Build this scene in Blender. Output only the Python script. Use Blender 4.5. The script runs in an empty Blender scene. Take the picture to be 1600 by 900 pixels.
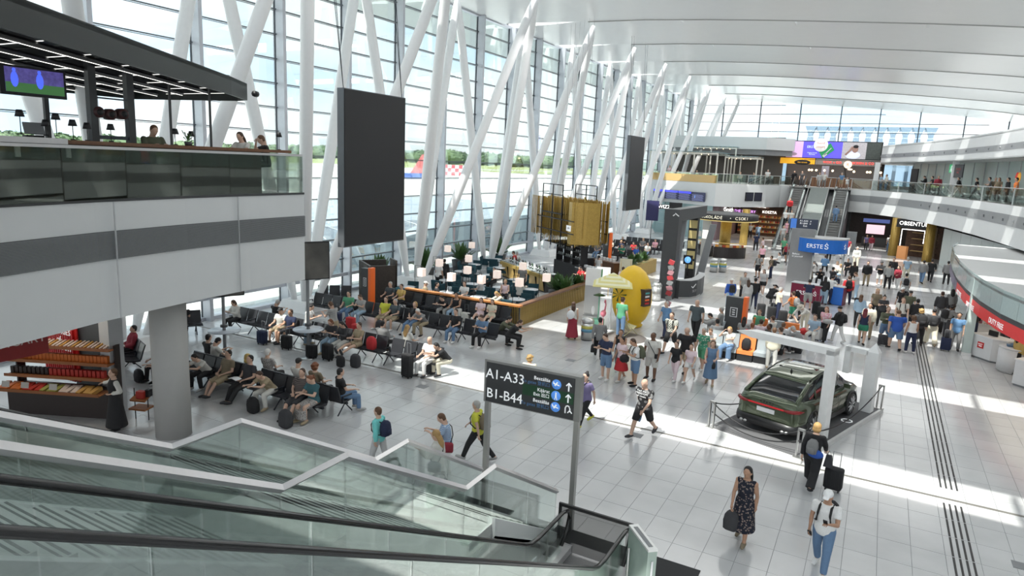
import bpy, bmesh, math, random
from mathutils import Vector, Matrix
random.seed(7)
S = bpy.context.scene
COL = S.collection
R = math.radians
# ---------------------------------------------------------------- camera
CAMH = 7.5
YAW, PIT, ROLL, FPX = R(28.35), R(10.59), R(-2.5), 1049.3
fwd = Vector((-math.sin(YAW)*math.cos(PIT), math.cos(YAW)*math.cos(PIT), -math.sin(PIT)))
rgt = Vector((math.cos(YAW), math.sin(YAW), 0))
dwn = fwd.cross(rgt)
rr = math.cos(ROLL)*rgt + math.sin(ROLL)*dwn
dd = -math.sin(ROLL)*rgt + math.cos(ROLL)*dwn
cam = bpy.data.objects.new('camera', bpy.data.cameras.new('camera'))
COL.objects.link(cam)
cam.data.sensor_width = 36; cam.data.lens = FPX/1600*36
cam.data.clip_start = .1; cam.data.clip_end = 6000
m = Matrix((( rr.x, -dd.x, -fwd.x, 0), (rr.y, -dd.y, -fwd.y, 0), (rr.z, -dd.z, -fwd.z, CAMH), (0, 0, 0, 1)))
cam.matrix_world = m
S.camera = cam
# ---------------------------------------------------------------- light and exposure
S.view_settings.view_transform = 'Standard'
S.view_settings.look = 'None'
S.view_settings.gamma = 1
S.view_settings.use_curve_mapping = False
S.view_settings.exposure = EXPOSURE = 0.50
W = bpy.data.worlds.new('sky'); S.world = W; W.use_nodes = True
nt = W.node_tree; nt.nodes.clear()
def nd(t, tree, **k):
    n = tree.nodes.new(t)
    for a, b in k.items(): setattr(n, a, b)
    return n
tc = nd('ShaderNodeTexCoord', nt); mp = nd('ShaderNodeMapping', nt); mp.inputs['Scale'].default_value = (1, 1, 2.6)
nz = nd('ShaderNodeTexNoise', nt); nz.inputs['Scale'].default_value = 2.6; nz.inputs['Detail'].default_value = 7; nz.inputs['Roughness'].default_value = .52
rp = nd('ShaderNodeValToRGB', nt)
rp.color_ramp.elements[0].position = .38; rp.color_ramp.elements[0].color = (.63, .81, .98, 1)
rp.color_ramp.elements[1].position = .52; rp.color_ramp.elements[1].color = (.97, .985, 1, 1)
bg = nd('ShaderNodeBackground', nt); bg.inputs['Strength'].default_value = 1.2
wo = nd('ShaderNodeOutputWorld', nt)
nt.links.new(tc.outputs['Generated'], mp.inputs[0]); nt.links.new(mp.outputs[0], nz.inputs['Vector'])
nt.links.new(nz.outputs['Fac'], rp.inputs[0]); nt.links.new(rp.outputs[0], bg.inputs[0]); nt.links.new(bg.outputs[0], wo.inputs[0])
sun = bpy.data.objects.new('sun', bpy.data.lights.new('sun', 'SUN')); COL.objects.link(sun)
sun.data.energy = 5.0; sun.data.angle = R(.6); sun.data.color = (1, .965, .90)
SD = Vector((.29*.5, .957*.5, -.866))
sun.rotation_euler = SD.to_track_quat('-Z', 'Y').to_euler()
# wide fill lights added under the roof to brighten the hall, no fixtures modelled
for yy, en in ((20, 260), (36, 650), (54, 950), (72, 950), (88, 420)):
    a = bpy.data.objects.new('hall_downlights', bpy.data.lights.new('hall_downlights', 'AREA')); COL.objects.link(a)
    a.data.shape = 'RECTANGLE'; a.data.size = 26; a.data.size_y = 3; a.data.energy = en; a.data.color = (1, .985, .96)
    a.location = (-6, yy, 14.9)
# ---------------------------------------------------------------- pixel -> point on a level
def G(px, py, z=0):
    d = ((px-800)/FPX)*rr + ((py-450)/FPX)*dd + fwd
    p = Vector((0, 0, CAMH)) + d*((z-CAMH)/d.z)
    return p
# ---------------------------------------------------------------- materials
MC = {}
def mat(name, col, rough=.5, metal=0, noise=.06, scale=6, emis=0, alpha=None, coat=0, bump=0):
    if name in MC: return MC[name]
    mt = bpy.data.materials.new(name); mt.use_nodes = True; t = mt.node_tree
    b = t.nodes['Principled BSDF']
    b.inputs['Roughness'].default_value = rough; b.inputs['Metallic'].default_value = metal
    if coat: b.inputs['Coat Weight'].default_value = coat; b.inputs['Coat Roughness'].default_value = .06
    c = nd('ShaderNodeTexCoord', t); n = nd('ShaderNodeTexNoise', t); n.inputs['Scale'].default_value = scale; n.inputs['Detail'].default_value = 3
    mx = nd('ShaderNodeMixRGB', t); mx.blend_type = 'MIX'
    lo = tuple(max(0, x*(1-noise)) for x in col); hi = tuple(min(1, x*(1+noise)+noise*.01) for x in col)
    mx.inputs[1].default_value = (*lo, 1); mx.inputs[2].default_value = (*hi, 1)
    t.links.new(c.outputs['Object'], n.inputs['Vector']); t.links.new(n.outputs['Fac'], mx.inputs[0]); t.links.new(mx.outputs[0], b.inputs['Base Color'])
    if bump:
        bp = nd('ShaderNodeBump', t); bp.inputs['Strength'].default_value = bump; bp.inputs['Distance'].default_value = .01
        t.links.new(n.outputs['Fac'], bp.inputs['Height']); t.links.new(bp.outputs[0], b.inputs['Normal'])
    if emis:
        t.links.new(mx.outputs[0], b.inputs['Emission Color']); b.inputs['Emission Strength'].default_value = emis
    MC[name] = mt; return mt
def glass(name, tint=(.93, .97, .96), refl=.10, rough=.02, frost=0, fk=.55):
    if name in MC: return MC[name]
    mt = bpy.data.materials.new(name); mt.use_nodes = True; t = mt.node_tree; t.nodes.clear()
    tr = nd('ShaderNodeBsdfTransparent', t); tr.inputs[0].default_value = (*tint, 1)
    gl = nd('ShaderNodeBsdfGlossy', t); gl.inputs['Roughness'].default_value = rough; gl.inputs[0].default_value = (.95, 1, .98, 1)
    lw = nd('ShaderNodeLayerWeight', t); lw.inputs[0].default_value = .35
    ml = nd('ShaderNodeMath', t, operation='MULTIPLY_ADD'); ml.inputs[1].default_value = fk; ml.inputs[2].default_value = refl*.5
    mx = nd('ShaderNodeMixShader', t); o = nd('ShaderNodeOutputMaterial', t)
    t.links.new(lw.outputs['Fresnel'], ml.inputs[0]); t.links.new(ml.outputs[0], mx.inputs[0])
    t.links.new(tr.outputs[0], mx.inputs[1]); t.links.new(gl.outputs[0], mx.inputs[2])
    src = mx
    if frost:
        df = nd('ShaderNodeBsdfDiffuse', t); df.inputs[0].default_value = (.55, .68, .62, 1)
        m2 = nd('ShaderNodeMixShader', t); m2.inputs[0].default_value = frost
        t.links.new(mx.outputs[0], m2.inputs[1]); t.links.new(df.outputs[0], m2.inputs[2]); src = m2
    t.links.new(src.outputs[0], o.inputs[0]); MC[name] = mt; return mt
def hsh(c): return 'c%02x%02x%02x' % tuple(int(max(0, min(1, x))*255) for x in c)
def cloth(c, rough=.85): return mat('cloth_'+hsh(c), c, rough, 0, .12, 40)
white = mat('white_paint', (.80, .81, .82), .45)
wall_m = mat('plaster_white', (.66, .675, .68), .55, noise=.025, scale=2)
ceil_m = mat('ceiling_gloss_white', (.88, .885, .885), .26, noise=.02, scale=1.5)
colm = mat('column_white', (.90, .905, .91), .35, noise=.03)
mull_m = mat('mullion_grey', (.58, .60, .65), .4, .3)
dark_m = mat('dark_frame', (.06, .07, .085), .4, .4)
steel = mat('brushed_steel', (.55, .55, .54), .3, .9, .08, 30)
alu = mat('anodised_aluminium', (.62, .61, .62), .35, .6, .05, 20)
black = mat('black_matte', (.012, .012, .014), .5)
rubber = mat('black_rubber', (.018, .018, .019), .22)
dgrey = mat('dark_grey', (.055, .058, .062), .45)
mgrey = mat('mid_grey', (.22, .23, .24), .5)
lgrey = mat('light_grey', (.55, .56, .57), .5)
louv = mat('louvre_grey', (.27, .28, .29), .5)
wood = mat('oiled_wood', (.17, .075, .035), .4, 0, .3, 14)
lwood = mat('pale_wood', (.62, .42, .17), .45, 0, .15, 10)
gold = mat('brass_gold', (.48, .32, .08), .38, .35, .3, 12)
orange = mat('orange_panel', (.95, .17, .03), .4)
red = mat('signal_red', (.55, .02, .02), .45)
fglass = glass('facade_glass', (.95, .985, .985), .05)
bglass = glass('balustrade_glass', (.95, .975, .965), .13)
kglass = glass('kiosk_glass', (.72, .84, .82), .14, frost=.25)
screen_off = mat('screen_black', (.016, .016, .018), .55, noise=.15, scale=60)
# ---------------------------------------------------------------- mesh builder
class MB:
    def __init__(s): s.v = []; s.f = []; s.m = []; s.sm = []
    def add(s, vs, fs, mi=0, smooth=False):
        o = len(s.v); s.v += [tuple(v) for v in vs]
        for f in fs: s.f.append([i+o for i in f]); s.m.append(mi); s.sm.append(smooth)
        return s
    def box(s, c, d, rz=0, mi=0, top=1.0, rx=0, ry=0):
        x, y, z = d[0]/2, d[1]/2, d[2]/2
        M = Matrix.Translation(c) @ Matrix.Rotation(rz, 4, 'Z') @ Matrix.Rotation(ry, 4, 'Y') @ Matrix.Rotation(rx, 4, 'X')
        vs = [M @ Vector((a*x*(top if e > 0 else 1), b*y*(top if e > 0 else 1), e*z)) for e in (-1, 1) for a, b in ((-1, -1), (1, -1), (1, 1), (-1, 1))]
        return s.add(vs, [(3, 2, 1, 0), (4, 5, 6, 7), (0, 1, 5, 4), (1, 2, 6, 5), (2, 3, 7, 6), (3, 0, 4, 7)], mi)
    def b2(s, x0, x1, y0, y1, z0, z1, mi=0): return s.box(((x0+x1)/2, (y0+y1)/2, (z0+z1)/2), (abs(x1-x0), abs(y1-y0), abs(z1-z0)), mi=mi)
    def loft(s, rings, cap=True, mi=0, smooth=True, closed=True):
        n = len(rings[0]); vs = [p for r in rings for p in r]; fs = []
        for i in range(len(rings)-1):
            for j in range(n if closed else n-1):
                k = (j+1) % n; fs.append((i*n+j, i*n+k, (i+1)*n+k, (i+1)*n+j))
        if cap and closed: fs.append(tuple(range(n-1, -1, -1))); fs.append(tuple((len(rings)-1)*n+j for j in range(n)))
        return s.add(vs, fs, mi, smooth)
    def tube(s, pts, r, n=8, mi=0, flat=1.0, up=None, smooth=True):
        pts = [Vector(p) for p in pts]; rs = r if isinstance(r, (list, tuple)) else [r]*len(pts); rings = []
        for i, p in enumerate(pts):
            d = (pts[min(i+1, len(pts)-1)]-pts[max(i-1, 0)]).normalized()
            u = Vector(up) if up else (Vector((0, 0, 1)) if abs(d.z) < .9 else Vector((0, 1, 0)))
            a = d.cross(u).normalized(); b = a.cross(d).normalized()
            rings.append([p + a*math.cos(2*math.pi*k/n)*rs[i] + b*math.sin(2*math.pi*k/n)*rs[i]*flat for k in range(n)])
        return s.loft(rings, mi=mi, smooth=smooth)
    def cyl(s, c, r, h, n=20, mi=0, r2=None, smooth=True):
        c = Vector(c); r2 = r if r2 is None else r2
        return s.loft([[c+Vector((q*math.cos(2*math.pi*k/n), q*math.sin(2*math.pi*k/n), z)) for k in range(n)] for z, q in ((0, r), (h, r2))], mi=mi, smooth=smooth)
    def lathe(s, c, prof, n=20, mi=0):
        c = Vector(c)
        return s.loft([[c+Vector((max(q, 1e-4)*math.cos(2*math.pi*k/n), max(q, 1e-4)*math.sin(2*math.pi*k/n), z)) for k in range(n)] for q, z in prof], mi=mi)
    def prism(s, poly, z0, z1, mi=0):
        n = len(poly); vs = [(p[0], p[1], z0) for p in poly]+[(p[0], p[1], z1) for p in poly]
        fs = [tuple(range(n-1, -1, -1)), tuple(range(n, 2*n))]+[(i, (i+1) % n, n+(i+1) % n, n+i) for i in range(n)]
        return s.add(vs, fs, mi)
    def strip(s, pts, z0, z1, th=.05, mi=0, smooth=False):
        "wall following a plan polyline, thickness th to the left of travel"
        pts = [Vector((p[0], p[1], 0)) for p in pts]; L = []
        for i, p in enumerate(pts):
            d = (pts[min(i+1, len(pts)-1)]-pts[max(i-1, 0)]).normalized(); L.append(p+Vector((-d.y, d.x, 0))*th)
        Z0 = z0 if isinstance(z0, (list, tuple)) else [z0]*len(pts); Z1 = z1 if isinstance(z1, (list, tuple)) else [z1]*len(pts)
        rings = [[(a.x, a.y, u), (b.x, b.y, u), (b.x, b.y, w), (a.x, a.y, w)] for a, b, u, w in zip(pts, L, Z0, Z1)]
        return s.loft(rings, mi=mi, smooth=smooth)
    def sph(s, c, r, n=12, k=8, mi=0):
        c = Vector(c); r = r if isinstance(r, (tuple, list)) else (r, r, r)
        return s.loft([[c+Vector((r[0]*math.sin(t)*math.cos(2*math.pi*j/n), r[1]*math.sin(t)*math.sin(2*math.pi*j/n), -r[2]*math.cos(t))) for j in range(n)] for t in [max(.02, min(math.pi-.02, math.pi*i/k)) for i in range(k+1)]], mi=mi)
    def mesh(s, name, mats):
        me = bpy.data.meshes.new(name); me.from_pydata(s.v, [], s.f)
        for q in (mats if isinstance(mats, (list, tuple)) else [mats]): me.materials.append(q)
        me.polygons.foreach_set('material_index', s.m); me.polygons.foreach_set('use_smooth', s.sm); me.update(); return me
    def build(s, name, mats, parent=None, loc=None, rz=0):
        return link(name, s.mesh(name, mats), parent, loc, rz)
def link(name, me, parent=None, loc=None, rz=0):
    o = bpy.data.objects.new(name, me); COL.objects.link(o)
    if parent: o.parent = parent
    if loc is not None: o.location = loc
    if rz: o.rotation_euler = (0, 0, rz)
    return o
def empty(name, loc=(0, 0, 0), rz=0):
    o = bpy.data.objects.new(name, None); COL.objects.link(o); o.location = loc; o.rotation_euler = (0, 0, rz); o.empty_display_size = .2; return o
def tag(o, label, cat, group=None):
    o['label'] = label; o['category'] = cat
    if group: o['group'] = group
    return o
def thing(name, label, cat, loc=(0, 0, 0), rz=0, group=None): return tag(empty(name, loc, rz), label, cat, group)
def struct(o): o['kind'] = 'structure'; return o
def stuff(o): o['kind'] = 'stuff'; return o
def dup(root, loc, rz=0, label=None, group=None, parent=None):
    r = root.copy(); COL.objects.link(r); r.location = loc; r.rotation_euler = (0, 0, rz)
    if parent: r.parent = parent
    if label: r['label'] = label
    if group: r['group'] = group
    for ch in list(root.children):
        c = ch.copy(); COL.objects.link(c); c.parent = r
        for g in list(ch.children):
            d = g.copy(); COL.objects.link(d); d.parent = c
    return r
FM = {}
def text(name, body, size, mt, parent, loc, rot=(R(90), 0, 0), ext=.004, align='CENTER', sx=1.0, label=None):
    "raised lettering as a mesh; faces local -Y by default"
    cu = bpy.data.curves.new(name, 'FONT'); cu.body = body; cu.size = size; cu.extrude = ext; cu.align_x = align; cu.align_y = 'CENTER'; cu.resolution_u = 2
    t = bpy.data.objects.new(name, cu); TS.collection.objects.link(t); TS.view_layers[0].update()
    me = bpy.data.meshes.new_from_object(t.evaluated_get(TS.view_layers[0].depsgraph)); bpy.data.objects.remove(t)
    me.materials.clear(); me.materials.append(mt)
    o = link(name, me, parent, loc); o.rotation_euler = rot; o.scale = (sx, 1, 1)
    if label: o['label'] = label
    return o
TS = bpy.data.scenes.new('workbench')   # scratch scene for evaluating text and modifiers, removed at the end

# ================================================================ SETTING
# ---- floor: grout bed, tiles near the camera one by one, the rest joined, far part textured
TW, TL, TX0, TY0 = .615, .885, .185, 14.49
def floor_mat(name, far=False):
    mt = bpy.data.materials.new(name); mt.use_nodes = True; t = mt.node_tree; b = t.nodes['Principled BSDF']
    b.inputs['Specular IOR Level'].default_value = .85
    c = nd('ShaderNodeNewGeometry', t); oi = nd('ShaderNodeObjectInfo', t)
    n = nd('ShaderNodeTexNoise', t); n.inputs['Scale'].default_value = .7; n.inputs['Detail'].default_value = 5
    t.links.new(c.outputs['Position'], n.inputs['Vector'])
    ad = nd('ShaderNodeMath', t, operation='ADD'); t.links.new(c.outputs['Random Per Island'], ad.inputs[0]); t.links.new(oi.outputs['Random'], ad.inputs[1])
    fr = nd('ShaderNodeMath', t, operation='FRACT'); t.links.new(ad.outputs[0], fr.inputs[0])
    r1 = nd('ShaderNodeMixRGB', t); r1.inputs[1].default_value = (.62, .625, .635, 1); r1.inputs[2].default_value = (.66, .665, .67, 1); t.links.new(fr.outputs[0], r1.inputs[0])
    r2 = nd('ShaderNodeMixRGB', t); r2.blend_type = 'MULTIPLY'; r2.inputs[0].default_value = .35; t.links.new(r1.outputs[0], r2.inputs[1]); t.links.new(n.outputs['Fac'], r2.inputs[2])
    last = r2
    if far:
        br = nd('ShaderNodeTexBrick', t); br.offset = 0; br.inputs['Scale'].default_value = 1; br.inputs['Brick Width'].default_value = TW; br.inputs['Row Height'].default_value = TL
        br.inputs['Mortar Size'].default_value = .006; br.inputs['Color1'].default_value = (1, 1, 1, 1); br.inputs['Color2'].default_value = (.97, .97, .97, 1); br.inputs['Mortar'].default_value = (.55, .55, .55, 1)
        t.links.new(c.outputs['Position'], br.inputs['Vector'])
        r3 = nd('ShaderNodeMixRGB', t); r3.blend_type = 'MULTIPLY'; r3.inputs[0].default_value = 1; t.links.new(r2.outputs[0], r3.inputs[1]); t.links.new(br.outputs['Color'], r3.inputs[2]); last = r3
    t.links.new(last.outputs[0], b.inputs['Base Color'])
    mr = nd('ShaderNodeMapRange', t); mr.inputs['To Min'].default_value = .10; mr.inputs['To Max'].default_value = .24; t.links.new(n.outputs['Fac'], mr.inputs[0]); t.links.new(mr.outputs[0], b.inputs['Roughness'])
    return mt
tile_m = floor_mat('stone_tile'); far_m = floor_mat('stone_tile_distance', True)
grout = mat('grout', (.26, .265, .27), .8)
joint_m = mat('joint_grey', (.15, .145, .13), .6)
fl = struct(MB().b2(-26.2, 16, -14, 100, -.3, -.008).build('floor', grout))
tm = MB(); w, l = TW/2-.0035, TL/2-.0035; h = .008
tm.add([(-w, -l, -h), (w, -l, -h), (w, l, -h), (-w, l, -h), (-w+.001, -l+.001, 0), (w-.001, -l+.001, 0), (w-.001, l-.001, 0), (-w+.001, l-.001, 0)], [(4, 5, 6, 7), (0, 1, 5, 4), (1, 2, 6, 5), (2, 3, 7, 6), (3, 0, 4, 7)])
tile_me = tm.mesh('floor_tile', tile_m)
def clear(x, y):   # where other floor finishes lie
    if abs(y-18.3) < .5 and False: return True
    return False
cells = []; rest = MB()
for i in range(-44, 27):
    for j in range(-16, 37):
        x = TX0+TW*(i+.5); y = TY0+TL*(j+.5)
        q = Vector((x, y, -CAMH)); d = q.dot(fwd)
        if d <= 1: vis = False; px = py = 0
        else:
            px = 800+FPX*q.dot(rr)/d; py = 450+FPX*q.dot(dd)/d; vis = -20 < px < 1620 and py < 925
        cells.append((0 if vis and py > 520 and (px > 480 or py < 640) else 1, -py, x, y))
cells.sort()
for k, (a, b_, x, y) in enumerate(cells):
    if k < 300 and a == 0: link('floor_tile', tile_me, fl, (x, y, 0))
    else: rest.add([(x+v[0], y+v[1], v[2]) for v in tm.v], tm.f)
o = stuff(rest.build('floor_tile_field', tile_m, fl))
ff = MB().b2(-26.2, 16, TY0+TL*37, 100, -.008, 0).build('floor_far', far_m, fl)
MB().b2(-26, 16, 18.24, 18.34, 0, .004).b2(-26, 16, 53.0, 53.15, 0, .004).build('expansion_joint', joint_m, fl)
# tactile guide strips: four ribs, broken into short bars
bar = MB().box((0, 0, .003), (.042, .84, .006)).mesh('guide_bar', mat('guide_black', (.03, .03, .03), .6))
bk = 0; farb = MB()
for j in range(-3, 41):
    y0 = TY0+TL*j+.44
    for s_ in range(4):
        x = 2.17+s_*.115
        if abs(y0-18.3) < .5: continue
        if bk < 300: link('guide_bar', bar, fl, (x, y0, 0)); bk += 1
mat_m = mat('entrance_mat', (.035, .036, .038), .9, 0, .3, 90)
for n_, (x0, x1, y0, y1) in enumerate([(-5.15, -2.15, 11.0, 12.0), (-6.75, -4.9, 10.6, 11.4), (-9.3, -7.0, 11.3, 12.35)]):
    pass
# ---- roof: one underside surface per bay, open skylight slots between bays
prof = [(-26.2, 17.30), (-24, 17.26), (-22, 17.2), (-19, 17.1), (-15, 17.0), (-11, 16.78), (-8, 16.58), (-5, 16.36), (-2, 16.12), (1, 15.88), (4, 15.60), (7, 15.3), (10, 14.95), (13, 14.5), (16, 14.1)]
YN = [19.05+8.95*k for k in range(-4, 9)]
roof = struct(empty('ceiling'))
def bay(y0, y1):
    mb = MB(); rows = []
    n = 8; L = y1-y0
    for q in range(n+1):
        t = q/n; y = y0+L*t; row = []
        for (x, z) in prof:
            rise = (.52 if x > -19.5 else .24)*(1-t)+.06*math.sin(math.pi*t)
            fold = 0
            if x < -19: fold = -.75*min(1, (-19-x)/5)*0
            edge = max(0, min(1, (x+26.2)/3.5))
            row.append((x, y, z+rise*edge + .0))
        rows.append(row)
    vs = [p for r_ in rows for p in r_]; m_ = len(prof)
    fs = [(i*m_+j, (i+1)*m_+j, (i+1)*m_+j+1, i*m_+j+1) for i in range(n) for j in range(m_-1)]
    mb.add(vs, fs, 0, True)
    top = [(p[0], p[1], p[2]+.55) for p in vs]
    mb.add(top, [tuple(reversed(f)) for f in fs], 0, True)
    o1 = len(vs)
    # lips at both ends
    for i in (0, n):
        a = [vs[i*m_+j] for j in range(m_)]; b_ = [top[i*m_+j] for j in range(m_)]
        mb.add(a+b_, [(j, j+1, m_+j+1, m_+j) for j in range(m_-1)], 0, True)
    return mb
SL = 1.75
for k in range(len(YN)-1):
    y0, y1 = YN[k]+.25, YN[k+1]-SL+.25
    bay(y0, y1).build('ceiling_panel', ceil_m, roof); eg = MB()
    for (xa, za), (xb, zb) in zip(prof[3:-1], prof[4:]): eg.add([(xa, y1, za-.06), (xb, y1, zb-.06), (xb, y1, zb+.05), (xa, y1, za+.05), (xa, y1+.05, za-.06), (xb, y1+.05, zb-.06), (xb, y1+.05, zb+.05), (xa, y1+.05, za+.05)], [(0, 1, 2, 3), (7, 6, 5, 4), (0, 4, 5, 1)])
    eg.build('panel_edge', mat('edge_grey', (.42, .42, .41), .6), roof)
    # glazed slot above the gap, with white fins across it
    gm = MB(); 
    ga = MB()
    for (xa, za), (xb, zb) in zip(prof[:-1], prof[1:]):
        ga.add([(xa, y1, za+.95), (xb, y1, zb+.95), (xb, YN[k+1]+.25, zb+.95), (xa, YN[k+1]+.25, za+.95)], [(0, 1, 2, 3)])
    ga.build('skylight', fglass, roof)
    for x in (-24.6, -22.2, -19.6, -13, -6, 1, 8):
        z = 17.3 if x < -20 else 17.1-(x+19)*.075
        gm.b2(x-.06, x+.06, y1, YN[k+1]+.25, z+.35, z+.75)
    gm.build('slot_fin', ceil_m, roof)
bay(YN[-1]+.25, 99.8).build('ceiling_panel', ceil_m, roof)
# eaves outside the glass
MB().add([(-26.2, -20, 17.55), (-30.2, -20, 16.35), (-30.2, 103, 16.35), (-26.2, 103, 17.55), (-26.2, -20, 17.9), (-30.4, -20, 16.75), (-30.4, 103, 16.75), (-26.2, 103, 17.9)],
         [(0, 1, 2, 3), (7, 6, 5, 4), (1, 5, 6, 2), (0, 4, 5, 1), (3, 2, 6, 7)]).build('eaves_soffit', mat('eaves_white', (.72, .72, .70), .7), roof)
# ---- glazed facade on the airfield side
fac = struct(empty('window_1'))
GY = [14.7+4.455*k for k in range(-5, 20)]; TZ = [.75]+[1.86+1.105*k for k in range(0, 14)]
FX = -25.9
pane_w = 4.455-.09
pm = {}
def pane_mesh(h_):
    k = round(h_, 2)
    if k not in pm: pm[k] = MB().box((0, 0, h_/2), (.02, pane_w, h_)).mesh('pane', fglass)
    return pm[k]
levels = [.12]+TZ[1:]+[17.3]
for y in GY[:-1]:
    for a, b_ in zip(levels[:-1], levels[1:]):
        link('pane', pane_mesh(b_-a-.03), fac, (FX, y+4.455/2, a+.015))
mul = MB().b2(FX+.06, FX+.56, -.09, .09, 0, 17.3).b2(FX-.03, FX+.06, -.11, .11, 0, 17.3, 1).mesh('mullion', [mull_m, dark_m])
for y in GY: link('mullion', mul, fac, (0, y, 0))
for z in levels[1:-1]: MB().b2(FX+.02, FX+.14, GY[0], GY[-1], z-.022, z+.022).b2(FX+.02, FX+.06, GY[0], GY[-1], z-.07, z-.045).build('transom', mat('transom_grey', (.16, .18, .2), .4, .4), fac)
MB().b2(FX-.1, FX+.2, GY[0], GY[-1], 17.22, 17.4).b2(FX-.1, FX+.25, GY[0], GY[-1], 0, .14).b2(FX+.3, FX+.4, GY[0], GY[-1], .95, 1.12).build('rail', mull_m, fac)
# ---- end wall glass and block under it
ew = struct(empty('window_2')); EY = 99.4
xs = [-25.9, -21.1, -16.15, -11.05, -6.1, -1.58, 2.83, 7.55, 11.93, 16]
def zt(x):
    for (a, za), (b_, zb) in zip(prof[:-1], prof[1:]):
        if a <= x <= b_: return za+(zb-za)*(x-a)/(b_-a)
    return prof[-1][1]
for a, b_ in zip(xs[:-1], xs[1:]):
    for z0, z1 in ((6.5, 11), (11, 13.15), (13.15, 14.3), (14.3, 15.45), (15.45, 16.6), (16.6, 17.3)):
        t0, t1 = min(z1, zt(a)+.1), min(z1, zt(b_)+.1)
        if t0 <= z0+.05: continue
        MB().add([(a+.03, EY, z0+.02), (b_-.03, EY, z0+.02), (b_-.03, EY, max(z0+.03, t1)-.02), (a+.03, EY, t0-.02), (a+.03, EY+.02, z0+.02), (b_-.03, EY+.02, z0+.02), (b_-.03, EY+.02, max(z0+.03, t1)-.02), (a+.03, EY+.02, t0-.02)], [(0, 1, 2, 3), (7, 6, 5, 4), (0, 3, 7, 4), (1, 5, 6, 2)]).build('pane', fglass, ew)
for x in xs: MB().b2(x-.06, x+.06, EY-.15, EY+.1, 6, zt(x)+.1).build('mullion', dark_m, ew)
for z in (11, 13.15, 14.3, 15.45, 16.6): MB().b2(-25.9, 16 if z < 14 else (10 if z < 15 else (-1 if z < 16 else -13)), EY-.1, EY+.05, z-.035, z+.035).build('transom', dark_m, ew)
struct(MB().b2(-26.4, 16, 99.3, 99.8, 0, 6.6).build('wall_end', wall_m))
struct(MB().b2(15.7, 16.1, -14, 100, 0, 14.3).build('wall_right', wall_m))
# ---- raking columns
def tilt(p0, p1, r0=.275, r1=.255):
    p0, p1 = Vector(p0), Vector(p1); q = [0, .035, .12, .5, .9, .97, 1]; rs = [.13, .18, r0, r0, r1, .2, .13]
    return [p0.lerp(p1, t) for t in q], rs
BX, IX, IZ, OX, OZ = -24.2, -19.2, 17.1, -24.7, 17.35
nth = ['left end, mostly behind the bar canopy', 'second from the left']
bases = [5.75+8.925*k for k in range(0, 11)]
cg = 'raking white columns along the glass facade'
for k, by in enumerate(bases):
    nb = struct(thing('column_cluster', '', 'column', (BX, by, 0)))
    for a in ('label', 'category'): del nb[a]
    MB().box((0, 0, .25), (1.9, 2.0, .5), top=.8).build('pedestal', colm, nb)
    for (tx, tz_, dx) in ((IX, IZ, .35), (OX, OZ, -.3)):
        for sy in (-1, 1):
            ty = by+sy*4.4625
            pts, rs = tilt((dx, sy*.45, .45), (tx-BX, sy*4.4625, tz_))
            MB().tube(pts, rs, 16).build('column', colm, nb)
# ================================================================ AIRFIELD OUTSIDE
apron_m = mat('apron_concrete', (.80, .79, .77), .8, noise=.08, scale=.02)
grass_m = mat('airfield_grass', (.36, .40, .17), .95, noise=.25, scale=.01)
struct(MB().b2(-235, -26.3, -150, 400, -.6, -.05).build('ground_apron', apron_m))
struct(MB().b2(-1600, -234, -1600, 2600, -.7, -.1).build('ground_grass', grass_m))
struct(MB().b2(-400, 60, 100, 420, -.62, -.07).build('ground_forecourt', apron_m))
struct(MB().b2(-330, -300, -1600, 2600, -.12, -.06).build('ground_runway', mat('runway_grey', (.5, .5, .5), .9)))
def canopy_leaves(mb, c, r, n, rnd, ls=.8):
    for _ in range(n):
        u = rnd.uniform(0, 2*math.pi); w_ = rnd.uniform(-.4, 1); q = math.sqrt(max(0, 1-w_*w_)); f = rnd.uniform(.75, 1.05)
        p = Vector((c[0]+r[0]*f*q*math.cos(u), c[1]+r[1]*f*q*math.sin(u), c[2]+r[2]*f*w_)); s_ = ls*rnd.uniform(.6, 1.4)
        a = Vector((rnd.uniform(-1, 1), rnd.uniform(-1, 1), rnd.uniform(-1, 1))).normalized(); b_ = a.orthogonal().normalized()
        mb.add([p-a*s_, p+b_*s_*.7, p+a*s_, p-b_*s_*.7], [(0, 1, 2, 3)])
rnd = random.Random(3)
leafd = [mat('foliage_far_a', (.13, .20, .10), .95, noise=.3, scale=.2), mat('foliage_far_b', (.17, .24, .12), .95, noise=.3, scale=.2)]
tree_protos = []
for q in range(4):
    mb = MB(); mb.sph((0, 0, 10), (9+q, 9+q, 8+q), 10, 7); canopy_leaves(mb, (0, 0, 10), (10+q, 10+q, 9+q), 160, rnd, 1.7)
    tree_protos.append((mb.mesh('crown', leafd[q % 2]), MB().cyl((0, 0, 0), .6, 5, 6).mesh('trunk', wood)))
k = 0
for i in range(110):
    ang = R(24+i*.68); Rr = 1150+rnd.uniform(-60, 60); x, y = -Rr*math.sin(ang), Rr*math.cos(ang)
    a, b_ = tree_protos[i % 4]
    t = empty('tree', (x, y, 0), rnd.uniform(0, 6)); s_ = rnd.uniform(.75, 1.15); t.scale = (1.7*s_, 1.7*s_, s_)
    tag(t, 'distant round green tree in the belt along the far edge of the airfield', 'tree', 'trees beyond the runway')
    link('crown', a, t); link('trunk', b_, t)
struct(MB().strip([(-1500*math.sin(R(q)), 1500*math.cos(R(q))) for q in range(15, 100, 3)], -1, [16+6*math.sin(q*.21)+3*math.sin(q*.9) for q in range(29)], 20).build('hill_ridge', mat('distant_hill', (.38, .47, .50), 1)))
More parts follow.
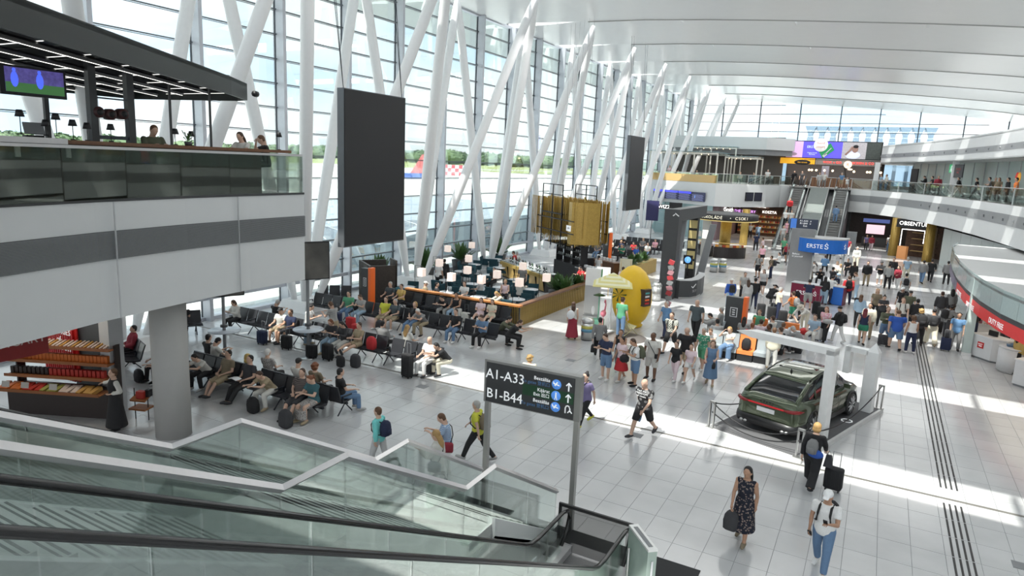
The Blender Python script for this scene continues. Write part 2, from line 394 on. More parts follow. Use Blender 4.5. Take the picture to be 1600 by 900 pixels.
# red and white runway marker board and service van far out
def far_at(px, py): p = G(px, py, 0); return p
p = far_at(705, 277)
t = thing('chequered_board', 'red and white chequered marker board on the grass beyond the apron', 'marker board', p, R(40))
ca, cb = MB(), MB()
for i in range(10):
    for j in range(3): (ca if (i+j) % 2 else cb).b2(-8+i*1.6, -6.4+i*1.6, -.1, .1, .8+j*1.5, 2.3+j*1.5)
ca.build('red_panel', mat('marker_red', (.75, .10, .14), .6), t); cb.build('white_panel', white, t)
MB().b2(-8, 8, .12, .4, 0, .8).build('frame', white, t)
p = far_at(645, 279)
t = thing('airliner_tail', 'blue and red aircraft tail parked behind the big black screen', 'aircraft', p, R(50))
MB().prism([(-5, -.4), (5, -.4), (5, .4), (-5, .4)], 0, 2).build('fuselage', mat('plane_blue', (.12, .22, .6), .4), t)
MB().add([(-1, -.2, 2), (5, -.2, 2), (6, -.2, 9), (3.5, -.2, 9), (-1, .2, 2), (5, .2, 2), (6, .2, 9), (3.5, .2, 9)], [(0, 1, 2, 3), (7, 6, 5, 4), (0, 4, 5, 1), (1, 5, 6, 2), (2, 6, 7, 3), (3, 7, 4, 0)]).build('tail_fin', mat('plane_red', (.8, .2, .2), .4), t)
# low arched boarding pier outside the glass, left of and behind the café
pier_m = mat('pier_cladding', (.33, .38, .45), .35, .3); 
t = thing('boarding_pier', 'low arched grey boarding pier running outside the glass facade', 'building', (0, 0, 0))
for n_, (y0, y1, x0) in enumerate([(28, 110, -33)]):
    mb = MB(); rings = []
    for y in [y0+i*(y1-y0)/20 for i in range(21)]:
        rings.append([(x0-3.2*math.cos(a)*1.0, y, 2.6*math.sin(a)) for a in [math.pi*i/10 for i in range(11)]])
    mb.loft(rings, cap=False, closed=False); mb.add(rings[0], [tuple(range(11))]); mb.build('vault', pier_m, t)
for i in range(40):
    y = 28+i*2.07
    MB().tube([(-33-3.25*math.cos(a), y, 2.65*math.sin(a)) for a in [math.pi*i_/8 for i_ in range(9)]], .05, 5).build('rib', mull_m, t)
# sloped ramp roof with green strip nearer the facade
t = thing('ramp_building', 'pale blue glazed ramp building low outside the facade', 'building', (-36, 40, 0))
MB().prism([(-8, -4), (6, -4), (6, 24), (-8, 24)], 0, 1.6).build('wall', mat('ramp_wall', (.42, .50, .58), .4), t)
MB().add([(-8.3, -4.3, 1.6), (6.3, -4.3, 1.6), (6.3, 24, 1.6), (-8.3, 24, 1.6), (-8.3, 5, 3.4), (6.3, 5, 2.6), (6.3, 24, 2.6), (-8.3, 24, 3.4)], [(0, 1, 5, 4), (4, 5, 6, 7), (1, 2, 6, 5), (0, 4, 7, 3)]).build('roof', mat('ramp_roof', (.45, .52, .60), .3), t)
# floodlight masts and the sculptural pylon row seen through the end glass
for px, h_ in ((1250, 34), (1241, 27)):
    q = Vector((-40 if px > 1245 else -46, 260, 0)); q.x = (px-1392)/1049*250*1.05
    t = thing('floodlight_mast', 'tall thin floodlight mast seen through the end window, %s of two' % ('taller' if h_ > 30 else 'shorter'), 'light mast', q)
    MB().cyl((0, 0, 0), .35, h_, 8, r2=.15).build('mast', lgrey, t)
    for k in range(4): MB().box((-3+k*2, 0, h_-.5), (1.5, .6, 1.0)).build('floodlight', mull_m, t)
    MB().box((0, 0, h_-.9), (8, .4, .25)).build('crossbar', mull_m, t)
sc = mat('pylon_blue', (.16, .23, .31), .5)
t = thing('pylon_row', 'row of blue grey angular pylons joined at the top, seen through the end window', 'sculpture', (-3.6, 150, 0)); t.scale = (.8, 1, 1)
for k in range(11):
    x = -13.5+k*2.6
    MB().add([(x-1.3, 0, 17.2), (x+1.3, 0, 17.2), (x+.5, 0, 15.6), (x+.9, 0, 13), (x-.9, 0, 13), (x-.5, 0, 15.6)]+[(x-1.3, 1.5, 17.2), (x+1.3, 1.5, 17.2), (x+.5, 1.5, 15.6), (x+.9, 1.5, 13), (x-.9, 1.5, 13), (x-.5, 1.5, 15.6)],
        [(5, 4, 3, 2, 1, 0), (6, 7, 8, 9, 10, 11)]+[(i, (i+1) % 6, (i+1) % 6+6, i+6) for i in range(6)]).build('pylon', sc, t)
    MB().prism([(x-.9, 0), (x+.9, 0), (x+.9, 1.5), (x-.9, 1.5)], 0, 13).build('leg', sc, t)
    if k < 10: MB().b2(x+1.2, x+1.6, .2, 1.3, 16.4, 17.1).build('link_beam', sc, t)
MB().b2(-22, 20, 6, 30, 0, 12.5).build('hall_behind', mat('far_glass_hall', (.20, .28, .36), .3), t)

# ================================================================ LEFT MEZZANINE
edge = [(-11.5, -6), (-12.2, 0), (-13.0, 3), (-13.85, 6), (-14.45, 8.2), (-14.85, 10.6), (-15.0, 12.6), (-15.05, 14.65)]
mz = struct(empty('mezzanine_left'))
poly = edge+[(-25.0, 14.65), (-25.0, -6)]
MB().prism(poly, 3.73, 6.3).build('slab', wall_m, mz)
off = lambda e, d: [(x+d, y) for x, y in e]
MB().strip(off(edge, .03), 5.06, 5.67, .04).build('louvre_recess', mat('louvre_back', (.14, .145, .15), .6), mz)
for k in range(22):
    z = 5.075+k*.0268
    MB().strip(off(edge, .05), z, z+.012, .03).build('louvre_slat', louv, mz)
for y_, x_ in ((1.5, -12.6), (8.6, -14.47), (12.2, -14.97)): MB().b2(x_+.02, x_+.07, y_-.006, y_+.004, 3.75, 6.3).build('panel_joint', lgrey, mz)
MB().strip(off(edge, .02), 6.3, 6.36, .08).build('glass_channel', dgrey, mz)
gp = thing('glass_parapet', 'glass parapet with white top rail along the upper left bar terrace', 'balustrade')
pts = [(-13.0, 3), (-13.75, 6), (-14.2, 7.5), (-14.55, 9.0), (-14.82, 10.5), (-14.95, 12.0), (-15.02, 13.3), (-15.05, 14.6)]
for a, b_ in zip(pts[:-1], pts[1:]):
    a2 = (a[0], a[1]+.01); b2 = (b_[0], b_[1]-.01); MB().strip([a2, b2], 6.36, 7.40, .02).build('glass_pane', glass('terrace_glass', (.66, .68, .65), .04, fk=.16), gp)
MB().strip(off(pts, .02), 7.40, 7.46, .08).build('top_rail', alu, gp)
MB().b2(-17, -15.05, 14.6, 14.62, 6.36, 7.4).build('glass_pane', bglass, gp)
cn = thing('bar_counter', 'long brown wooden bar counter behind the glass parapet of the left terrace', 'counter')
MB().strip(off(pts[:-1]+[(-15.04, 14.3)], -.12), 7.48, 7.56, .5).build('counter_top', wood, cn)
MB().strip(off(pts[:-1]+[(-15.04, 12.4)], -.25), 6.32, 7.48, .05).build('front_panel', mat('counter_panel', (.060, .052, .045), .5, noise=.4, scale=3), cn)
for y_, x_ in ((6.65, -14.0), (7.7, -14.3)): MB().box((x_-.02, y_, 7.33), (.03, .09, .24)).build('price_tag', white, cn)
MB().strip(off([(-13.0, 3), (-13.75, 6), (-14.25, 7.7)], -.06), 7.47, 7.58, .4).build('steel_top', alu, cn)
# canopy
cv = thing('bar_canopy', 'dark green flat canopy with thin white light lines over the upper left bar', 'canopy')
cp = [(-9.0, 2.2), (-10.6, 4.95), (-11.8, 6.75), (-13.3, 9.0), (-15.9, 12.9), (-17.0, 14.35), (-17.6, 14.55), (-21.6, 13.8), (-23.0, 6), (-23.0, 2.2)]
MB().prism(cp, 9.36, 9.46).build('roof_sheet', mat('canopy_green', (.007, .012, .011), .5), cv)
MB().strip(list(reversed(cp[:-1])), 8.98, 9.44, -.06).build('fascia', MC['canopy_green'], cv)
lamp_line = mat('led_line', (1, .97, .9), .5, emis=1.3)
def inside(x, y):
    c = False; n = len(cp); j = n-1
    for i in range(n):
        if (cp[i][1] > y) != (cp[j][1] > y) and x < (cp[j][0]-cp[i][0])*(y-cp[i][1])/(cp[j][1]-cp[i][1])+cp[i][0]: c = not c
        j = i
    return c
for k in range(9):   # beams across, light lines along
    y = 4+k*1.25; xs_ = [x/20 for x in range(-460, -180) if inside(x/20, y)]
    if xs_: MB().b2(min(xs_)+.1, max(xs_)-.15, y-.05, y+.05, 9.16, 9.34).build('joist', black, cv); MB().b2(min(xs_)+.2, max(xs_)-.2, y-.006, y+.006, 9.15, 9.16).build('light_line', lamp_line, cv)
for k in range(7):
    a0 = Vector((-11.2-k*1.35, 4.2+.1*k, 9.1)); d = Vector((-.56, .83, 0)); pts_ = [a0+d*q*.25 for q in range(0, 45)]; pts_ = [p_ for p_ in pts_ if inside(p_.x, p_.y)]
    if len(pts_) > 3: MB().tube([pts_[0], pts_[-1]], .05, 4, smooth=False).build('rafter', black, cv); MB().tube([pts_[0]-Vector((0, 0, .06)), pts_[-1]-Vector((0, 0, .06))], .006, 4).build('light_line', lamp_line, cv)
for x, y, w_ in ((-15.5, 8.9, .16), (-15.5, 9.75, .16), (-15.9, 11.05, .045), (-15.9, 12.2, .045), (-18.5, 9.5, .1), (-14.9, 6.6, .1)):
    MB().b2(x-w_/2, x+w_/2, y-w_/2, y+w_/2, 6.3, 9.4).build('post', dgrey, cv)
MB().b2(-15.55, -15.45, 8.9, 9.75, 7.62, 7.7).build('shelf', dark_m, cv); MB().b2(-15.55, -15.45, 8.9, 9.75, 8.5, 8.53).build('shelf', dark_m, cv)
MB().tube([(-17.0, 14.6, 9.2), (-17.05, 14.75, 9.2)], .09, 8).build('spotlight', black, cv)
tv = thing('bar_television', 'television showing a blue football match under the left canopy', 'television', (-15.0, 7.5, 8.65), R(90))
MB().box((0, 0, 0), (1.2, .08, .56)).build('casing', black, tv)
MB().box((.02, -.045, .01), (1.06, .01, .46)).build('screen', mat('tv_crowd', (.05, .04, .16), .3, emis=.8, noise=.7, scale=14), tv)
MB().box((.02, -.052, -.13), (1.06, .004, .18)).build('pitch', mat('tv_pitch', (.03, .10, .03), .3, emis=.8), tv)
for x in (-.35, .1):
    MB().sph((x, -.055, .02), (.07, .004, .15), 8, 6).sph((x, -.055, .19), (.035, .004, .04), 8, 5).build('player', mat('tv_player', (.05, .09, .55), .3, emis=1.1), tv)
for i, (y, z, k) in enumerate([(9.0, 8.2, 0), (9.27, 8.17, 1), (9.55, 8.2, 2)]):
    t = thing('round_bottle_end', '%s round dark barrel end on the canopy frame beside the television' % ['left', 'middle', 'right'][i], 'barrel', (-15.5, y, z))
    MB().tube([(-.12, 0, 0), (-.09, 0, 0), (.09, 0, 0), (.12, 0, 0)], [.1, .125, .125, .1], 14).build('keg', mat('keg_dark', (.06, .02, .02), .4), t)
    MB().tube([(.12, 0, 0), (.13, 0, 0)], .07, 12).build('keg_end', black, t)
lampspots = [(6.95, 7.62, .35), (7.42, 7.62, .2), (7.62, 7.62, .34), (7.95, 7.56, .3), (8.25, 7.56, .26), (8.77, 7.56, .27), (10.39, 7.56, .27), (11.15, 7.56, .25), (13.95, 7.56, .38)]
for i, (y, z, hh) in enumerate(lampspots):
    xe = -14.35-(y-7)*.1 if y < 11 else -15.15
    t = thing('table_lamp', 'small black table lamp on the left bar counter, number %d counted from the left end' % (i+1), 'lamp', (xe-.12, y, z), 0, 'black table lamps on the bar counter')
    t['label'] = ['black table lamp tallest at the far left end of the bar', 'black table lamp with a low stem near the television corner', 'black table lamp just right of the till, far left bar', 'black table lamp directly beneath the television right edge', 'black table lamp left of the canopy frame post', 'black table lamp between the two canopy frame posts', 'black table lamp to the right of the man in green', 'black table lamp beside the spiky plant on the counter', 'lone black table lamp at the right end of the bar counter'][i]
    MB().cyl((0, 0, 0), .05, .02, 12).build('base', black, t); MB().cyl((0, 0, .02), .008, hh-.02, 6).build('stem', black, t); MB().cyl((0, 0, hh-.02), .085, .13, 14, r2=.05).build('lamp_shade', black, t)
t = thing('till', 'black till with slanted screen on the left bar counter', 'till', (-14.75, 7.3, 7.58), R(80))
MB().box((0, 0, .02), (.3, .25, .04)).build('base', black, t); MB().box((0, -.05, .17), (.34, .03, .24), rx=R(-25)).build('display', mgrey, t)
t = thing('spiky_plant', 'spiky green potted plant on the bar counter beside a thin canopy post', 'plant', (-15.2, 11.0, 7.56))
MB().cyl((0, 0, 0), .07, .1, 12, r2=.09).build('pot', dgrey, t)
leafm = mat('leaf_green', (.06, .13, .035), .5, noise=.3)
for k in range(14):
    a = k*2.4; l_ = .22+.1*(k % 3)/2; mb = MB(); c_, s_ = math.cos(a), math.sin(a); e_ = .35+.5*(k % 4)/3
    mb.add([(0, 0, .1), (c_*l_*.5-s_*.02, s_*l_*.5+c_*.02, .1+l_*e_*1.2), (c_*l_, s_*l_, .1+l_*e_), (c_*l_*.5+s_*.02, s_*l_*.5-c_*.02, .1+l_*e_*1.2)], [(0, 1, 2, 3)]); mb.build('leaf', leafm, t)
tag(MB().b2(-21.5, -21.2, 3, 8.3, 6.3, 8.0).build('back_bar', mat('backbar_dark', (.03, .03, .03), .5)), 'low dark back bar unit deep inside the left terrace', 'bar')
# ---- column and shop under the mezzanine
struct(MB().cyl((-15.75, 10.6, 0), .44, 3.73, 36).build('column_round', mat('concrete_column', (.42, .415, .40), .75, noise=.05, scale=3)))
struct(MB().b2(-18.8, -18.34, 10.55, 10.95, 0, 3.73).build('wall_pier', mat('pier_grey', (.45, .46, .47), .6)))
struct(MB().b2(-20.3, -18.8, 10.65, 10.8, 0, 3.73).build('wall_shop', black))

# ================================================================ STAIR AND ESCALATORS
st = struct(empty('staircase'))
XA, XB = -6.77, -5.0
tread_m = mat('stair_stone', (.50, .51, .50), .35, noise=.04); nose_m = mat('nosing_dark', (.03, .03, .03), .6)
flights = [(11.60, 8.92, 0, 1.60), (8.05, 5.45, 1.60, 3.15), (4.50, -1.0, 3.15, 6.3)]
stepped = []
for (ya, yb, za, zb) in flights:
    n = round((zb-za)/.155); 
    dy = (ya-yb)/n; dz = (zb-za)/n
    for k in range(n):
        y1 = ya-k*dy; z = za+(k+1)*dz
        if y1 < 1: continue
        MB().b2(XA+.08, XB-.08, y1-dy-.02, y1, z-dz, z).b2(XA+.1, XB-.1, y1-.06, y1-.035, z, z+.003, 1).b2(XA+.1, XB-.1, y1-.11, y1-.09, z, z+.003, 1).build('stair_tread', [tread_m, nose_m], st)
    mb = MB()
    for s_, xx in ((-1, XA), (1, XB)):
        mb.add([(xx-.06, ya, za-.3), (xx+.06, ya, za-.3), (xx+.06, yb, zb-.3), (xx-.06, yb, zb-.3), (xx-.06, ya, za+.12), (xx+.06, ya, za+.12), (xx+.06, yb, zb+.12), (xx-.06, yb, zb+.12)],
               [(3, 2, 1, 0), (4, 5, 6, 7), (0, 1, 5, 4), (1, 2, 6, 5), (2, 3, 7, 6), (3, 0, 4, 7)])
    mb.build('stringer', wall_m, st)
MB().b2(XA, XB, 8.05, 8.92, 1.35, 1.60).build('landing', tread_m, st); MB().b2(XA, XB, 4.5, 5.45, 2.9, 3.15).build('landing', tread_m, st)
rz_ = [(11.54, 1.04), (8.92, 2.62), (8.05, 2.60), (5.45, 4.13), (4.5, 4.13), (-1.2, 7.30)]
for nm, X_ in (('near', XB), ('far', XA)):
    b = struct(empty('stair_balustrade'))
    MB().tube([(X_, y, z) for y, z in rz_], .05, 4, smooth=False).build('cap_rail', alu, b)
    mb = MB()
    for (y0, z0), (y1, z1) in zip(rz_[:-1], rz_[1:]):
        n = max(1, round(abs(y0-y1)/1.35))
        for k in range(n):
            a0, a1 = y0+(y1-y0)*k/n, y0+(y1-y0)*(k+1)/n; b0, b1 = z0+(z1-z0)*k/n, z0+(z1-z0)*(k+1)/n
            g = MB(); lo = 1.0
            g.add([(X_-.008, a0-.008, b0-lo), (X_-.008, a1+.008, b1-lo), (X_-.008, a1+.008, b1-.04), (X_-.008, a0-.008, b0-.04), (X_+.008, a0-.008, b0-lo), (X_+.008, a1+.008, b1-lo), (X_+.008, a1+.008, b1-.04), (X_+.008, a0-.008, b0-.04)],
                  [(0, 1, 2, 3), (7, 6, 5, 4), (3, 2, 6, 7), (0, 4, 5, 1), (0, 3, 7, 4), (1, 5, 6, 2)]); g.build('glass_pane', bglass, b)
# side cladding under the stair
for xx in (XA-.1, XB+.06):
    MB().add([(xx, 11.4, 0), (xx, 8.92, 1.4), (xx, 8.05, 1.4), (xx, 5.45, 2.9), (xx, 4.5, 2.9), (xx, -.5, 5.8), (xx, -.5, 4.8), (xx, 3, 1.6), (xx, 5, 0)], [tuple(range(9))]).build('side_cladding', mat('stair_cladding', (.55, .56, .555), .4), st)

def escalator(name, xc, ybot, sgn, rise, label, group, steps_from=-2, yaw=0, full=True, ext=0):
    "local: +y = direction of ascent, origin at the lower comb"
    rz = R(180) if sgn < 0 else 0
    e = thing(name, label, 'escalator', (xc, ybot, .02), rz, group)
    hw = .62; sl = math.tan(R(30)); run = rise/sl
    hp = [(-.55, .30), (-.80, .50), (-.88, .72), (-.78, .92), (-.55, .985), (0, .985), (.5, .985), (.8, 1.03), (1.0, 1.12)]
    hp += [(1.0+q*run/10, 1.12+q*rise/10) for q in range(1, 11)]; ytop = 1.0+run; hp += [(ytop+.5, rise+1.0), (ytop+2.0, rise+1.0)]
    for s_ in (-1, 1):
        MB().tube([(s_*hw, y, z) for y, z in hp], .042, 8, flat=.8).build('handrail', rubber, e)
        # glass in panes
        seg = [(-.6, .12, .95), (.4, .12, .95), (1.0, .22, 1.07)]+[(1.0+q*run/9, .22+q*rise/9, 1.08+q*rise/9) for q in range(1, 10)]+[(ytop+1.8, rise+.1, rise+.96)]
        for (a0, l0, h0), (a1, l1, h1) in zip(seg[:-1], seg[1:]):
            g = MB(); q = .006
            g.add([(s_*hw-.006, a0+q, l0), (s_*hw-.006, a1-q, l1), (s_*hw-.006, a1-q, h1), (s_*hw-.006, a0+q, h0), (s_*hw+.006, a0+q, l0), (s_*hw+.006, a1-q, l1), (s_*hw+.006, a1-q, h1), (s_*hw+.006, a0+q, h0)],
                  [(3, 2, 1, 0), (4, 5, 6, 7), (3, 7, 6, 2), (0, 1, 5, 4)]); g.build('glass_pane', bglass, e)
        # deck
        dk = [(-.9, .02, .16), (.7, .02, .16), (1.5, .38, .55), (1.0+run, rise+.0, rise+.14), (ytop+2, rise-.02, rise+.14)]
        MB().loft([[(s_*hw-.10, y, a), (s_*hw+.10, y, a), (s_*hw+.10, y, b), (s_*hw-.10, y, b)] for y, a, b in dk], smooth=False).build('deck', alu if full else mat('esc_deck', (.40, .41, .42), .35, .5), e)
    n = int(run/.40)+5
    for k in range(n):
        y = .1+k*.40; z = max(0, min(rise, (y-.6)*sl))
        mb = MB().b2(-hw+.11, hw-.11, y, y+.40, z-.2, z)
        if full:
            for g_ in range(12): mb.b2(-.48+g_*.087, -.46+g_*.087, y, y+.39, z, z+.008)
        mb.b2(-hw+.12, hw-.12, y, y+.02, z, z+.004, 1)
        mb.build('step', [mat('step_metal', (.24, .24, .235), .4, .6), mat('step_nose', (.22, .22, .2), .5)], e)
    MB().b2(-hw-.05, hw+.05, -1.2, .12, 0, .012).build('landing_plate', mat('landing_plate', (.26, .26, .265), .3, .7, .25, 60), e)
    MB().loft([[(-hw-.08, y, a), (hw+.08, y, a), (hw+.08, y, b), (-hw-.08, y, b)] for y, a, b in [(.8, -.02, .02), (2.2, -.02, .7), (1.2+run, rise-1.1, rise-.25), (ytop+2, rise-1.1, rise-.25)]], smooth=False).build('truss_cladding', mat('truss_cladding', (.42, .43, .43), .5), e)
    if full:
        for s_ in (-1, 1):
            MB().box((s_*(hw+.16), .35, .33), (.02, .34, .16), rx=R(0)).build('warning_label', mat('label_white', (.75, .8, .85), .5), e)
            for q in range(3): MB().box((s_*(hw+.172), .25+q*.1, .33), (.004, .07, .1)).build('pictogram', mat('picto_blue', (.05, .18, .5), .5), e)
            MB().cyl((s_*(hw+.17), -.3, .0), .025, .85, 8).build('guard_post', steel, e)
    return e
escalator('escalator', -3.95, 10.35, -1, 6.3, 'near escalator with black handrails running down across the bottom left foreground', 'escalators beside the glass stair')
escalator('escalator', -8.08, 10.35, -1, 6.3, 'farther foreground escalator, left of the glass-sided stair', 'escalators beside the glass stair')
del bpy.data.objects['escalator']['group'], bpy.data.objects['escalator.001']['group']
for n_, (x0, x1, y0, y1) in enumerate([(-5.15, -2.15, 10.9, 12.05), (-9.3, -6.2, 11.0, 12.05)]):
    tag(MB().b2(x0, x1, y0, y1, .001, .012).build('entrance_mat', mat_m), ['dark grey floor mat at the foot of the near escalator', 'dark grey floor mat at the foot of the far escalator and stair'][n_], 'mat')
t = thing('mesh_barrier', 'black framed mesh barrier closing off the near escalator exit', 'barrier')
mesh_m = glass('black_mesh', (.62, .62, .62), .02, .4, fk=.15)
MB().b2(-4.75, -3.3, 11.19, 11.2, .06, 1.0).build('mesh_panel', mesh_m, t)
MB().b2(-4.78, -3.28, 11.17, 11.22, .97, 1.03).b2(-4.78, -4.73, 11.17, 11.22, 0, 1).b2(-3.33, -3.28, 11.17, 11.22, 0, 1).build('frame', black, t)
t = thing('glass_screen', 'thick frosted green glass guard panel with white steel cap beside the near escalator', 'glass panel')
a, b_ = Vector((-3.2, 10.95, 0)), Vector((-2.66, 10.35, 0))
d = (b_-a).normalized(); n_ = Vector((-d.y, d.x, 0))*.085
def slab(name, a, b, n, z0, z1, mt, par):
    vs = [a-n, b-n, b+n, a+n]; return MB().prism([(v.x, v.y) for v in vs], z0, z1).build(name, mt, par)
slab('glass_body', a, b_, n_, 0, 1.13, mat('frosted_green', (.36, .45, .40), .25), t)
slab('steel_cap', a-d*.01, b_+d*.01, n_*1.05, 1.13, 1.17, mat('cap_white', (.72, .73, .72), .3, .3), t)
slab('cap_slot', a+d*.08, b_-d*.08, n_*.45, 1.165, 1.175, mgrey, t)
slab('edge_strip', b_+d*.011, b_+d*.02, n_*.2, .3, .95, white, t)
# ================================================================ WAYFINDING SIGN
sa = Vector((-6.93, 11.98, 0)); sb = Vector((-4.86, 12.03, 0)); sg = thing('wayfinding_sign', 'freestanding dark gate direction sign A1-A33 and B1-B44 on two steel posts', 'sign', (sa+sb)/2, math.atan2(sb.y-sa.y, sb.x-sa.x))
L2 = (sb-sa).length/2
for s_ in (-1, 1): MB().b2(s_*L2-.05, s_*L2+.05, -.06, .06, 0, 3.32).build('post', mat('sign_steel', (.40, .40, .385), .35, .8), sg)
MB().b2(-L2-.07, L2+.07, -.08, .08, 2.42, 3.36).build('case', mat('sign_case', (.30, .30, .29), .4, .6), sg)
MB().b2(-L2-.02, L2-.06, -.09, -.078, 2.44, 3.31).build('face', mat('sign_face', (.040, .042, .045), .4), sg)
MB().b2(-.18, L2-.07, -.094, -.088, 2.76, 3.0).build('green_band', mat('exit_green', (.012, .06, .025), .4), sg)
sw = mat('sign_white', (.85, .87, .88), .5, emis=.25); sbm = mat('sign_blue', (.10, .30, .80), .4, emis=.25); dim = mat('sign_dimblue', (.09, .20, .38), .5)
rt = (R(90), 0, 0)
text('lettering', 'A1-A33', .30, sw, sg, (-.60, -.096, 3.06), rt, sx=.98); text('lettering', 'B1-B44', .30, sw, sg, (-.60, -.096, 2.63), rt, sx=.98)
for z, a, b_ in ((3.12, 'Beszállás', 'To gates 登机口'), (2.88, 'Kijárat', 'Exit 出口'), (2.64, 'Beszállás', 'To gates 登机口')):
    text('lettering', a, .105, sw, sg, (.44, -.096, z+.05), rt, align='RIGHT'); text('lettering', b_, .095, dim if 'To' in b_ else sw, sg, (.44, -.096, z-.055), rt, align='RIGHT')
    MB().tube([(.58, -.092, z), (.58, -.099, z)], .105, 20).build('pictogram_disc', sbm, sg)
    if 'To' in b_: MB().box((.58, -.101, z), (.14, .004, .022), ry=R(12)).box((.575, -.101, z+.01), (.03, .004, .1), ry=R(35)).box((.52, -.101, z+.03), (.02, .004, .05), ry=R(-20)).build('plane_pictogram', sw, sg)
    else: MB().sph((.58, -.101, z+.055), (.018, .004, .018), 8, 5).box((.58, -.101, z), (.03, .004, .07)).box((.565, -.101, z-.055), (.014, .004, .06), ry=R(15)).box((.6, -.101, z-.055), (.014, .004, .06), ry=R(-18)).build('walking_pictogram', sw, sg)
for z in (3.12, 2.88): MB().box((.85, -.096, z-.01), (.028, .004, .17)).box((.823, -.096, z+.045), (.024, .004, .09), ry=R(42)).box((.877, -.096, z+.045), (.024, .004, .09), ry=R(-42)).build('arrow', sw, sg)
MB().tube([(.80, -.096, 2.56), (.80, -.096, 2.67), (.82, -.096, 2.71), (.85, -.096, 2.72), (.88, -.096, 2.71), (.90, -.096, 2.67), (.90, -.096, 2.60)], .014, 4).box((.875, -.096, 2.60), (.022, .004, .07), ry=R(-40+80)).box((.925, -.096, 2.60), (.022, .004, .07), ry=R(-40)).build('return_arrow', sw, sg)
# ================================================================ BIG HANGING SCREENS
def bigscreen(x, y0, y1, z0, z1, label, wires, d=.28):
    t = thing('hanging_screen', label, 'screen', (x, (y0+y1)/2, z0))
    MB().b2(-d, 0, y0-(y0+y1)/2, y1-(y0+y1)/2, 0, z1-z0).build('housing', mat('housing_grey', (.16, .17, .185), .4, .4), t)
    MB().b2(0, .02, y0-(y0+y1)/2+.03, y1-(y0+y1)/2-.03, .04, z1-z0-.03).build('display', screen_off, t)
    for s_ in (-1, 1):
        for q in (-1, 1):
            MB().tube([(-.1, s_*(y1-y0)*.47, z1-z0), (-.1+q*.1, s_*((y1-y0)*.47)-.9*s_*0-1.1, 17.75-z0)], .012, 5).build('cable', dark_m, t)
bigscreen(-16, 17.38, 20.68, 4.37, 9.68, 'huge black portrait screen hanging in front of the columns, left of centre', 1)
bigscreen(-18, 52.0, 55.55, 4.05, 10.0, 'second huge black screen hanging farther away, left of the upper cafe', 1)
# ================================================================ FAR MEZZANINES
ZT, ZB = 6.2, 3.74
def fascia(par, pts, zt, zb, band=True, side=1):
    MB().strip(pts, zb, zt, -.25*side).build('fascia', wall_m, par)
    if band:
        q = [(x, y) for x, y in pts]
        mb = MB().strip(q, zb+(zt-zb)*.47, zb+(zt-zb)*.74, .03*side); mb.build('grey_band', louv, par)
fL = [(-25.4, 80.5), (-20.6, 77.8), (-15.9, 75.2), (-14.6, 76.2), (-13.2, 78.0), (-11.8, 80.5), (-10.6, 83.2), (-9.55, 84.2)]
ml = struct(empty('mezzanine_far'))
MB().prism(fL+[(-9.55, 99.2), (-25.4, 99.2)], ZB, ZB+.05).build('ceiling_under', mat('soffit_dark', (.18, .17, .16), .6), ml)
MB().prism(fL+[(-9.55, 99.2), (-25.4, 99.2)], ZT-.12, ZT).build('deck', mat('deck_floor', (.30, .29, .28), .4), ml)
MB().b2(-9.55, -3.2, 83.2, 99.2, ZT-.12, ZT).build('deck', MC['deck_floor'], ml)
fascia(ml, fL[::-1], ZT, ZB, True, -1)
fR = [(-3.2, 83.4), (-1.2, 82), (1.2, 78), (3.2, 72.5), (4.9, 66), (6.2, 59), (7.1, 52), (7.7, 46), (8.1, 40), (8.4, 32)]
mr = struct(empty('mezzanine_right'))
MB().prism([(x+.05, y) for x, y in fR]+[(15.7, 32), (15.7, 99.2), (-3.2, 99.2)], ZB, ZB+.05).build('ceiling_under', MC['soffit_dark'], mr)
MB().prism([(x+.05, y) for x, y in fR]+[(15.7, 32), (15.7, 99.2), (-3.2, 99.2)], ZT-.12, ZT).build('deck', MC['deck_floor'], mr)
def fascia2(par, pts, zt, zb):
    MB().strip(pts, zb, zt, .25).build('fascia', wall_m, par)
    MB().strip(pts, zb+(zt-zb)*.48, zb+(zt-zb)*.76, -.03).build('grey_band', louv, par)
fascia2(mr, fR, ZT, ZB)
fU = [(-.75, 88), (-.1, 85), (1.7, 79.5), (3.5, 73.5), (5.2, 66.5), (6.5, 59.3), (7.4, 52), (8.0, 46), (8.4, 40), (8.7, 32)]
MB().strip(fU, 9.2, 11.1, .3).build('upper_fascia', wall_m, mr); MB().strip(fU, 9.75, 10.15, -.03).build('grey_band', louv, mr)
MB().prism(fU+[(15.7, 32), (15.7, 99.2), (-.75, 99.2)], 9.2, 9.3).build('ceiling_upper', wall_m, mr)
MB().prism(fU+[(15.7, 32), (15.7, 99.2), (-.75, 99.2)], 10.9, 11.0).build('roof_upper', wall_m, mr)
def along(pts, step, jit=0):
    out = []; acc = 0
    for a, b_ in zip(pts[:-1], pts[1:]):
        a, b_ = Vector(a), Vector(b_); L = (b_-a).length; s_ = (step-acc) % step
        while s_ <= L: out.append((a+(b_-a)*s_/L, math.atan2(b_.y-a.y, b_.x-a.x))); s_ += step
        acc = (acc+L) % step
    return out
for p_, a in along(fU, 2.6): MB().sph((p_.x-.02, p_.y, 9.95), .09, 8, 5).build('fixing_stud', mgrey, mr)
for p_, a in along(fR[3:], 2.2): MB().box((p_.x-.08, p_.y, 5.25), (.05, .16, .16)).build('fixing_stud', mgrey, mr)
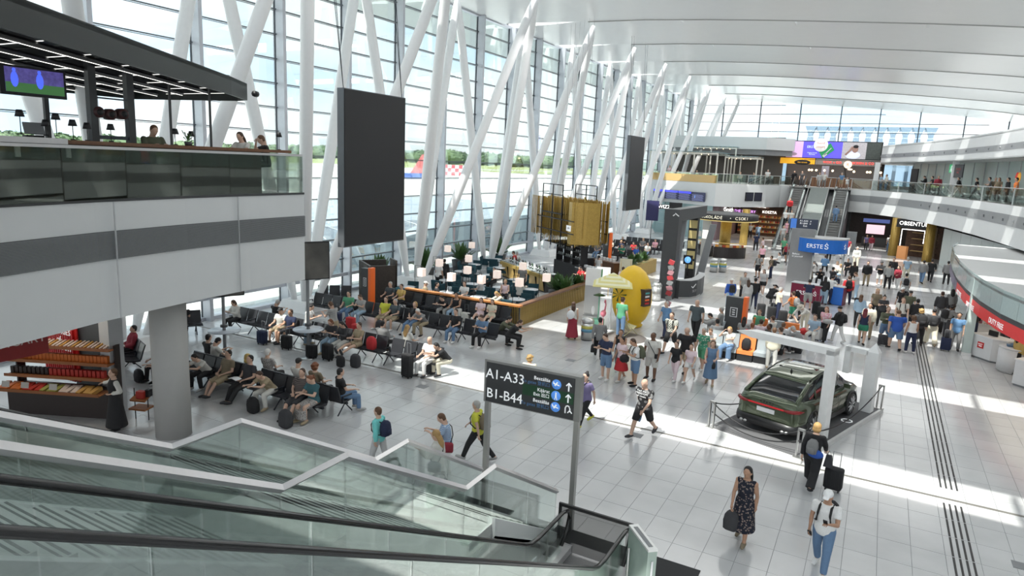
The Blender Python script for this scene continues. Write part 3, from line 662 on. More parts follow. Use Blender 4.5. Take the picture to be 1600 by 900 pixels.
def rail(name, label, pts, z, pane=1.5, h=1.05):
    r_ = thing(name, label, 'balustrade')
    n = 0
    for a, b_ in zip(pts[:-1], pts[1:]):
        A, B = Vector(a), Vector(b_); L = (B-A).length; k = max(1, round(L/2.6))
        for i in range(k):
            u, v = A.lerp(B, (i+.01)/k), A.lerp(B, (i+.99)/k)
            MB().strip([u, v], z+.05, z+h-.03, .015).build('glass_pane', bglass, r_)
        MB().box((a[0], a[1], z+h/2), (.05, .05, h)).build('post', steel, r_)
    MB().tube([(x, y, z+h) for x, y in pts], .03, 6).build('handrail', steel, r_)
rail('mezzanine_railing', 'glass railing with thin steel handrail along the curved right mezzanine', fR[:-1], ZT)
rail('mezzanine_railing', 'glass railing along the dark far terrace left of the far escalators', fL[2:], ZT)
rail('mezzanine_railing', 'thin white rail above the wooden planter on the far left terrace', fL[:3], ZT)
t = thing('terrace_planter', 'long pale wooden planter box along the far left terrace edge', 'planter')
MB().strip([(-25.0, 80.0), (-20.6, 77.5), (-16.3, 75.15)], ZT+.02, ZT+.85, .35).build('board', lwood, t)
# glazed shopfront behind the right mezzanine walkway
gs = struct(empty('shopfront_upper')); gg = mat('pale_green_panel', (.46, .56, .54), .3)
gl_ = [(x+2.6, y+.6) for x, y in fU[1:]]
for a, b_ in zip(gl_[:-1], gl_[1:]):
    A, B = Vector(a), Vector(b_); n = 3
    for i in range(n):
        u, v = A.lerp(B, (i+.01)/n), A.lerp(B, (i+.99)/n)
        MB().strip([u, v], ZT, 9.2, .05).build('panel', gg, gs)
        MB().box((u.x-.03, u.y, 7.7), (.07, .07, 3)).build('mullion', lgrey, gs)
for i, (x, y) in enumerate([(-1.2, 84.2), (4.9, 69.5)]): struct(MB().b2(x, x+.5, y, y+.5, ZT, 9.2).build('column_white', white))
t = thing('payment_logo', 'red and orange overlapping discs on the pale green panels of the right mezzanine', 'sign', (8.32, 60.3, 8.0), R(-82))
MB().tube([(-.22, 0, 0), (-.22, -.03, 0)], .36, 18).build('red_disc', mat('logo_red', (.80, .04, .03), .5, emis=.2), t); MB().tube([(.22, -.01, 0), (.22, -.035, 0)], .36, 18).build('orange_disc', mat('logo_orange', (.95, .45, .05), .5, emis=.2), t)
t = thing('exit_sign_board', 'green running-man exit sign beside a dark board on the right mezzanine', 'sign', (5.2, 69.2, 8.6), R(-70))
MB().box((-.9, 0, 0), (.7, .08, .7)).build('green_panel', mat('running_green', (.02, .32, .12), .5, emis=.5), t); MB().box((.35, 0, -.2), (1.6, .08, 1.1)).build('board', dgrey, t)
MB().sph((-.85, -.05, .2), (.07, .01, .07), 8, 5).box((-.9, -.05, .02), (.1, .01, .25)).box((-1.0, -.05, -.18), (.07, .01, .2)).box((-.8, -.05, -.18), (.07, .01, .2)).build('pictogram', sw, t)
text('lettering', 'FOOD\nWC', .28, mat('board_red', (.5, .12, .12), .5), t, (.4, -.06, -.2))
t = thing('dark_door', 'black doorway leaf standing in the pale panels of the right mezzanine', 'door', (2.5, 79.6, ZT), R(-65)); MB().box((0, 0, 1.2), (1.3, .1, 2.4)).build('door_leaf', black, t)
# ---- block left of the food court
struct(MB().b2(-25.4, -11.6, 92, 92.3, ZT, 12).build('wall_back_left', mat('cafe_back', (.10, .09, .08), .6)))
b = struct(empty('bulkhead_left'))
MB().prism([(-25.4, 88.2), (-13.2, 88.2), (-10.4, 91), (-10.4, 92.5), (-25.4, 92.5)], 10.35, 11.8).build('white_band', wall_m, b)
MB().prism([(-25.4, 88.6), (-13.4, 88.6), (-10.6, 91.2), (-10.6, 92.5), (-25.4, 92.5)], 9.7, 10.35).build('grey_band', louv, b)
# food court
MB_ = MB()
fc = thing('video_wall', 'wide food court video wall with a purple sunset, blue advert and man in white shirt', 'screen', (-6.15, 91.9, 9.6))
MB().b2(-5.4, 5.4, 0, .3, -.15, 2.1).build('casing', black, fc)
def scr(x0, x1, z0, z1, m_, name='screen_area'): MB().b2(x0, x1, -.02, .0, z0, z1).build(name, m_, fc)
scr(-5.2, -3.3, .05, 2.0, mat('scr_purple', (.62, .42, .66), .5, emis=.55)); scr(-3.3, 1.1, .05, 2.0, mat('scr_blue', (.10, .08, .62), .5, emis=.7)); scr(1.1, 3.7, .05, 2.0, mat('scr_grey', (.42, .40, .42), .5, emis=.4, noise=.3)); scr(3.7, 5.25, .05, 2.0, mat('scr_dark', (.05, .06, .055), .5, emis=.3, noise=.5))
MB().sph((2.3, -.04, .5), (.85, .03, .45), 14, 8).build('shirt_picture', mat('scr_shirt', (.62, .66, .78), .5, emis=.5), fc)
MB().sph((2.5, -.07, 1.2), (.33, .03, .42), 12, 8).tube([(1.5, -.07, .5), (1.9, -.07, .95), (2.2, -.07, 1.5)], .12, 6).build('head_picture', mat('scr_skin', (.28, .17, .14), .5, emis=.4), fc)
MB().sph((2.55, -.09, 1.5), (.3, .02, .2), 10, 6).build('hair_picture', black, fc)
MB().sph((-4.4, -.04, .45), (.5, .02, .2), 10, 6).build('rock_picture', mat('scr_rock', (.35, .25, .33), .5, emis=.3), fc)
text('lettering', 'ERSTE', .42, mat('scr_text', (.6, .75, 1), .5, emis=.7), fc, (-2.3, -.04, 1.35)); text('lettering', 'Happy travels\nFly Erste', .2, MC['scr_text'], fc, (-2.2, -.04, .55))
gd = MB().add([(.3, -.3, 1.75), (-.9, -.3, .7), (-.4, -.3, -.1), (.8, -.3, .95), (.3, -.2, 1.75), (-.9, -.2, .7), (-.4, -.2, -.1), (.8, -.2, .95)], [(0, 1, 2, 3), (7, 6, 5, 4), (0, 4, 5, 1), (1, 5, 6, 2), (2, 6, 7, 3), (3, 7, 4, 0)])
t = thing('food_court_sign', 'round white food court disc over a green fork tag before the video wall', 'sign', (-6.7, 92.08, 9.7))
gd.build('green_tag', mat('tag_green', (.02, .28, .10), .5, emis=.3), t)
MB().tube([(-.75, -.4, 1.5), (-.75, -.5, 1.5)], .8, 26).build('disc', mat('disc_white', (.85, .85, .84), .5, emis=.4), t)
text('lettering', 'food\ncourt', .46, mat('disc_red', (.55, .16, .12), .5), t, (-.75, -.52, 1.5))
MB().box((.1, -.33, .75), (.09, .03, 1.1), ry=R(40)).box((-.2, -.33, .3), (.3, .03, .5), ry=R(40)).build('fork', white, t)
for x0, x1, m_, bod, tm_, lab in ((-11.9, -7.9, mat('yellow_sign', (.90, .45, .02), .5, emis=.35), '', black, 'yellow food stall signboard with black oval under the video wall'), (-7.8, -.6, mat('grey_sign', (.33, .30, .28), .5), 'WOK n GO      CHICKEN & CO', mat('neon_red', (1, .05, .04), .5, emis=1.2), 'grey food stall signboard with glowing red letters under the video wall')):
    t = thing('stall_signboard', lab, 'sign', ((x0+x1)/2, 91.6, 9.15)); MB().box((0, 0, .0), (x1-x0, .2, .6)).box((0, .05, .3), (x1-x0, .1, .2)).build('board', m_, t)
    if bod: text('lettering', bod, .4, tm_, t, (0, -.12, 0))
    else: MB().sph((.6, -.12, -.1), (.95, .04, .32), 16, 6).build('black_oval', black, t); text('lettering', 'the street', .28, MC['yellow_sign'], t, (.6, -.17, -.1))
t = thing('chicken_sign', 'round glowing cream lantern sign hanging at the food stalls', 'sign', (-4.2, 91.5, 8.95)); MB().tube([(0, 0, 0), (0, -.15, 0)], .45, 20).build('disc', mat('lantern_cream', (1, .75, .55), .5, emis=.9), t); MB().sph((.3, -.1, -.55), (.3, .08, .12), 10, 5).build('tail', MC['lantern_cream'], t); text('lettering', 'R', .5, MC['neon_red'], t, (0, -.17, 0))
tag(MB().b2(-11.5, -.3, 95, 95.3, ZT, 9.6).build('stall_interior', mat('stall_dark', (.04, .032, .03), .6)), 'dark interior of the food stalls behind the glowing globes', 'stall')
for x0, x1, lab in ((-7.9, -4.0, 'brown slatted wooden stall counter at the top of the far stair'), (-3.7, .6, 'brown slatted wooden stall counter right of the far escalators')):
    t = thing('stall_counter', lab, 'counter', ((x0+x1)/2, 90.3, ZT)); MB().box((0, 0, .55), (x1-x0, .7, 1.1)).build('front', wood, t); MB().box((0, 0, 1.13), (x1-x0+.1, .8, .06)).build('top', lgrey, t)
    for k in range(int((x1-x0)/.35)): MB().box((-(x1-x0)/2+.2+k*.35, -.37, .55), (.12, .03, 1.05)).build('slat', mat('slat_brown', (.22, .11, .05), .5), t)
struct(MB().b2(-9, -.2, 90.1, 90.3, 9.36, 9.42).build('trim_lamp_rail', black))
globe = mat('globe_warm', (1, .72, .45), .5, emis=3)
for i, x in enumerate((-8.3, -8.0, -7.5, -6.6, -5.7, -3.4, -2.0, -1.7, -1.15, -.6)):
    t = thing('globe_lamp', 'small warm glowing globe lamp over the food stall counters', 'lamp', (x, 90.2, 8.15), 0, 'row of warm globe lamps at the food court'); MB().sph((0, 0, 0), .13, 10, 6).build('globe', globe, t); MB().cyl((0, 0, .1), .01, 1.15, 5).build('flex', black, t)
tag(MB().b2(-7.0, -6.2, 91.4, 91.8, ZT, 8.7).build('menu_pillar', mat('menu_pillar', (.40, .38, .46), .5)), 'slim grey menu pillar between the two food stalls', 'pillar')
# pergola on far left terrace
def pergola(x0, x1, y0, y1, z, label, cols):
    t = thing('pergola', label, 'pergola', (x0, y0, ZT)); w_, d_ = x1-x0, y1-y0; zz = z-ZT
    pm_ = mat('pergola_white', (.70, .68, .62), .4); 
    for i in range(int(w_/.55)+1): MB().b2(i*.55-.03, i*.55+.03, 0, d_, zz, zz+.1).build('louvre', pm_, t)
    for y in (0, d_): MB().b2(-.05, w_+.05, y-.05, y+.05, zz-.12, zz+.02).build('beam', pm_, t)
    MB().b2(-.1, w_+.1, -.1, d_+.1, zz+.12, zz+.16).build('glass_roof', mat('blue_glass_roof', (.35, .52, .56), .15), t)
    for i in range(cols+1):
        for y in (.1, d_-.1): MB().b2(w_*i/cols-.07, w_*i/cols+.07, y-.07, y+.07, 0, zz).build('post', pm_, t)
    for i in range(int(w_/.8)): MB().sph((.4+i*.8, .3, zz-.15), .05, 6, 4).build('fairy_light', globe, t)
    return t
pergola(-25, -17.1, 79.6, 86, 9.5, 'larger white slatted pergola with fairy lights on the far left terrace', 3)
pergola(-16.8, -13.2, 82.5, 86.5, 9.2, 'smaller lower white pergola beside the glass-railed far terrace', 1)
pergola(-22.5, -16.5, 86.8, 90.8, 10.4, 'tallest pergola with blue glass roof at the back of the far terrace', 2)
# ---- escalators and stair at the far end
for xc, lab in ((-8.5, 'far escalator on the left carrying people with red bags'), (-4.1, 'far escalator on the right with one man riding it')):
    escalator('escalator', xc, 72.2, 1, 6.2, lab, None, full=False)
t = struct(empty('stair_far')); n = 36
grey_st = mat('stair_grey_green', (.30, .33, .32), .5); lit = mat('stair_riser', (.20, .22, .22), .5)
for k in range(n):
    y = 72.4+k*10.9/n; z = (k+1)*6.2/n
    MB().b2(-7.25, -5.35, y, y+10.9/n+.03, z-6.2/n, z).b2(-7.2, -5.4, y+.0, y+.035, z, z+.004, 1).build('stair_tread', [grey_st, dgrey], t)
for x in (-7.3, -5.3): MB().tube([(x, 72.2, .95), (x, 83.1, 7.2)], .05, 5).build('handrail', steel, t)
MB().add([(-9.4, 73, 0), (-3.2, 73, 0), (-3.2, 84, 6.0), (-9.4, 84, 6.0), (-9.4, 84, 0), (-3.2, 84, 0)], [(0, 1, 2, 3), (0, 3, 4), (1, 5, 2), (4, 3, 2, 5), (0, 4, 5, 1)]).build('under_stair', dgrey, t)
# ================================================================ SHOPS UNDER THE FAR MEZZANINES
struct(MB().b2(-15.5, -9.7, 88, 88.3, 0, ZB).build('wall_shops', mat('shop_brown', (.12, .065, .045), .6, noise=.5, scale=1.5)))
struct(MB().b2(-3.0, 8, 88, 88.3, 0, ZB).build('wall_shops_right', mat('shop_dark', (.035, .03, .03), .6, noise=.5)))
gw = struct(empty('glass_partition_far'))
for k in range(7):
    u, v = Vector((-25, 80.4)).lerp(Vector((-16.2, 75.6)), k/7), Vector((-25, 80.4)).lerp(Vector((-16.2, 75.6)), (k+.97)/7)
    for z0, z1 in ((0, 1.2), (1.22, 2.45), (2.47, ZB)): MB().strip([u, v], z0, z1, .04).build('panel', mat('cyan_glass', (.33, .47, .48), .25), gw)
struct(MB().b2(-16.3, -15.6, 75.7, 88, 0, ZB).build('wall_red_shop', mat('mauve_wall', (.20, .13, .14), .6)))
def shop_sign(txt, size, m_, px, z, y, lab, sx=1, board=None):
    x = px; t = thing('shop_sign', lab, 'sign', (x, y, z))
    if board: MB().box((0, .06, 0), board[0]).build('board', board[1], t)
    else: MB().box((0, .06, -size*.5), (size*len(txt)*.55, .04, .04)).build('mounting_rail', black, t)
    text('lettering', txt, size, m_, t, (0, 0, 0), sx=sx); MB().b2(-.4, -.36, .05, .09, 0, ZB+.02-z).build('hanger', black, t); MB().b2(.36, .4, .05, .09, 0, ZB+.02-z).build('hanger', black, t)
glow = mat('glow_white', (1, .97, .93), .5, emis=1.6)
shop_sign('WIZZAIR', .55, glow, -21.6, 3.2, 77.0, 'white lettering partly hidden behind the dark gate tower', board=((2.6, .05, .5), black))
shop_sign('WHSmith', .68, glow, -15.35, 3.32, 78.3, 'white serif bookshop lettering above the chocolate kiosk', sx=.62, board=((1.9, .06, .7), mat('sign_brown', (.07, .035, .025), .6)))
shop_sign('THE BAKERY', .42, mat('glow_violet', (.75, .35, .9), .5, emis=1.3), -13.6, 3.15, 80.2, 'violet glowing lettering right of the bookshop sign', board=((2.7, .06, .55), MC['sign_brown']))
shop_sign('KOSZTA', .42, glow, -11.6, 2.96, 85, 'small white glowing lettering left of the far escalators', board=((1.7, .06, .5), MC['sign_brown']))
shop_sign('COFFEE', .3, glow, -12.4, 3.6, 84, 'tiny white lettering under the far mezzanine edge left of the escalator', board=((1.7, .06, .36), MC['sign_brown']))
# shelving inside the brown shops
for i in range(5):
    x = -14.8+i*1.15; t = thing('shop_shelf', ['red lit shop shelf behind the chocolate kiosk, first from left', 'warm lit gift shelf behind the chocolate kiosk, second from left', 'amber shop shelf behind the golden column', 'brown shop shelf with bright packets beneath the violet sign', 'dark clothes rack left of the far escalator'][i], 'shelf', (x, 86.6, 0))
    MB().box((0, .2, 1.3), (1.1, .06, 2.6)).build('back', wood, t)
    for k in range(4):
        MB().box((0, 0, .4+k*.6), (1.1, .4, .04)).build('board', lwood, t)
        for q in range(5): MB().box((-.42+q*.21, 0, .52+k*.6), (.15, .2, .2)).build('box', [mat('pack_red', (.45, .05, .03), .5), mat('pack_amber', (.55, .25, .05), .5), mat('pack_cream', (.6, .5, .35), .5)][(q+k+i) % 3], t)
gc = lambda x, y, lab: (lambda t: (MB().cyl((0, 0, 0), .38, ZB, 22).build('shaft', gold, t), [MB().box((.38*math.cos(a), .38*math.sin(a), ZB/2), (.03, .03, ZB), rz=a).build('flute', gold, t) for a in [q*.45 for q in range(14)]]))(struct(empty('column_gold', (x, y, 0))))
gc(-12.3, 73.5, ''); gc(1.5, 76.6, ''); gc(4.3, 73.8, '')
# chocolate kiosk
ck = thing('chocolate_kiosk', 'round chocolate kiosk with dark lettered canopy and lit display counters', 'kiosk', (-12.2, 62.6, 0))
MB().lathe((0, 0, 0), [(2.75, 3.28), (2.8, 3.33), (2.8, 3.78), (2.7, 3.83), (0, 3.86)], 40).build('canopy', black, ck)
MB().lathe((0, 0, 0), [(2.82, 3.23), (2.86, 3.26), (2.82, 3.30)], 40).build('gold_rim', mat('rim_gold', (.65, .5, .2), .3, .6, emis=.3), ck)
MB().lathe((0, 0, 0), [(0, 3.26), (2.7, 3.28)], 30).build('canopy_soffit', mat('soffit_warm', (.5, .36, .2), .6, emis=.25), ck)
for i, ch in enumerate('CSOKOLÁDÉ  • CSOKI'):
    a = R(-128+i*5.2); text('lettering', ch, .36, mat('cream_letter', (.85, .8, .65), .5, emis=.5), ck, (2.83*math.cos(a), 2.83*math.sin(a), 3.55), (R(90), 0, a+R(90))) if ch.strip() else None
for (a0, a1) in ((200, 250), (262, 340)):
    mb = MB(); top = MB(); gs_ = MB(); N = 10
    ring = [(R(a0+(a1-a0)*i/N)) for i in range(N+1)]
    mb.loft([[(2.3*math.cos(a), 2.3*math.sin(a), 0), (2.3*math.cos(a), 2.3*math.sin(a), .95), (1.5*math.cos(a), 1.5*math.sin(a), .95), (1.5*math.cos(a), 1.5*math.sin(a), 0)] for a in ring], smooth=False).build('counter', mat('kiosk_black', (.025, .02, .02), .25), ck)
    for k in range(9):
        a = R(a0+(a1-a0)*(k+.5)/9)
        MB().box((1.95*math.cos(a), 1.95*math.sin(a), 1.05), (.22, .28, .18), rz=a).build('praline_tray', [mat('tray_amber', (.6, .28, .06), .5, emis=.2), mat('pack_cream', (.6, .5, .35), .5), mat('tray_red', (.5, .08, .03), .5)][k % 3], ck)
    MB().loft([[(2.25*math.cos(a), 2.25*math.sin(a), 1.3), (2.25*math.cos(a), 2.25*math.sin(a), 1.33), (1.9*math.cos(a), 1.9*math.sin(a), 1.33), (1.9*math.cos(a), 1.9*math.sin(a), 1.3)] for a in ring], smooth=False).build('glass_shelf', mat('shelf_gold', (.5, .35, .12), .4, emis=.2), ck)
MB().cyl((0, .6, 0), .5, 3.28, 18).build('core', gold, ck)
MB().box((-1.1, -2.3, 1.64), (.65, .3, 3.28)).build('pier', mat('pier_light', (.40, .40, .38), .4), ck); MB().box((-1.1, -2.47, 2.0), (.55, .02, .75)).build('lit_panel', mat('lit_panel', (.9, .88, .8), .5, emis=.6), ck)
MB().box((-2.2, -1.2, 1.9), (.9, .05, .5)).build('menu_board', white, ck)
# departures board and small tvs
an = math.atan2(-2.7, 4.75)
db = thing('departures_board', 'four-panel blue departures board on the far left white fascia', 'display', (-20.6, 77.45, 4.62), an)
for k in range(4):
    MB().box((-3.05+k*2.03, -.06, 0), (1.98, .08, 1.0)).build('panel', mat('dep_navy', (.012, .015, .06), .3, emis=.25), db)
    MB().box((-3.05+k*2.03, -.105, .38), (1.94, .01, .2)).build('header', mat('dep_blue', (.05, .06, .8), .3, emis=.9) if k < 3 else MC['dep_navy'], db)
    for r_ in range(6): MB().box((-3.05+k*2.03+(0 if r_ % 2 else -.1), -.11, .2-r_*.12), (1.6, .004, .035)).build('flight_row', mat('dep_row', (.25, .27, .5), .4, emis=.35), db)
text('lettering', 'i', .5, mat('dep_glow', (.15, .35, .9), .4, emis=1), db, (2.6, -.12, 0))
for i, (x, y) in enumerate(((-13.0, 78.1), (-12.3, 79.4))):
    t = thing('information_screen', ['left black information screen on the far fascia', 'right black information screen on the far fascia'][i], 'screen', (x+.1, y-.15, 4.9), R(60)); MB().box((0, 0, 0), (1.25, .1, .95)).build('casing', black, t); MB().box((0, -.055, 0), (1.1, .01, .8)).build('display', mat('scr_night', (.03, .03, .05), .3), t)
for i, (x, y) in enumerate(((-21.3, 70.2), (-18.6, 69.2))):
    t = thing('pole_display', ['dark blue display on a pole left of the far glass partition', 'black display on a pole before the far glass partition'][i], 'screen', (x, y, 0), R(10)); MB().cyl((0, 0, 0), .05, 3, 8).build('pole', mgrey, t); MB().box((0, -.08, 3.1), (1.3, .12, 2.1)).build('display', [mat('navy_display', (.04, .04, .12), .3), screen_off][i], t)
# obsentum shop
t = thing('perfume_shop', 'dark shopfront with white lettering between two golden columns', 'shop', (2.9, 74.6, 0), R(-22))
MB().box((0, .4, 3.35), (3.2, .5, .8)).build('header', black, t); text('lettering', 'OBSENTUM', .52, glow, t, (0, .12, 3.35))
MB().box((0, 3, 1.5), (3.2, .1, 3)).build('back_wall', mat('shop_amber', (.10, .05, .03), .6, noise=.6), t)
for k in range(4): MB().box((.2, 2.6, .6+k*.6), (2.2, .5, .05)).build('shelf', lwood, t)
MB().tube([(-1.0, .1, 0.9), (-1.0, .1, 2.8), (1.0, .1, 2.8), (1.0, .1, 1.6)], .05, 4).build('light_frame', glow, t)
MB().box((-.55, -.3, .6), (.8, .5, 1.2)).build('display_stand', mat('stand_amber', (.5, .22, .08), .5, emis=.3), t)
MB().box((1.8, .2, 1.6), (.5, .3, 3.2)).build('mosaic_pier', mat('mosaic', (.32, .22, .14), .5, noise=.7, scale=18), t)
wd = struct(empty('glass_wall_right'))
for k in range(8):
    u, v = Vector((5.2, 72.0)).lerp(Vector((8.8, 52)), k/8), Vector((5.2, 72.0)).lerp(Vector((8.8, 52)), (k+.985)/8); MB().strip([u, v], 0, 3.3, .05).build('panel', mat('wall_panel_pale', (.60, .66, .66), .35), wd)
# pink lit stands and dark counters below right mezzanine
t = thing('lit_display', 'white and pink lit display panels deep under the right mezzanine', 'display', (-.3, 85, 0)); MB().box((0, 0, 1.9), (1.8, .1, 1.0)).build('panel', mat('pink_panel', (.85, .6, .68), .5, emis=.7), t); MB().box((.0, -.1, .5), (2.4, .6, 1.0)).build('counter', dgrey, t); MB().box((0, 0, 2.85), (2.6, .08, .4)).build('blue_header', mat('head_blue', (.08, .12, .35), .5, emis=.4), t)
tag(MB().box((-2.3, 77, 1.0), (.9, .9, 2.0)).build('grey_kiosk', mgrey), 'plain grey box cabinet at the foot of the right far escalator', 'cabinet')

# ================================================================ AIRLINE GATE TOWERS, DESK
t = thing('gate_tower', 'tall dark information tower with an overhanging crossbeam beside the info desk', 'tower', (-10.5, 38.7, 0))
MB().b2(-.42, .42, -.25, .5, 0, 5.1).build('shaft', dgrey, t); MB().b2(-.43, .43, -.27, .5, 4.62, 5.25).b2(-.2, .43, .5, 6.6, 4.55, 5.25).build('crossbeam', dgrey, t)
MB().add([(-.42, .6, 0), (.3, .6, 0), (.42, 1.6, 4.7), (-.3, 1.6, 4.7), (-.42, .75, 0), (.3, .75, 0), (.42, 1.75, 4.7), (-.3, 1.75, 4.7)], [(0, 1, 2, 3), (7, 6, 5, 4), (0, 4, 5, 1), (1, 5, 6, 2), (2, 6, 7, 3), (3, 7, 4, 0)]).build('slanted_fin', mgrey, t)
MB().b2(-.25, .3, 4.9, 5.4, 0, 4.6).build('second_shaft', black, t)
for k in range(5): MB().box((.05, 4.87, 1.45+k*.66), (.5, .03, .5)).build('gold_square', mat('square_gold', (.55, .45, .2), .5), t)
MB().add([(.2, 5.6, 0), (.7, 5.6, 0), (1.0, 7.2, 4.0), (.6, 7.2, 4.0), (.2, 5.8, 0), (.7, 5.8, 0), (1.0, 7.4, 4.0), (.6, 7.4, 4.0)], [(0, 1, 2, 3), (7, 6, 5, 4), (0, 4, 5, 1), (1, 5, 6, 2), (2, 6, 7, 3), (3, 7, 4, 0)]).build('slanted_fin', mgrey, t)
MB().box((.3, -.27, 4.95), (.28, .02, .06), ry=R(35)).box((.12, -.27, 4.92), (.14, .02, .06), ry=R(-40)).build('tick_mark', white, t)
for z in (1.75, 1.95): MB().box((.3, -.26, z), (.09, .01, .09)).build('label', mat('label_pink', (.7, .45, .5), .5), t)
t = thing('info_desk', 'curved dark grey information desk with white tick emblem', 'desk', (-9.75, 41.0, 0))
MB().loft([[(x, y, 0), (x, y, 1.08), (x-.35, y+.2, 1.08), (x-.35, y+.2, 0)] for x, y in [(-.7, -1.9), (-.1, -2.0), (.45, -1.6), (.68, -.9), (.7, 0), (.6, 1.2), (.4, 2)]], smooth=False).build('body', dgrey, t)
MB().loft([[(x+.03, y-.03, 1.08), (x+.03, y-.03, 1.12), (x-.42, y+.2, 1.12), (x-.42, y+.2, 1.08)] for x, y in [(-.7, -1.9), (-.1, -2.0), (.45, -1.6), (.68, -.9), (.7, 0), (.6, 1.2), (.4, 2)]], smooth=False).build('top', lgrey, t)
MB().loft([[(x+.01, y-.01, 0), (x+.01, y-.01, .1), (x-.3, y+.2, .1), (x-.3, y+.2, 0)] for x, y in [(-.1, -2.0), (.45, -1.6), (.68, -.9), (.7, 0)]], smooth=False).build('plinth', steel, t)
MB().box((.60, -1.25, .75), (.34, .02, .05), rz=R(65), ry=R(-40)).box((.52, -1.45, .7), (.16, .02, .05), rz=R(65), ry=R(40)).build('tick_mark', white, t); text('lettering', 'SKY', .22, mat('soft_grey', (.4, .4, .4), .5), t, (.62, -1.25, .45), (R(90), 0, R(65)))
t = thing('info_display', 'round blue lit information symbol on a black post on the desk', 'display', (-9.95, 40.9, 1.12)); MB().cyl((0, 0, 0), .05, .8, 8).build('post', black, t); MB().box((0, 0, 1.0), (.55, .1, .55)).build('housing', black, t); MB().tube([(0, -.055, 1.0), (0, -.065, 1.0)], .2, 18).build('disc', mat('info_blue', (.15, .42, .85), .4, emis=.7), t); text('lettering', 'i', .3, sw, t, (0, -.07, 1.0))
def bin_(x, y, label, strip=None, s_=1):
    t = thing('litter_bin', label, 'bin', (x, y, 0)); t.scale = (s_, s_, s_)
    MB().cyl((0, 0, .03), .26, .72, 20).build('body', steel, t); MB().cyl((0, 0, 0), .24, .03, 16).build('foot', black, t); MB().lathe((0, 0, 0), [(.27, .75), (.275, .80), (.27, .84), (.2, .93), (.06, .96)], 20).build('lid', steel, t); MB().cyl((0, 0, .74), .262, .03, 20).build('gap', black, t)
    if strip:
        for z, m_ in ((.36, mat('bin_blue', (.12, .30, .42), .5)), (.5, mat('bin_yellow', (.55, .52, .12), .5))): MB().cyl((0, 0, z), .265, .13, 20).build('band', m_, t)
bin_(-10.6, 26.75, 'steel litter bin with blue and yellow bands beside the steel totem', 1, 1.05); bin_(-10.78, 37.5, 'plain steel litter bin at the foot of the dark tower', None, 1.15)
bin_(-10.55, 51.5, 'left banded litter bin before the chocolate kiosk', 1, 1.1); bin_(-10.0, 52.0, 'right banded litter bin before the chocolate kiosk', 1, 1.1); bin_(-8.9, 64.5, 'litter bin near the foot of the far left escalator', None, 1.1)
t = thing('steel_totem', 'tall brushed steel totem with white top and green side strip', 'totem', (-11.85, 30.3, 0), R(8)); MB().b2(-.38, .38, -.1, .12, 0, 1.75).build('shaft', steel, t); MB().b2(-.38, .38, -.1, .12, 1.76, 2.6).build('head', mat('totem_white', (.78, .78, .78), .4), t); MB().b2(.38, .40, -.1, .12, 1.78, 2.6).build('green_strip', mat('totem_green', (.05, .28, .10), .5), t); MB().b2(-.36, .36, -.4, -.1, 0, .3).build('foot', steel, t)
# lemon kiosk
t = thing('lemon_kiosk', 'big yellow lemon-shaped drinks kiosk with serving window', 'kiosk', (-9.95, 30.6, 0)); yl = mat('lemon_yellow', (.80, .50, .015), .45, noise=.05)
MB().lathe((0, 0, 0), [(.55, 0), (.6, .08), (.5, .16), (.72, .4), (.88, .8), (.95, 1.25), (.92, 1.75), (.8, 2.2), (.58, 2.62), (.3, 2.85), (.02, 2.95)], 30).build('shell', yl, t)
MB().box((.72, -.42, 1.55), (.45, .5, .8), rz=R(-20)).build('window', mat('kiosk_window', (.06, .04, .03), .3), t)
for k in range(4): MB().box((.90, -.55, 1.30+k*.16), (.06, .3, .08), rz=R(-20)).build('bottle', [red, orange, white, mat('drink_teal', (.1, .4, .4), .4)][k], t)
for k in range(7): a = k*.9; MB().add([(-.35, -.93, 1.6), (-.35+.38*math.cos(a), -.98, 1.6+.3*math.sin(a)), (-.35+.42*math.cos(a+.25), -.98, 1.6+.33*math.sin(a+.25))], [(0, 1, 2), (2, 1, 0)]).build('palm_leaf', leafm, t)
t = thing('striped_parasol', 'pale yellow striped parasol in front of the lemon kiosk', 'parasol', (-10.35, 28.9, 0), R(20)); ca_, cb_ = mat('parasol_yellow', (.72, .66, .28), .8), mat('parasol_pale', (.80, .78, .55), .8)
apex = Vector((0, 0, 2.75)); 
for sd in range(4):
    q0, q1 = [Vector((1.25*math.cos(a), 1.25*math.sin(a), 2.2)) for a in (R(45+90*sd), R(135+90*sd))]
    for k in range(8):
        a_, b2_ = k/8, (k+1)/8; MB().add([apex.lerp(q0, a_), apex.lerp(q1, a_), apex.lerp(q1, b2_), apex.lerp(q0, b2_), apex.lerp(q0, a_)-Vector((0, 0, .02)), apex.lerp(q1, a_)-Vector((0, 0, .02)), apex.lerp(q1, b2_)-Vector((0, 0, .02)), apex.lerp(q0, b2_)-Vector((0, 0, .02))], [(3, 2, 1, 0), (4, 5, 6, 7)]).build('canopy_stripe', ca_ if k % 2 else cb_, t)
MB().cyl((0, 0, 0), .025, 2.72, 8).build('pole', white, t); MB().cyl((0, 0, 0), .25, .06, 16).build('base', lgrey, t)
tag(MB().cyl((-9.35, 28.1, .001), 1.0, .012, 30).build('round_rug', mat('rug_brown', (.17, .15, .14), .9)), 'round dark rug on the floor before the lemon kiosk', 'rug')
t = thing('deck_chair', 'cream folding deck chair on the round rug', 'chair', (-9.45, 28.7, 0), R(150)); cr = mat('cream_canvas', (.62, .58, .35), .8)
for s_ in (-1, 1):
    MB().tube([(s_*.28, -.4, .02), (s_*.28, .35, .75)], .018, 5).build('leg', cr, t); MB().tube([(s_*.25, .4, .02), (s_*.25, -.35, .45)], .018, 5).build('leg', cr, t)
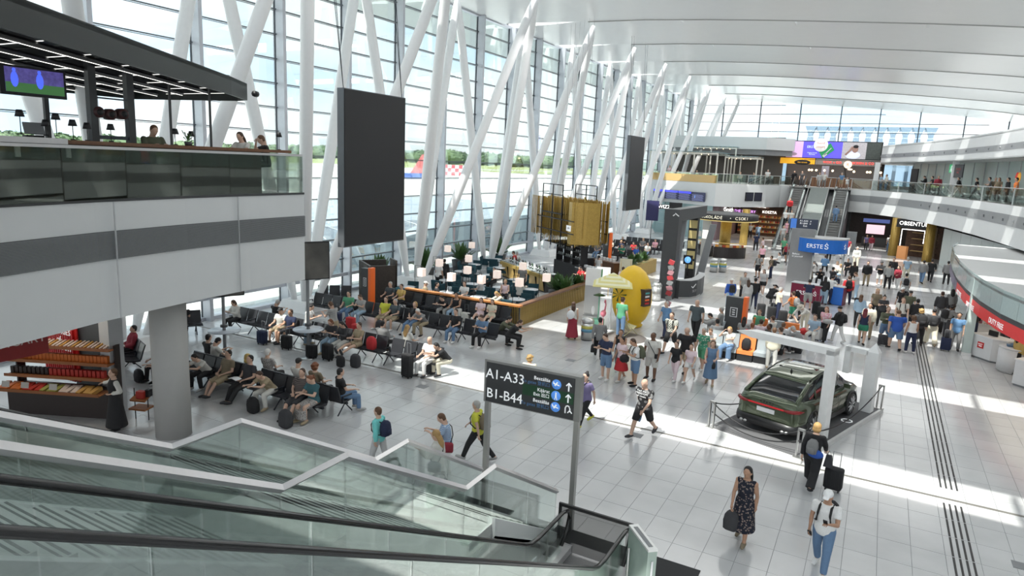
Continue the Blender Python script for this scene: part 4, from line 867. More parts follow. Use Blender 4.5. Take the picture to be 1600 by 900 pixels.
MB().add([(-.25, -.35, .44), (.25, -.35, .44), (.25, .05, .3), (-.25, .05, .3), (.25, .35, .75), (-.25, .35, .75)], [(0, 1, 2, 3), (3, 2, 4, 5)]).build('canvas', cr, t)
t = thing('flamingo', 'pink flamingo ornament beside the lemon kiosk', 'ornament', (-10.6, 28.6, 0)); MB().tube([(0, 0, 0), (0, 0, .7)], .015, 5).build('leg', mat('flamingo_pink', (.85, .25, .33), .5), t); MB().sph((0, 0, .85), (.12, .2, .16), 10, 6).tube([(0, .12, .9), (0, .25, 1.2), (0, .15, 1.45), (0, .05, 1.35)], [.05, .035, .04, .02], 6).build('body', MC['flamingo_pink'], t)
t = thing('mint_stand', 'mint green drinks stand with white oval beside the steel totem', 'stand', (-11.15, 29.4, 0)); mg = mat('mint', (.25, .62, .45), .5); MB().tube([(0, 0, 0), (0, 0, 1.5)], .03, 6).build('post', mg, t); MB().box((0, 0, .2), (.5, .4, .3)).build('box', mg, t); MB().sph((-.25, -.05, .75), (.1, .03, .22), 10, 7).build('oval', white, t); MB().cyl((0, 0, 1.5), .3, .1, 10, r2=.05).build('leaf_top', leafm, t)
t = thing('candy_pole', 'tall narrow pole of pink and dark candy shapes behind the man in checked shirt', 'ornament', (-9.5, 35.5, 0))
for k in range(9): MB().box((0, 0, .35+k*.28), (.3, .1, .25), ry=R(20*(-1)**k)).build('card', [mat('candy_pink', (.45, .22, .25), .5), mgrey, mat('candy_red', (.45, .05, .06), .5)][k % 3], t)
MB().cyl((0, 0, 0), .03, .3, 6).build('post', mat('candy_yellow', (.6, .45, .1), .5), t)
# ================================================================ BANK STAND (blue canopy)
t = thing('bank_stand', 'bank stand with grey wall and curved blue canopy reading ERSTE', 'kiosk', (-3.1, 47.2, 0)); eb = mat('erste_blue', (.02, .16, .60), .4)
MB().b2(-1.75, -.35, -.9, -.75, 0, 4.15).build('grey_wall', mat('stand_grey', (.26, .265, .27), .5), t)
text('lettering', 'Believe\nin yourself', .15, sw, t, (-1.55, -.91, 2.45), align='LEFT')
rg = [(1.55*math.cos(R(a)), 1.5*math.sin(R(a))) for a in range(180, 361, 12)]
MB().loft([[(x, y, 2.75), (x*1.0, y, 3.6), (x*.93, y*.93, 3.6), (x*.93, y*.93, 2.75)] for x, y in rg], smooth=False).build('blue_canopy', eb, t)
MB().prism(rg+[(1.55, .8), (-1.55, .8)], 3.6, 3.66).build('canopy_roof', mat('canopy_grey', (.35, .36, .36), .5), t)
text('lettering', 'ERSTE', .36, sw, t, (-.25, -1.56, 3.17)); text('lettering', 'Ṡ', .42, sw, t, (.42, -1.54, 3.17), (R(90), 0, R(10))); text('lettering', 'Ṡ', .36, sw, t, (1.42, -.72, 3.17), (R(90), 0, R(62)))
MB().tube([(-.3, -1.0, 0), (-.3, -1.0, 3.6)], .05, 8).build('post', steel, t); MB().tube([(1.4, .3, 0), (1.4, .3, 3.6)], .05, 8).build('post', steel, t)
t = thing('bank_counter', 'dark red bank counter with white ERSTE lettering', 'counter', (-3.25, 43.6, 0), R(-10)); MB().b2(-.9, .9, -.35, .35, 0, 1.08).build('body', mat('bank_red', (.22, .015, .05), .4), t); MB().b2(-.94, .94, -.38, .38, 1.08, 1.12).build('top', lgrey, t); text('lettering', 'ERSTE Ṡ', .33, sw, t, (0, -.36, .55))
t = thing('bank_counter', 'small bright blue bank counter beside the dark red one', 'counter', (-1.65, 43.9, 0), R(-12)); MB().b2(-.38, .38, -.35, .35, .02, 1.08).build('body', mat('counter_blue', (.03, .17, .62), .4), t); MB().b2(.38, .42, -.35, .35, 0, 1.08).build('side', mat('side_plum', (.2, .03, .07), .4), t); MB().b2(-.4, .44, -.37, .37, 1.08, 1.12).build('top', lgrey, t)
t = thing('direction_sign', 'low blue and black direction sign in front of the far stair', 'sign', (-5.4, 60, 0)); MB().tube([(-1.0, 0, 0), (-1.0, 0, 3.3)], .04, 6).build('post', mgrey, t); MB().tube([(.9, 0, 0), (.9, 0, 3.3)], .04, 6).build('post', mgrey, t); MB().box((0, 0, 3.55), (2.1, .1, .85)).build('panel', mat('dark_navy', (.03, .04, .07), .4), t); MB().box((-.8, -.06, 3.55), (.45, .01, .8)).build('blue_block', mat('dir_blue', (.05, .16, .5), .4, emis=.3), t); text('lettering', 'A1-A33  ↗\nB1-B44  ↗\nExit', .2, sw, t, (.1, -.06, 3.6))
# ================================================================ CAR DISPLAY
h_ = R(-17.9)   # heading of the car, clockwise from +Y
stand = thing('car_platform', 'low white-edged display platform with grey carpet under the car', 'platform', (-1.42, 21.72, 0), h_)
MB().b2(-1.42, 1.42, -3.1, 3.1, 0, .13).build('base', mat('platform_white', (.66, .66, .65), .4), stand); MB().b2(-1.34, 1.34, -3.02, 3.02, .13, .14).build('carpet', mat('platform_carpet', (.13, .13, .135), .85), stand)
text('lettering', 'O', .5, sw, stand, (1.1, .9, .142), (0, 0, R(90)), .002)
for i, (x, y) in enumerate(((-1.3, -3.0), (1.3, -3.0), (1.3, 3.0), (-1.3, 3.0))):
    t = thing('barrier_post', ['steel barrier post at the near left corner of the car platform', 'steel barrier post at the near right corner of the car platform', 'steel barrier post at the far right corner of the car platform', 'steel barrier post at the far left corner behind the car'][i], 'post', (0, 0, 0)); t.matrix_world = stand.matrix_basis @ Matrix.Translation((x, y, .13))
    MB().b2(-.09, -.05, -.03, .03, 0, .78).b2(.05, .09, -.03, .03, 0, .78).b2(-.09, .09, -.03, .03, .74, .8).build('upright', steel, t); MB().b2(-.12, .12, -.1, .1, 0, .02).build('foot', steel, t)
def rope(a, b_, sag, label):
    t = tag(MB().tube([(Vector(a).lerp(Vector(b_), k/12)-Vector((0, 0, sag*4*(k/12)*(1-k/12)))) for k in range(13)], .018, 6).build('barrier_rope', black), label, 'rope'); t.matrix_world = stand.matrix_basis
rope((-1.3, -3.0, .88), (1.3, -3.0, .88), .42, 'upper black rope hanging in front of the car rear'); rope((-1.3, -3.0, .60), (1.3, -3.0, .60), .33, 'lower black rope hanging in front of the car rear'); rope((1.3, -3.0, .88), (1.3, 3.0, .88), .5, 'long black rope along the right side of the car'); rope((-1.3, -3.0, .88), (-1.3, 3.0, .88), .5, 'long black rope along the left side of the car')
# frames: two angular white portals
pw = mat('portal_white', (.80, .805, .80), .4)
def portal(name, label, pts, w_, d_, loc, rz):
    t = thing(name, label, 'frame', loc, rz)
    for (a, b_) in zip(pts[:-1], pts[1:]):
        a, b_ = Vector(a), Vector(b_); d = (b_-a).normalized(); e_ = d*w_/2
        MB().tube([a-e_*0, b_+e_*.0], w_*.72, 4, flat=d_, up=(0, 1, 0), smooth=False).build('bar', pw, t)
    return t
pr = thing('white_portal', 'white angular portal frame arching over the green car', 'frame', (0, 0, 0)); pr.matrix_world = stand.matrix_basis
MB().b2(1.05, 1.27, -1.35, -1.0, .14, 2.75).build('post', pw, pr); MB().b2(-1.2, 1.27, -1.35, -1.0, 2.62, 2.82).build('crossbeam', pw, pr); MB().add([(-1.2, -1.35, 2.62), (-1.2, -1.0, 2.62), (-1.2, -1.0, 2.82), (-1.2, -1.35, 2.82), (-1.75, -1.2, 2.7)], [(0, 3, 4), (3, 2, 4), (2, 1, 4), (1, 0, 4)]).build('pointed_end', pw, pr)
pr = thing('white_portal', 'smaller white hooked frame standing at the far end of the car platform', 'frame', (0, 0, 0)); pr.matrix_world = stand.matrix_basis
MB().b2(.95, 1.3, 2.2, 2.5, .14, 2.1).build('post', pw, pr); MB().add([(.95, 2.2, 2.1), (1.3, 2.2, 2.1), (1.3, 2.5, 2.1), (.95, 2.5, 2.1), (1.15, 2.35, 2.4)], [(0, 1, 4), (1, 2, 4), (2, 3, 4), (3, 0, 4)]).b2(.35, 1.0, 2.2, 2.5, 1.98, 2.14).b2(.3, .48, 2.2, 2.5, 1.25, 2.14).build('hook', pw, pr)
# ---- the car
car = thing('car', 'dark green sloping-roof SUV with red light bar across the tail', 'car', (-1.42, 21.78, .14), h_)
paint = mat('car_green', (.078, .10, .056), .2, .55, .03, coat=.8); cglass = mat('car_glass', (.008, .009, .012), .06, coat=.5); trim_b = mat('car_black', (.014, .014, .015), .35)
def sec(y, zs):   # cross-section from half-widths
    r_ = []
    for x, z in zs: r_.append((x, y, z))
    for x, z in reversed(zs): r_.append((-x, y, z))
    return r_
bs = [(-2.40, .70, .34, .60, .96, .68), (-2.35, .85, .27, .58, 1.05, .76), (-2.2, .92, .24, .56, 1.13, .80), (-1.75, .955, .22, .60, 1.12, .84), (-1.1, .96, .20, .60, 1.06, .88), (0, .94, .20, .58, 1.0, .88), (1.0, .94, .20, .58, .99, .87), (1.6, .94, .20, .60, .97, .82), (2.05, .88, .22, .58, .90, .72), (2.30, .74, .26, .52, .78, .55), (2.38, .50, .32, .48, .66, .35)]
MB().loft([sec(y, [(w_*.9, lo), (w_, lo+.12), (w_*1.0, mid), (w_*.985, (mid+hi)/2+.05), (tw, hi-.02), (tw*.55, hi+.01)]) for y, w_, lo, mid, hi, tw in bs]).build('body', paint, car)
gsx = [(-2.15, .76, 1.12, .66, 1.14), (-1.75, .81, 1.10, .65, 1.33), (-1.25, .84, 1.06, .64, 1.53), (-.6, .85, 1.03, .63, 1.645), (.0, .85, 1.0, .63, 1.665), (.5, .84, 1.0, .62, 1.61), (1.0, .82, .99, .62, 1.36), (1.5, .78, .98, .62, 1.0)]
MB().loft([sec(y, [(w_, lo-.03), (w_*.97, lo+.02), (tw+.05, hi-.05), (tw-.02, hi), (tw*.5, hi+.012)]) for y, w_, lo, tw, hi in gsx]).build('greenhouse', cglass, car)
MB().loft([sec(y, [(tw+.045, hi-.045), (tw+.05, hi-.02), (tw-.01, hi+.012), (tw*.5, hi+.03)]) for y, tw, hi in [(-1.38, .63, 1.49), (-1.2, .64, 1.55), (-.6, .63, 1.65), (0, .63, 1.67), (.5, .62, 1.615)]]).build('roof', paint, car)
MB().loft([sec(y, [(tw, hi+.035), (tw*.5, hi+.04)]) for y, tw, hi in [(-.75, .50, 1.618), (-.3, .50, 1.65), (.35, .50, 1.635)]]).build('sunroof', cglass, car)
for s_ in (-1, 1): MB().loft([[(s_*(x-.05), y, z-.07), (s_*(x+.06), y, z-.09), (s_*(x+.045), y, z), (s_*(x-.04), y, z+.025)] for y, x, z in [(-1.15, .665, 1.545), (-1.4, .675, 1.485), (-1.8, .72, 1.33), (-2.2, .76, 1.15)]]).build('rear_quarter', paint, car)
MB().add([(-.04, -1.0, 1.60), (.04, -1.0, 1.60), (0, -.88, 1.64), (0, -1.02, 1.73)], [(0, 1, 3), (1, 2, 3), (2, 0, 3)]).build('aerial_fin', trim_b, car)
for s_ in (-1, 1):
    MB().tube([(s_*.64, -1.2, 1.56), (s_*.66, -.5, 1.67), (s_*.65, .3, 1.66)], .016, 5).build('roof_rail', trim_b, car)
    MB().tube([(s_*.80, -1.9, 1.10), (s_*.84, -1.2, 1.07), (s_*.86, 0, 1.03), (s_*.85, 1.2, 1.01)], .014, 5).build('window_trim', trim_b, car)
    for y0, x1, y1, z1 in ((-1.15, .66, -.95, 1.5), (-.15, .67, -.15, 1.58)): MB().tube([(s_*.85, y0, 1.05), (s_*x1, y1, z1)], .028, 5).build('pillar', paint if y0 < -1 else trim_b, car)
    MB().box((s_*.95, .95, 1.06), (.2, .12, .13)).build('door_mirror', paint, car)
    for y in (-.75, .25): MB().box((s_*.955, y, .86), (.02, .2, .03)).build('door_handle', trim_b, car)
    MB().b2(s_*.93, s_*.96, -1.0, 1.0, .24, .38).build('side_sill', trim_b, car)
    for y in (-.62, .45): MB().tube([(s_*.955, y, .4), (s_*.958, y, .7), (s_*.93, y, 1.0)], .004, 4).build('door_gap', trim_b, car)
    for y, nm in ((-1.42, 'rear'), (1.42, 'front')):
        w = MB(); w.tube([(s_*.78, y, .36), (s_*.79, y, .36), (s_*.97, y, .36), (s_*.98, y, .36)], [.33, .36, .36, .33], 28); wo_ = w.build('wheel', rubber, car)
        r_ = MB().tube([(s_*.975, y, .36), (s_*.985, y, .36)], .27, 24); r_.build('rim_dish', trim_b, wo_)
        for k in range(10):
            a = k*math.pi/5; sp = MB().tube([(s_*.988, y+.05*math.cos(a), .36+.05*math.sin(a)), (s_*.99, y+.265*math.cos(a+.12), .36+.265*math.sin(a+.12))], .02, 4); sp.build('spoke', alu, wo_)
        MB().tube([(s_*(.95), y+.42*math.cos(a), .36+.42*math.sin(a)) for a in [math.pi*i/12-.05 for i in range(13)]], .035, 6).build('wheel_arch', trim_b, car)
MB().loft([sec(y, [(w_, .26), (w_+.01, .36), (w_-.01, .50)]) for y, w_ in [(-2.46, .6), (-2.42, .80), (-2.25, .94), (-1.9, .965)]]).build('rear_bumper', trim_b, car)
rear = lambda x: (x, -2.435 if abs(x) < .68 else (-2.42+(abs(x)-.68)*.35 if abs(x) < .85 else -2.36+(abs(x)-.85)*2.4), .90+max(0, abs(x)-.6)*.03)
MB().tube([rear(q/10) for q in range(-9, 10)], .026, 6).build('light_bar', mat('tail_red', (.45, .01, .015), .2, emis=.25), car)
for s_ in (-1, 1):
    MB().tube([rear(s_*q) for q in (.5, .66, .78, .88, .95)], [.02, .05, .055, .055, .02], 8).build('tail_lamp', mat('lamp_dark_red', (.22, .008, .01), .15, emis=.05), car)
    for q in (0, .12): MB().tube([(s_*(.55+q), -2.50, .30), (s_*(.55+q), -2.30, .30)], .05, 10, flat=.7).build('exhaust_pipe', steel, car)
MB().box((-.0, -2.425, .76), (.52, .02, .12)).build('number_plate', white, car)
for k in range(4): MB().tube([(-.135+k*.09+.055*math.cos(a), -2.40, .985+.05*math.sin(a)) for a in [q*math.pi/8 for q in range(17)]], .008, 4).build('emblem_ring', mat('emblem_dark', (.08, .08, .08), .2, .7), car)
# ================================================================ DUTY FREE ISLAND
dfp = [(4.6, 52), (4.1, 49), (3.85, 44), (3.75, 40), (3.8, 36.5), (4.0, 33), (4.35, 30.3), (5.0, 27.6), (6.2, 25), (9, 22.8), (15.6, 22.2), (15.6, 52)]
dz_ = thing('duty_free_pavilion', 'curved glass duty free pavilion with flat pale roof and red fascia band', 'pavilion')
MB().prism(dfp, 3.42, 3.52).build('roof', mat('pavilion_roof', (.50, .51, .51), .5, noise=.03), dz_)
ed = dfp[:10]
for a, b_ in zip(ed[:-1], ed[1:]):
    A, B = Vector(a), Vector(b_)
    for i in range(2):
        u, v = A.lerp(B, i/2), A.lerp(B, (i+.985)/2); MB().strip([u, v], 2.75, 3.62, .03).build('glass_pane', mat('fascia_glass', (.40, .50, .50), .15), dz_)
MB().strip([(x+.05, y) for x, y in ed], 2.50, 2.78, .05).build('dark_band', dgrey, dz_)
MB().strip([(x+.04, y) for x, y in ed[3:]], 2.08, 2.55, .05).build('red_band', mat('duty_red', (.60, .03, .03), .4, emis=.12), dz_)
MB().strip([(x+.04, y) for x, y in ed[:4]], 2.08, 2.55, .05).build('picture_band', mat('picture_band', (.16, .14, .20), .5, noise=.9, scale=2.5), dz_)
for (x, y, txt) in ((3.82, 37.6, 'DUTY FREE'), (3.93, 34.0, 'DUTY FREE'), (4.42, 30.4, 'DUTY FREE'), (5.6, 26.3, 'DUTY FREE')):
    n = min(range(len(ed)-1), key=lambda i: abs(ed[i][1]-y)); a = math.atan2(ed[n+1][1]-ed[n][1], ed[n+1][0]-ed[n][0]) if False else math.atan2(ed[min(n+1, 8)][1]-ed[max(n-1, 0)][1], ed[min(n+1, 8)][0]-ed[max(n-1, 0)][0])
    text('lettering', txt, .30, sw, dz_, (x-.12, y, 2.32), (R(90), 0, a))
for i, (x, y) in enumerate(((4.05, 34.9), (4.55, 49.0))): MB().b2(x-.16, x+.16, y-.2, y+.2, 0, 3.42).build('glass_pillar', mat('pillar_glass', (.50, .60, .58), .2), dz_); MB().b2(x-.19, x+.19, y-.23, y+.23, 0, .15).build('pillar_foot', steel, dz_)
struct(MB().b2(10.5, 10.8, 24, 52, 0, 3.42).build('wall_duty_free', mat('df_back', (.30, .28, .26), .5, noise=.6, scale=1.2)))
for i, (x, y) in enumerate(((7.2, 36), (7.6, 32.5), (6.2, 41))):
    t = thing('display_shelving', ['low black perfume shelving island nearest the duty free tills', 'second black shelving island under the duty free roof', 'long white display shelf farthest inside the duty free'][i], 'shelving', (x, y, 0), R(10))
    MB().box((0, 0, .65), (3.4, .5, 1.3)).build('body', [black, black, white][i], t)
    for k in range(3):
        MB().box((0, -.28, .5+k*.4), (3.3, .15, .04)).build('shelf', white, t)
        for q in range(10): MB().box((-1.5+q*.33, -.3, .62+k*.4), (.12, .1, .18)).build('perfume_box', [mat('pf_a', (.55, .5, .45), .4), mat('pf_b', (.25, .1, .12), .4), mat('pf_c', (.12, .14, .2), .4)][(q+k) % 3], t)
def till(x, y, rz, label, lab2):
    t = thing('till_counter', label, 'counter', (x, y, 0), rz); MB().prism([(-.75, -.4), (.35, -.45), (.75, -.1), (.75, .4), (-.75, .4)], .08, 1.0).build('body', mat('till_white', (.72, .73, .74), .35), t); MB().prism([(-.78, -.43), (.36, -.48), (.78, -.12), (.78, .42), (-.78, .42)], 1.0, 1.04).build('top', white, t); MB().prism([(-.72, -.36), (.34, -.41), (.7, -.08), (.7, .36), (-.72, .36)], 0, .08).build('plinth', mgrey, t)
    MB().box((-.2, -.44, .62), (.3, .02, .26)).build('red_sign', red, t); text('lettering', 'DUTY\nFREE', .08, sw, t, (-.2, -.455, .62))
    return t
till(4.95, 34.6, R(-50), 'white till counter with red label nearest the glass pillar', ''); till(6.0, 30.6, R(-38), 'white till counter with red label at the right edge of the picture', '')
t = thing('till_counter', 'plain curved white till counter between the two red-labelled ones', 'counter', (5.45, 32.9, 0)); MB().cyl((0, 0, .08), .55, .92, 24).build('body', MC['till_white'], t); MB().cyl((0, 0, 1.0), .57, .04, 24).build('top', white, t); MB().cyl((0, 0, 0), .5, .08, 20).build('plinth', steel, t)
t = thing('basket_pile', 'pile of blue shopping goods on the curved till counter', 'baskets', (5.45, 32.9, 1.04)); [MB().box((-.15+.15*k, .1*(k % 2), .05+.03*k), (.3, .25, .08), rz=k).build('packet', mat('goods_blue', (.12, .22, .36), .6), t) for k in range(4)]
t = thing('till_screen', 'small black till screen on the nearest white counter', 'till', (4.9, 34.7, 1.04), R(-50)); MB().box((0, 0, .12), (.4, .08, .22)).build('display', black, t); MB().box((0, .05, .03), (.2, .2, .05)).build('base', black, t)
# ================================================================ CAFE TERRACE
ct = thing('terrace_fence', 'low terrace wall with golden slats and orange wooden top around the cafe', 'fence')
oak = mat('orange_oak', (.58, .23, .07), .4, noise=.2, scale=6)
MB().b2(-20.6, -13.98, 26.75, 27.05, .95, 1.03).build('top_board', oak, ct); MB().b2(-14.28, -13.98, 27.05, 35.2, .95, 1.03).build('top_board', wood, ct)
MB().b2(-20.6, -14.05, 26.86, 26.95, 0, .95).build('front_panel', dgrey, ct); MB().b2(-14.16, -14.10, 26.9, 35.2, 0, .95).build('side_panel', mat('panel_brown', (.025, .018, .012), .6), ct)
sl_ = MB().box((0, 0, .47), (.016, .055, .94), rx=R(4)).mesh('slat', gold)
for k in range(70): link('slat', sl_, ct, (-14.085, 26.95+k*.118, 0))
for k in range(6): o_ = link('slat', sl_, ct, (-14.1-k*.09, 26.82, 0))
t = thing('planter_wall', 'brown planter wall with leafy plants beyond the terrace opening', 'planter'); MB().b2(-14.5, -14.1, 42.5, 48.5, 0, .95).build('box', gold, t)
def bush(x, y, z, r_, n, label, pot=True, col=None):
    t = thing('potted_plant', label, 'plant', (x, y, z)); mb = MB(); rn = random.Random(int(x*31+y*7))
    if pot: MB().cyl((0, 0, 0), r_*.45, r_*.7, 12, r2=r_*.55).build('pot', dgrey, t)
    for _ in range(n):
        a = rn.uniform(0, 6.28); e_ = rn.uniform(.2, 1.5); l_ = r_*rn.uniform(.6, 1.2); d = Vector((math.cos(a)*math.cos(e_), math.sin(a)*math.cos(e_), math.sin(e_))); s_ = d.cross(Vector((0, 0, 1))).normalized()*l_*.16; b0 = Vector((0, 0, r_*(.65 if pot else .08))); 
        mb.add([b0+d*l_*.2, b0+d*l_*.65+s_, b0+d*l_*1.1, b0+d*l_*.65-s_], [(0, 1, 2, 3)])
    stuff(mb.build('foliage', col or leafm, t)); return t
for i, y in enumerate((43.2, 44.6, 46.0)): bush(-14.3, y, .95, .7, 50, ['nearest leafy plant on the brown planter wall', 'middle leafy plant on the brown planter wall', 'farthest leafy plant on the brown planter wall'][i], False)
for i, (x, y) in enumerate(((-15.0, 34.2), (-14.7, 33.3), (-14.6, 34.9), (-15.3, 33.6), (-24.6, 34.0), (-24.9, 38.5), (-24.6, 29.6), (-24.5, 43))):
    bush(x, y, 0, .85 if i < 4 else 1.1, 60, ['left green plant in the cluster behind the terrace fence', 'front green plant in the cluster behind the terrace fence', 'right green plant beside the terrace opening', 'back green plant in the cluster behind the terrace fence', 'small tree in a pot against the glass beside the tall box lamps', 'potted tree against the glass behind the third columns', 'plant against the glass beside the column pedestal', 'plant by the glass beyond the third column pedestal'][i])
teal = mat('teal_velvet', (.012, .055, .075), .8); tabtop = mat('table_white', (.70, .72, .75), .3)
def armchair():
    t = empty('cafe_armchair'); MB().box((0, 0, .38), (.56, .54, .16)).build('seat', teal, t); MB().box((0, .25, .62), (.6, .1, .5), rx=R(-8)).build('backrest', teal, t)
    for s_ in (-1, 1): MB().box((s_*.27, 0, .52), (.07, .5, .3)).build('armrest', teal, t)
    for sx in (-1, 1):
        for sy in (-1, 1): MB().tube([(sx*.22, sy*.2, .3), (sx*.25, sy*.23, 0)], .015, 5).build('leg', black, t)
    return t
ac = armchair(); first = [True]
chn = {}
def put_chair(x, y, rz, lab):
    chn[lab] = chn.get(lab, 0)+1; lab = lab.replace('teal velvet armchair', ['', 'teal armchair on the near side', 'teal armchair on the far side', 'teal armchair on the left side'][chn[lab]])
    if first[0]: first[0] = False; ac.location = (x, y, 0); ac.rotation_euler = (0, 0, rz); o_ = ac
    else: o_ = dup(ac, (x, y, 0), rz)
    tag(o_, lab, 'chair', 'teal armchairs on the cafe terrace')
tabs = [(-19.2, 28.4, 'at the fence left'), (-17.3, 28.5, 'at the fence middle'), (-15.5, 29.3, 'near the fence corner'), (-21.6, 28.3, 'beside the column pedestal'), (-21.2, 31.4, 'behind the white shirted waiter'), (-19.5, 31.4, 'second row centre'), (-17.8, 31.6, 'second row right'), (-16.2, 32.2, 'by the bar end'), (-22.3, 34.6, 'third row left'), (-20.3, 34.6, 'third row centre'), (-18.3, 34.4, 'third row right'), (-23.2, 37.6, 'by the potted tree'), (-21.3, 37.6, 'left of the bar'), (-23.4, 40.8, 'behind the third columns')]
for i, (x, y, lab) in enumerate(tabs):
    t = thing('cafe_table', 'small white-topped cafe table %s' % lab, 'table', (x, y, 0)); MB().cyl((0, 0, .72), .42, .03, 22).build('tabletop', tabtop, t); MB().cyl((0, 0, 0), .035, .72, 8).build('column', black, t); MB().cyl((0, 0, 0), .25, .02, 16).build('foot', black, t)
    for k, a in enumerate((R(20), R(200), R(110)) if i % 2 else (R(0), R(180))):
        put_chair(x+.78*math.sin(a)*-1, y+.78*math.cos(a), a, 'teal velvet armchair of the cafe table %s' % lab)
    if i % 2 == 0:
        q = thing('menu_card', 'folded white card standing on the table %s' % lab, 'menu', (x+.1, y, .75)); MB().box((0, 0, .07), (.1, .05, .14), top=.4).build('card', white, q)
lampm = mat('lamp_paper', (.95, .78, .70), .6, emis=.35)
lampl = [(-20.2, 27.6, 'in the front left corner by the fence', 2), (-18.3, 27.5, 'above the fence table, second in front row', 2), (-16.8, 27.9, 'third in the front row', 2), (-15.0, 28.5, 'largest looking, near the fence corner', 2), (-14.6, 30.7, 'right beside the fence side', 2), (-21.1, 33.5, 'behind the waiter', 2.0), (-21.4, 30.9, 'next to the column legs', 2.0), (-19.2, 30.4, 'in the middle of the terrace', 1.9), (-24.5, 36.3, 'high on the left by the glass', 2), (-24.4, 39.1, 'highest by the glass', 2), (-17.3, 33.2, 'before the golden bar front', 2), (-17.3, 30.3, 'hanging low behind the seated guests', 1.9)]
for i, (x, y, lab, h) in enumerate(lampl):
    t = thing('box_lamp', 'pale pink box lamp on a black stand %s' % lab, 'lamp', (x, y, 0)); o_ = .32 if i % 2 else .4
    MB().tube([(-o_, 0, 0), (-o_, 0, h+.1), (.02, 0, h+.1), (.02, 0, h)], .014, 5, smooth=False).build('stand', black, t); MB().cyl((-o_, 0, 0), .15, .02, 14).build('base', black, t); MB().b2(-.14, .18, -.15, .15, h-.42, h-.02).build('lamp_shade', lampm, t)
# bar, bottles and rod sculpture
bar_ = thing('bar_island', 'dark bar island with golden angled front panels and glassy top', 'bar', (-19.2, 36.9, 0), R(-35))
MB().b2(-2.9, 2.9, 0, .7, 0, 1.05).build('body', mat('bar_dark', (.04, .04, .04), .4), bar_); MB().b2(-3, 3, -.1, .8, 1.05, 1.1).build('top', mat('bar_top', (.3, .34, .34), .15), bar_)
for k in range(6): MB().add([(-2.9+k*.97, -.02, .08), (-2.0+k*.97, -.02, .08), (-2.0+k*.97, -.16, .85), (-2.9+k*.97, -.08, .85)], [(0, 1, 2, 3), (3, 2, 1, 0)]).build('gold_panel', mat('gold_panel', (.60, .40, .13), .35, .2), bar_)
MB().b2(-2.9, 2.9, -.22, 0, .85, 1.05).build('brown_edge', gold, bar_)
bm_ = [mat('bottle_white', (.75, .75, .74), .3), mat('bottle_green', (.03, .07, .03), .2), mat('bottle_dark', (.02, .02, .02), .2)]
bp_ = []
for q in range(3):
    r_ = empty('bottle'); MB().lathe((0, 0, 0), [(.04, 0), (.045, .01), (.045, .18), (.018, .25), (.016, .32), (.001, .325)], 10).build('glass', bm_[q], r_); MB().cyl((0, 0, .06), .046, .08, 10).build('paper_label', white, r_); bp_.append(r_)
bu = set()
for i in range(34):
    q = i % 3; a = R(-35); u = -2.6+i*.155; v = .25+.2*(i % 2); loc = (-19.2+u*math.cos(a)-v*math.sin(a), 36.9+u*math.sin(a)+v*math.cos(a), 1.1)
    if q not in bu: bu.add(q); o_ = bp_[q]; o_.location = loc
    else: o_ = dup(bp_[q], loc)
    tag(o_, ['white', 'green', 'dark'][q]+' bottle in the row on the bar island top', 'bottle', 'bottles along the bar island')
rs_ = thing('rod_sculpture', 'hanging cage of thin golden rods with black frame over the bar', 'sculpture', (-18.1, 41.2, 0), R(-38))
rod = MB().b2(-.02, .02, -.02, .02, 0, 2.6).mesh('rod', gold); rodn = 0
path = [(-2.9, -.5), (-2.3, .6), (-1.2, .1), (-.2, .8), (.9, .2), (1.6, 1.0), (2.8, .4)]
for dz2, off2 in ((0, 0), (.15, -.9), (-.1, .9)):
    for p_, a in along(path, .085):
        if rodn >= 290: break
        link('rod', rod, rs_, (p_.x, p_.y+off2, 2.7+dz2+.12*math.sin(p_.x*3))); rodn += 1
extra_rods = MB()
for q_ in range(330):
    u_ = -2.9+5.6*((q_*.618) % 1); extra_rods.b2(u_-.02, u_+.02, -1.0+2.3*((q_*.377) % 1), -.96+2.3*((q_*.377) % 1), 2.65+.3*math.sin(q_), 5.3)
stuff(extra_rods.build('rod_field', gold, rs_))
for z, a_, b2_ in ((5.55, -2.0, .9), (6.2, -2.0, .9), (4.0, -2.8, 2.6), (3.2, -2.8, 2.6)): MB().b2(a_, b2_, -1.1, -1.05, z-.03, z+.03).b2(a_, b2_, 1.4, 1.45, z-.03, z+.03).build('frame_rail', black, rs_)
for x in (-2.0, -.5, .9):
    for y in (-1.08, 1.42): MB().b2(x-.03, x+.03, y-.03, y+.03, 2.2, 6.2).build('frame_upright', black, rs_)
MB().b2(-2.0, .9, -1.1, 1.45, 4.3, 4.36).b2(-1.8, .8, -.9, 1.2, 2.3, 2.36).build('rack_shelf', black, rs_)
MB().loft([[(x, y, 2.55), (x, y, 5.2), (x+.02, y+.05, 5.2), (x+.02, y+.05, 2.55)] for x, y in [(1.7, -1.0), (2.3, -1.1), (2.75, -.3), (2.8, .6)]], smooth=False).build('gold_sheet', gold, rs_)
MB().box((2.05, -1.14, 3.55), (.6, .02, .36)).build('white_sign', sw, rs_); text('lettering', 'cafe', .2, mgrey, rs_, (2.05, -1.155, 3.57))
for k in range(6): MB().tube([(-1.5+k*.6, .1, 6.2), (-1.5+k*.6, .1, 16.5)], .006, 4).build('cable', mgrey, rs_)
rk = thing('bottle_rack', 'tall black rack of glasses under the rod sculpture', 'rack', (-17.4, 40.6, 0), R(-38))
MB().b2(-2.2, 2.2, -.3, .3, 0, 1.1).build('back_counter', black, rk)
for z in (1.5, 1.95, 2.3): MB().b2(-2.0, 1.4, -.25, .25, z, z+.03).build('shelf', dgrey, rk)
for x in (-2, -.9, .3, 1.4): MB().b2(x-.03, x+.03, -.25, .25, 1.1, 2.4).build('upright', black, rk)
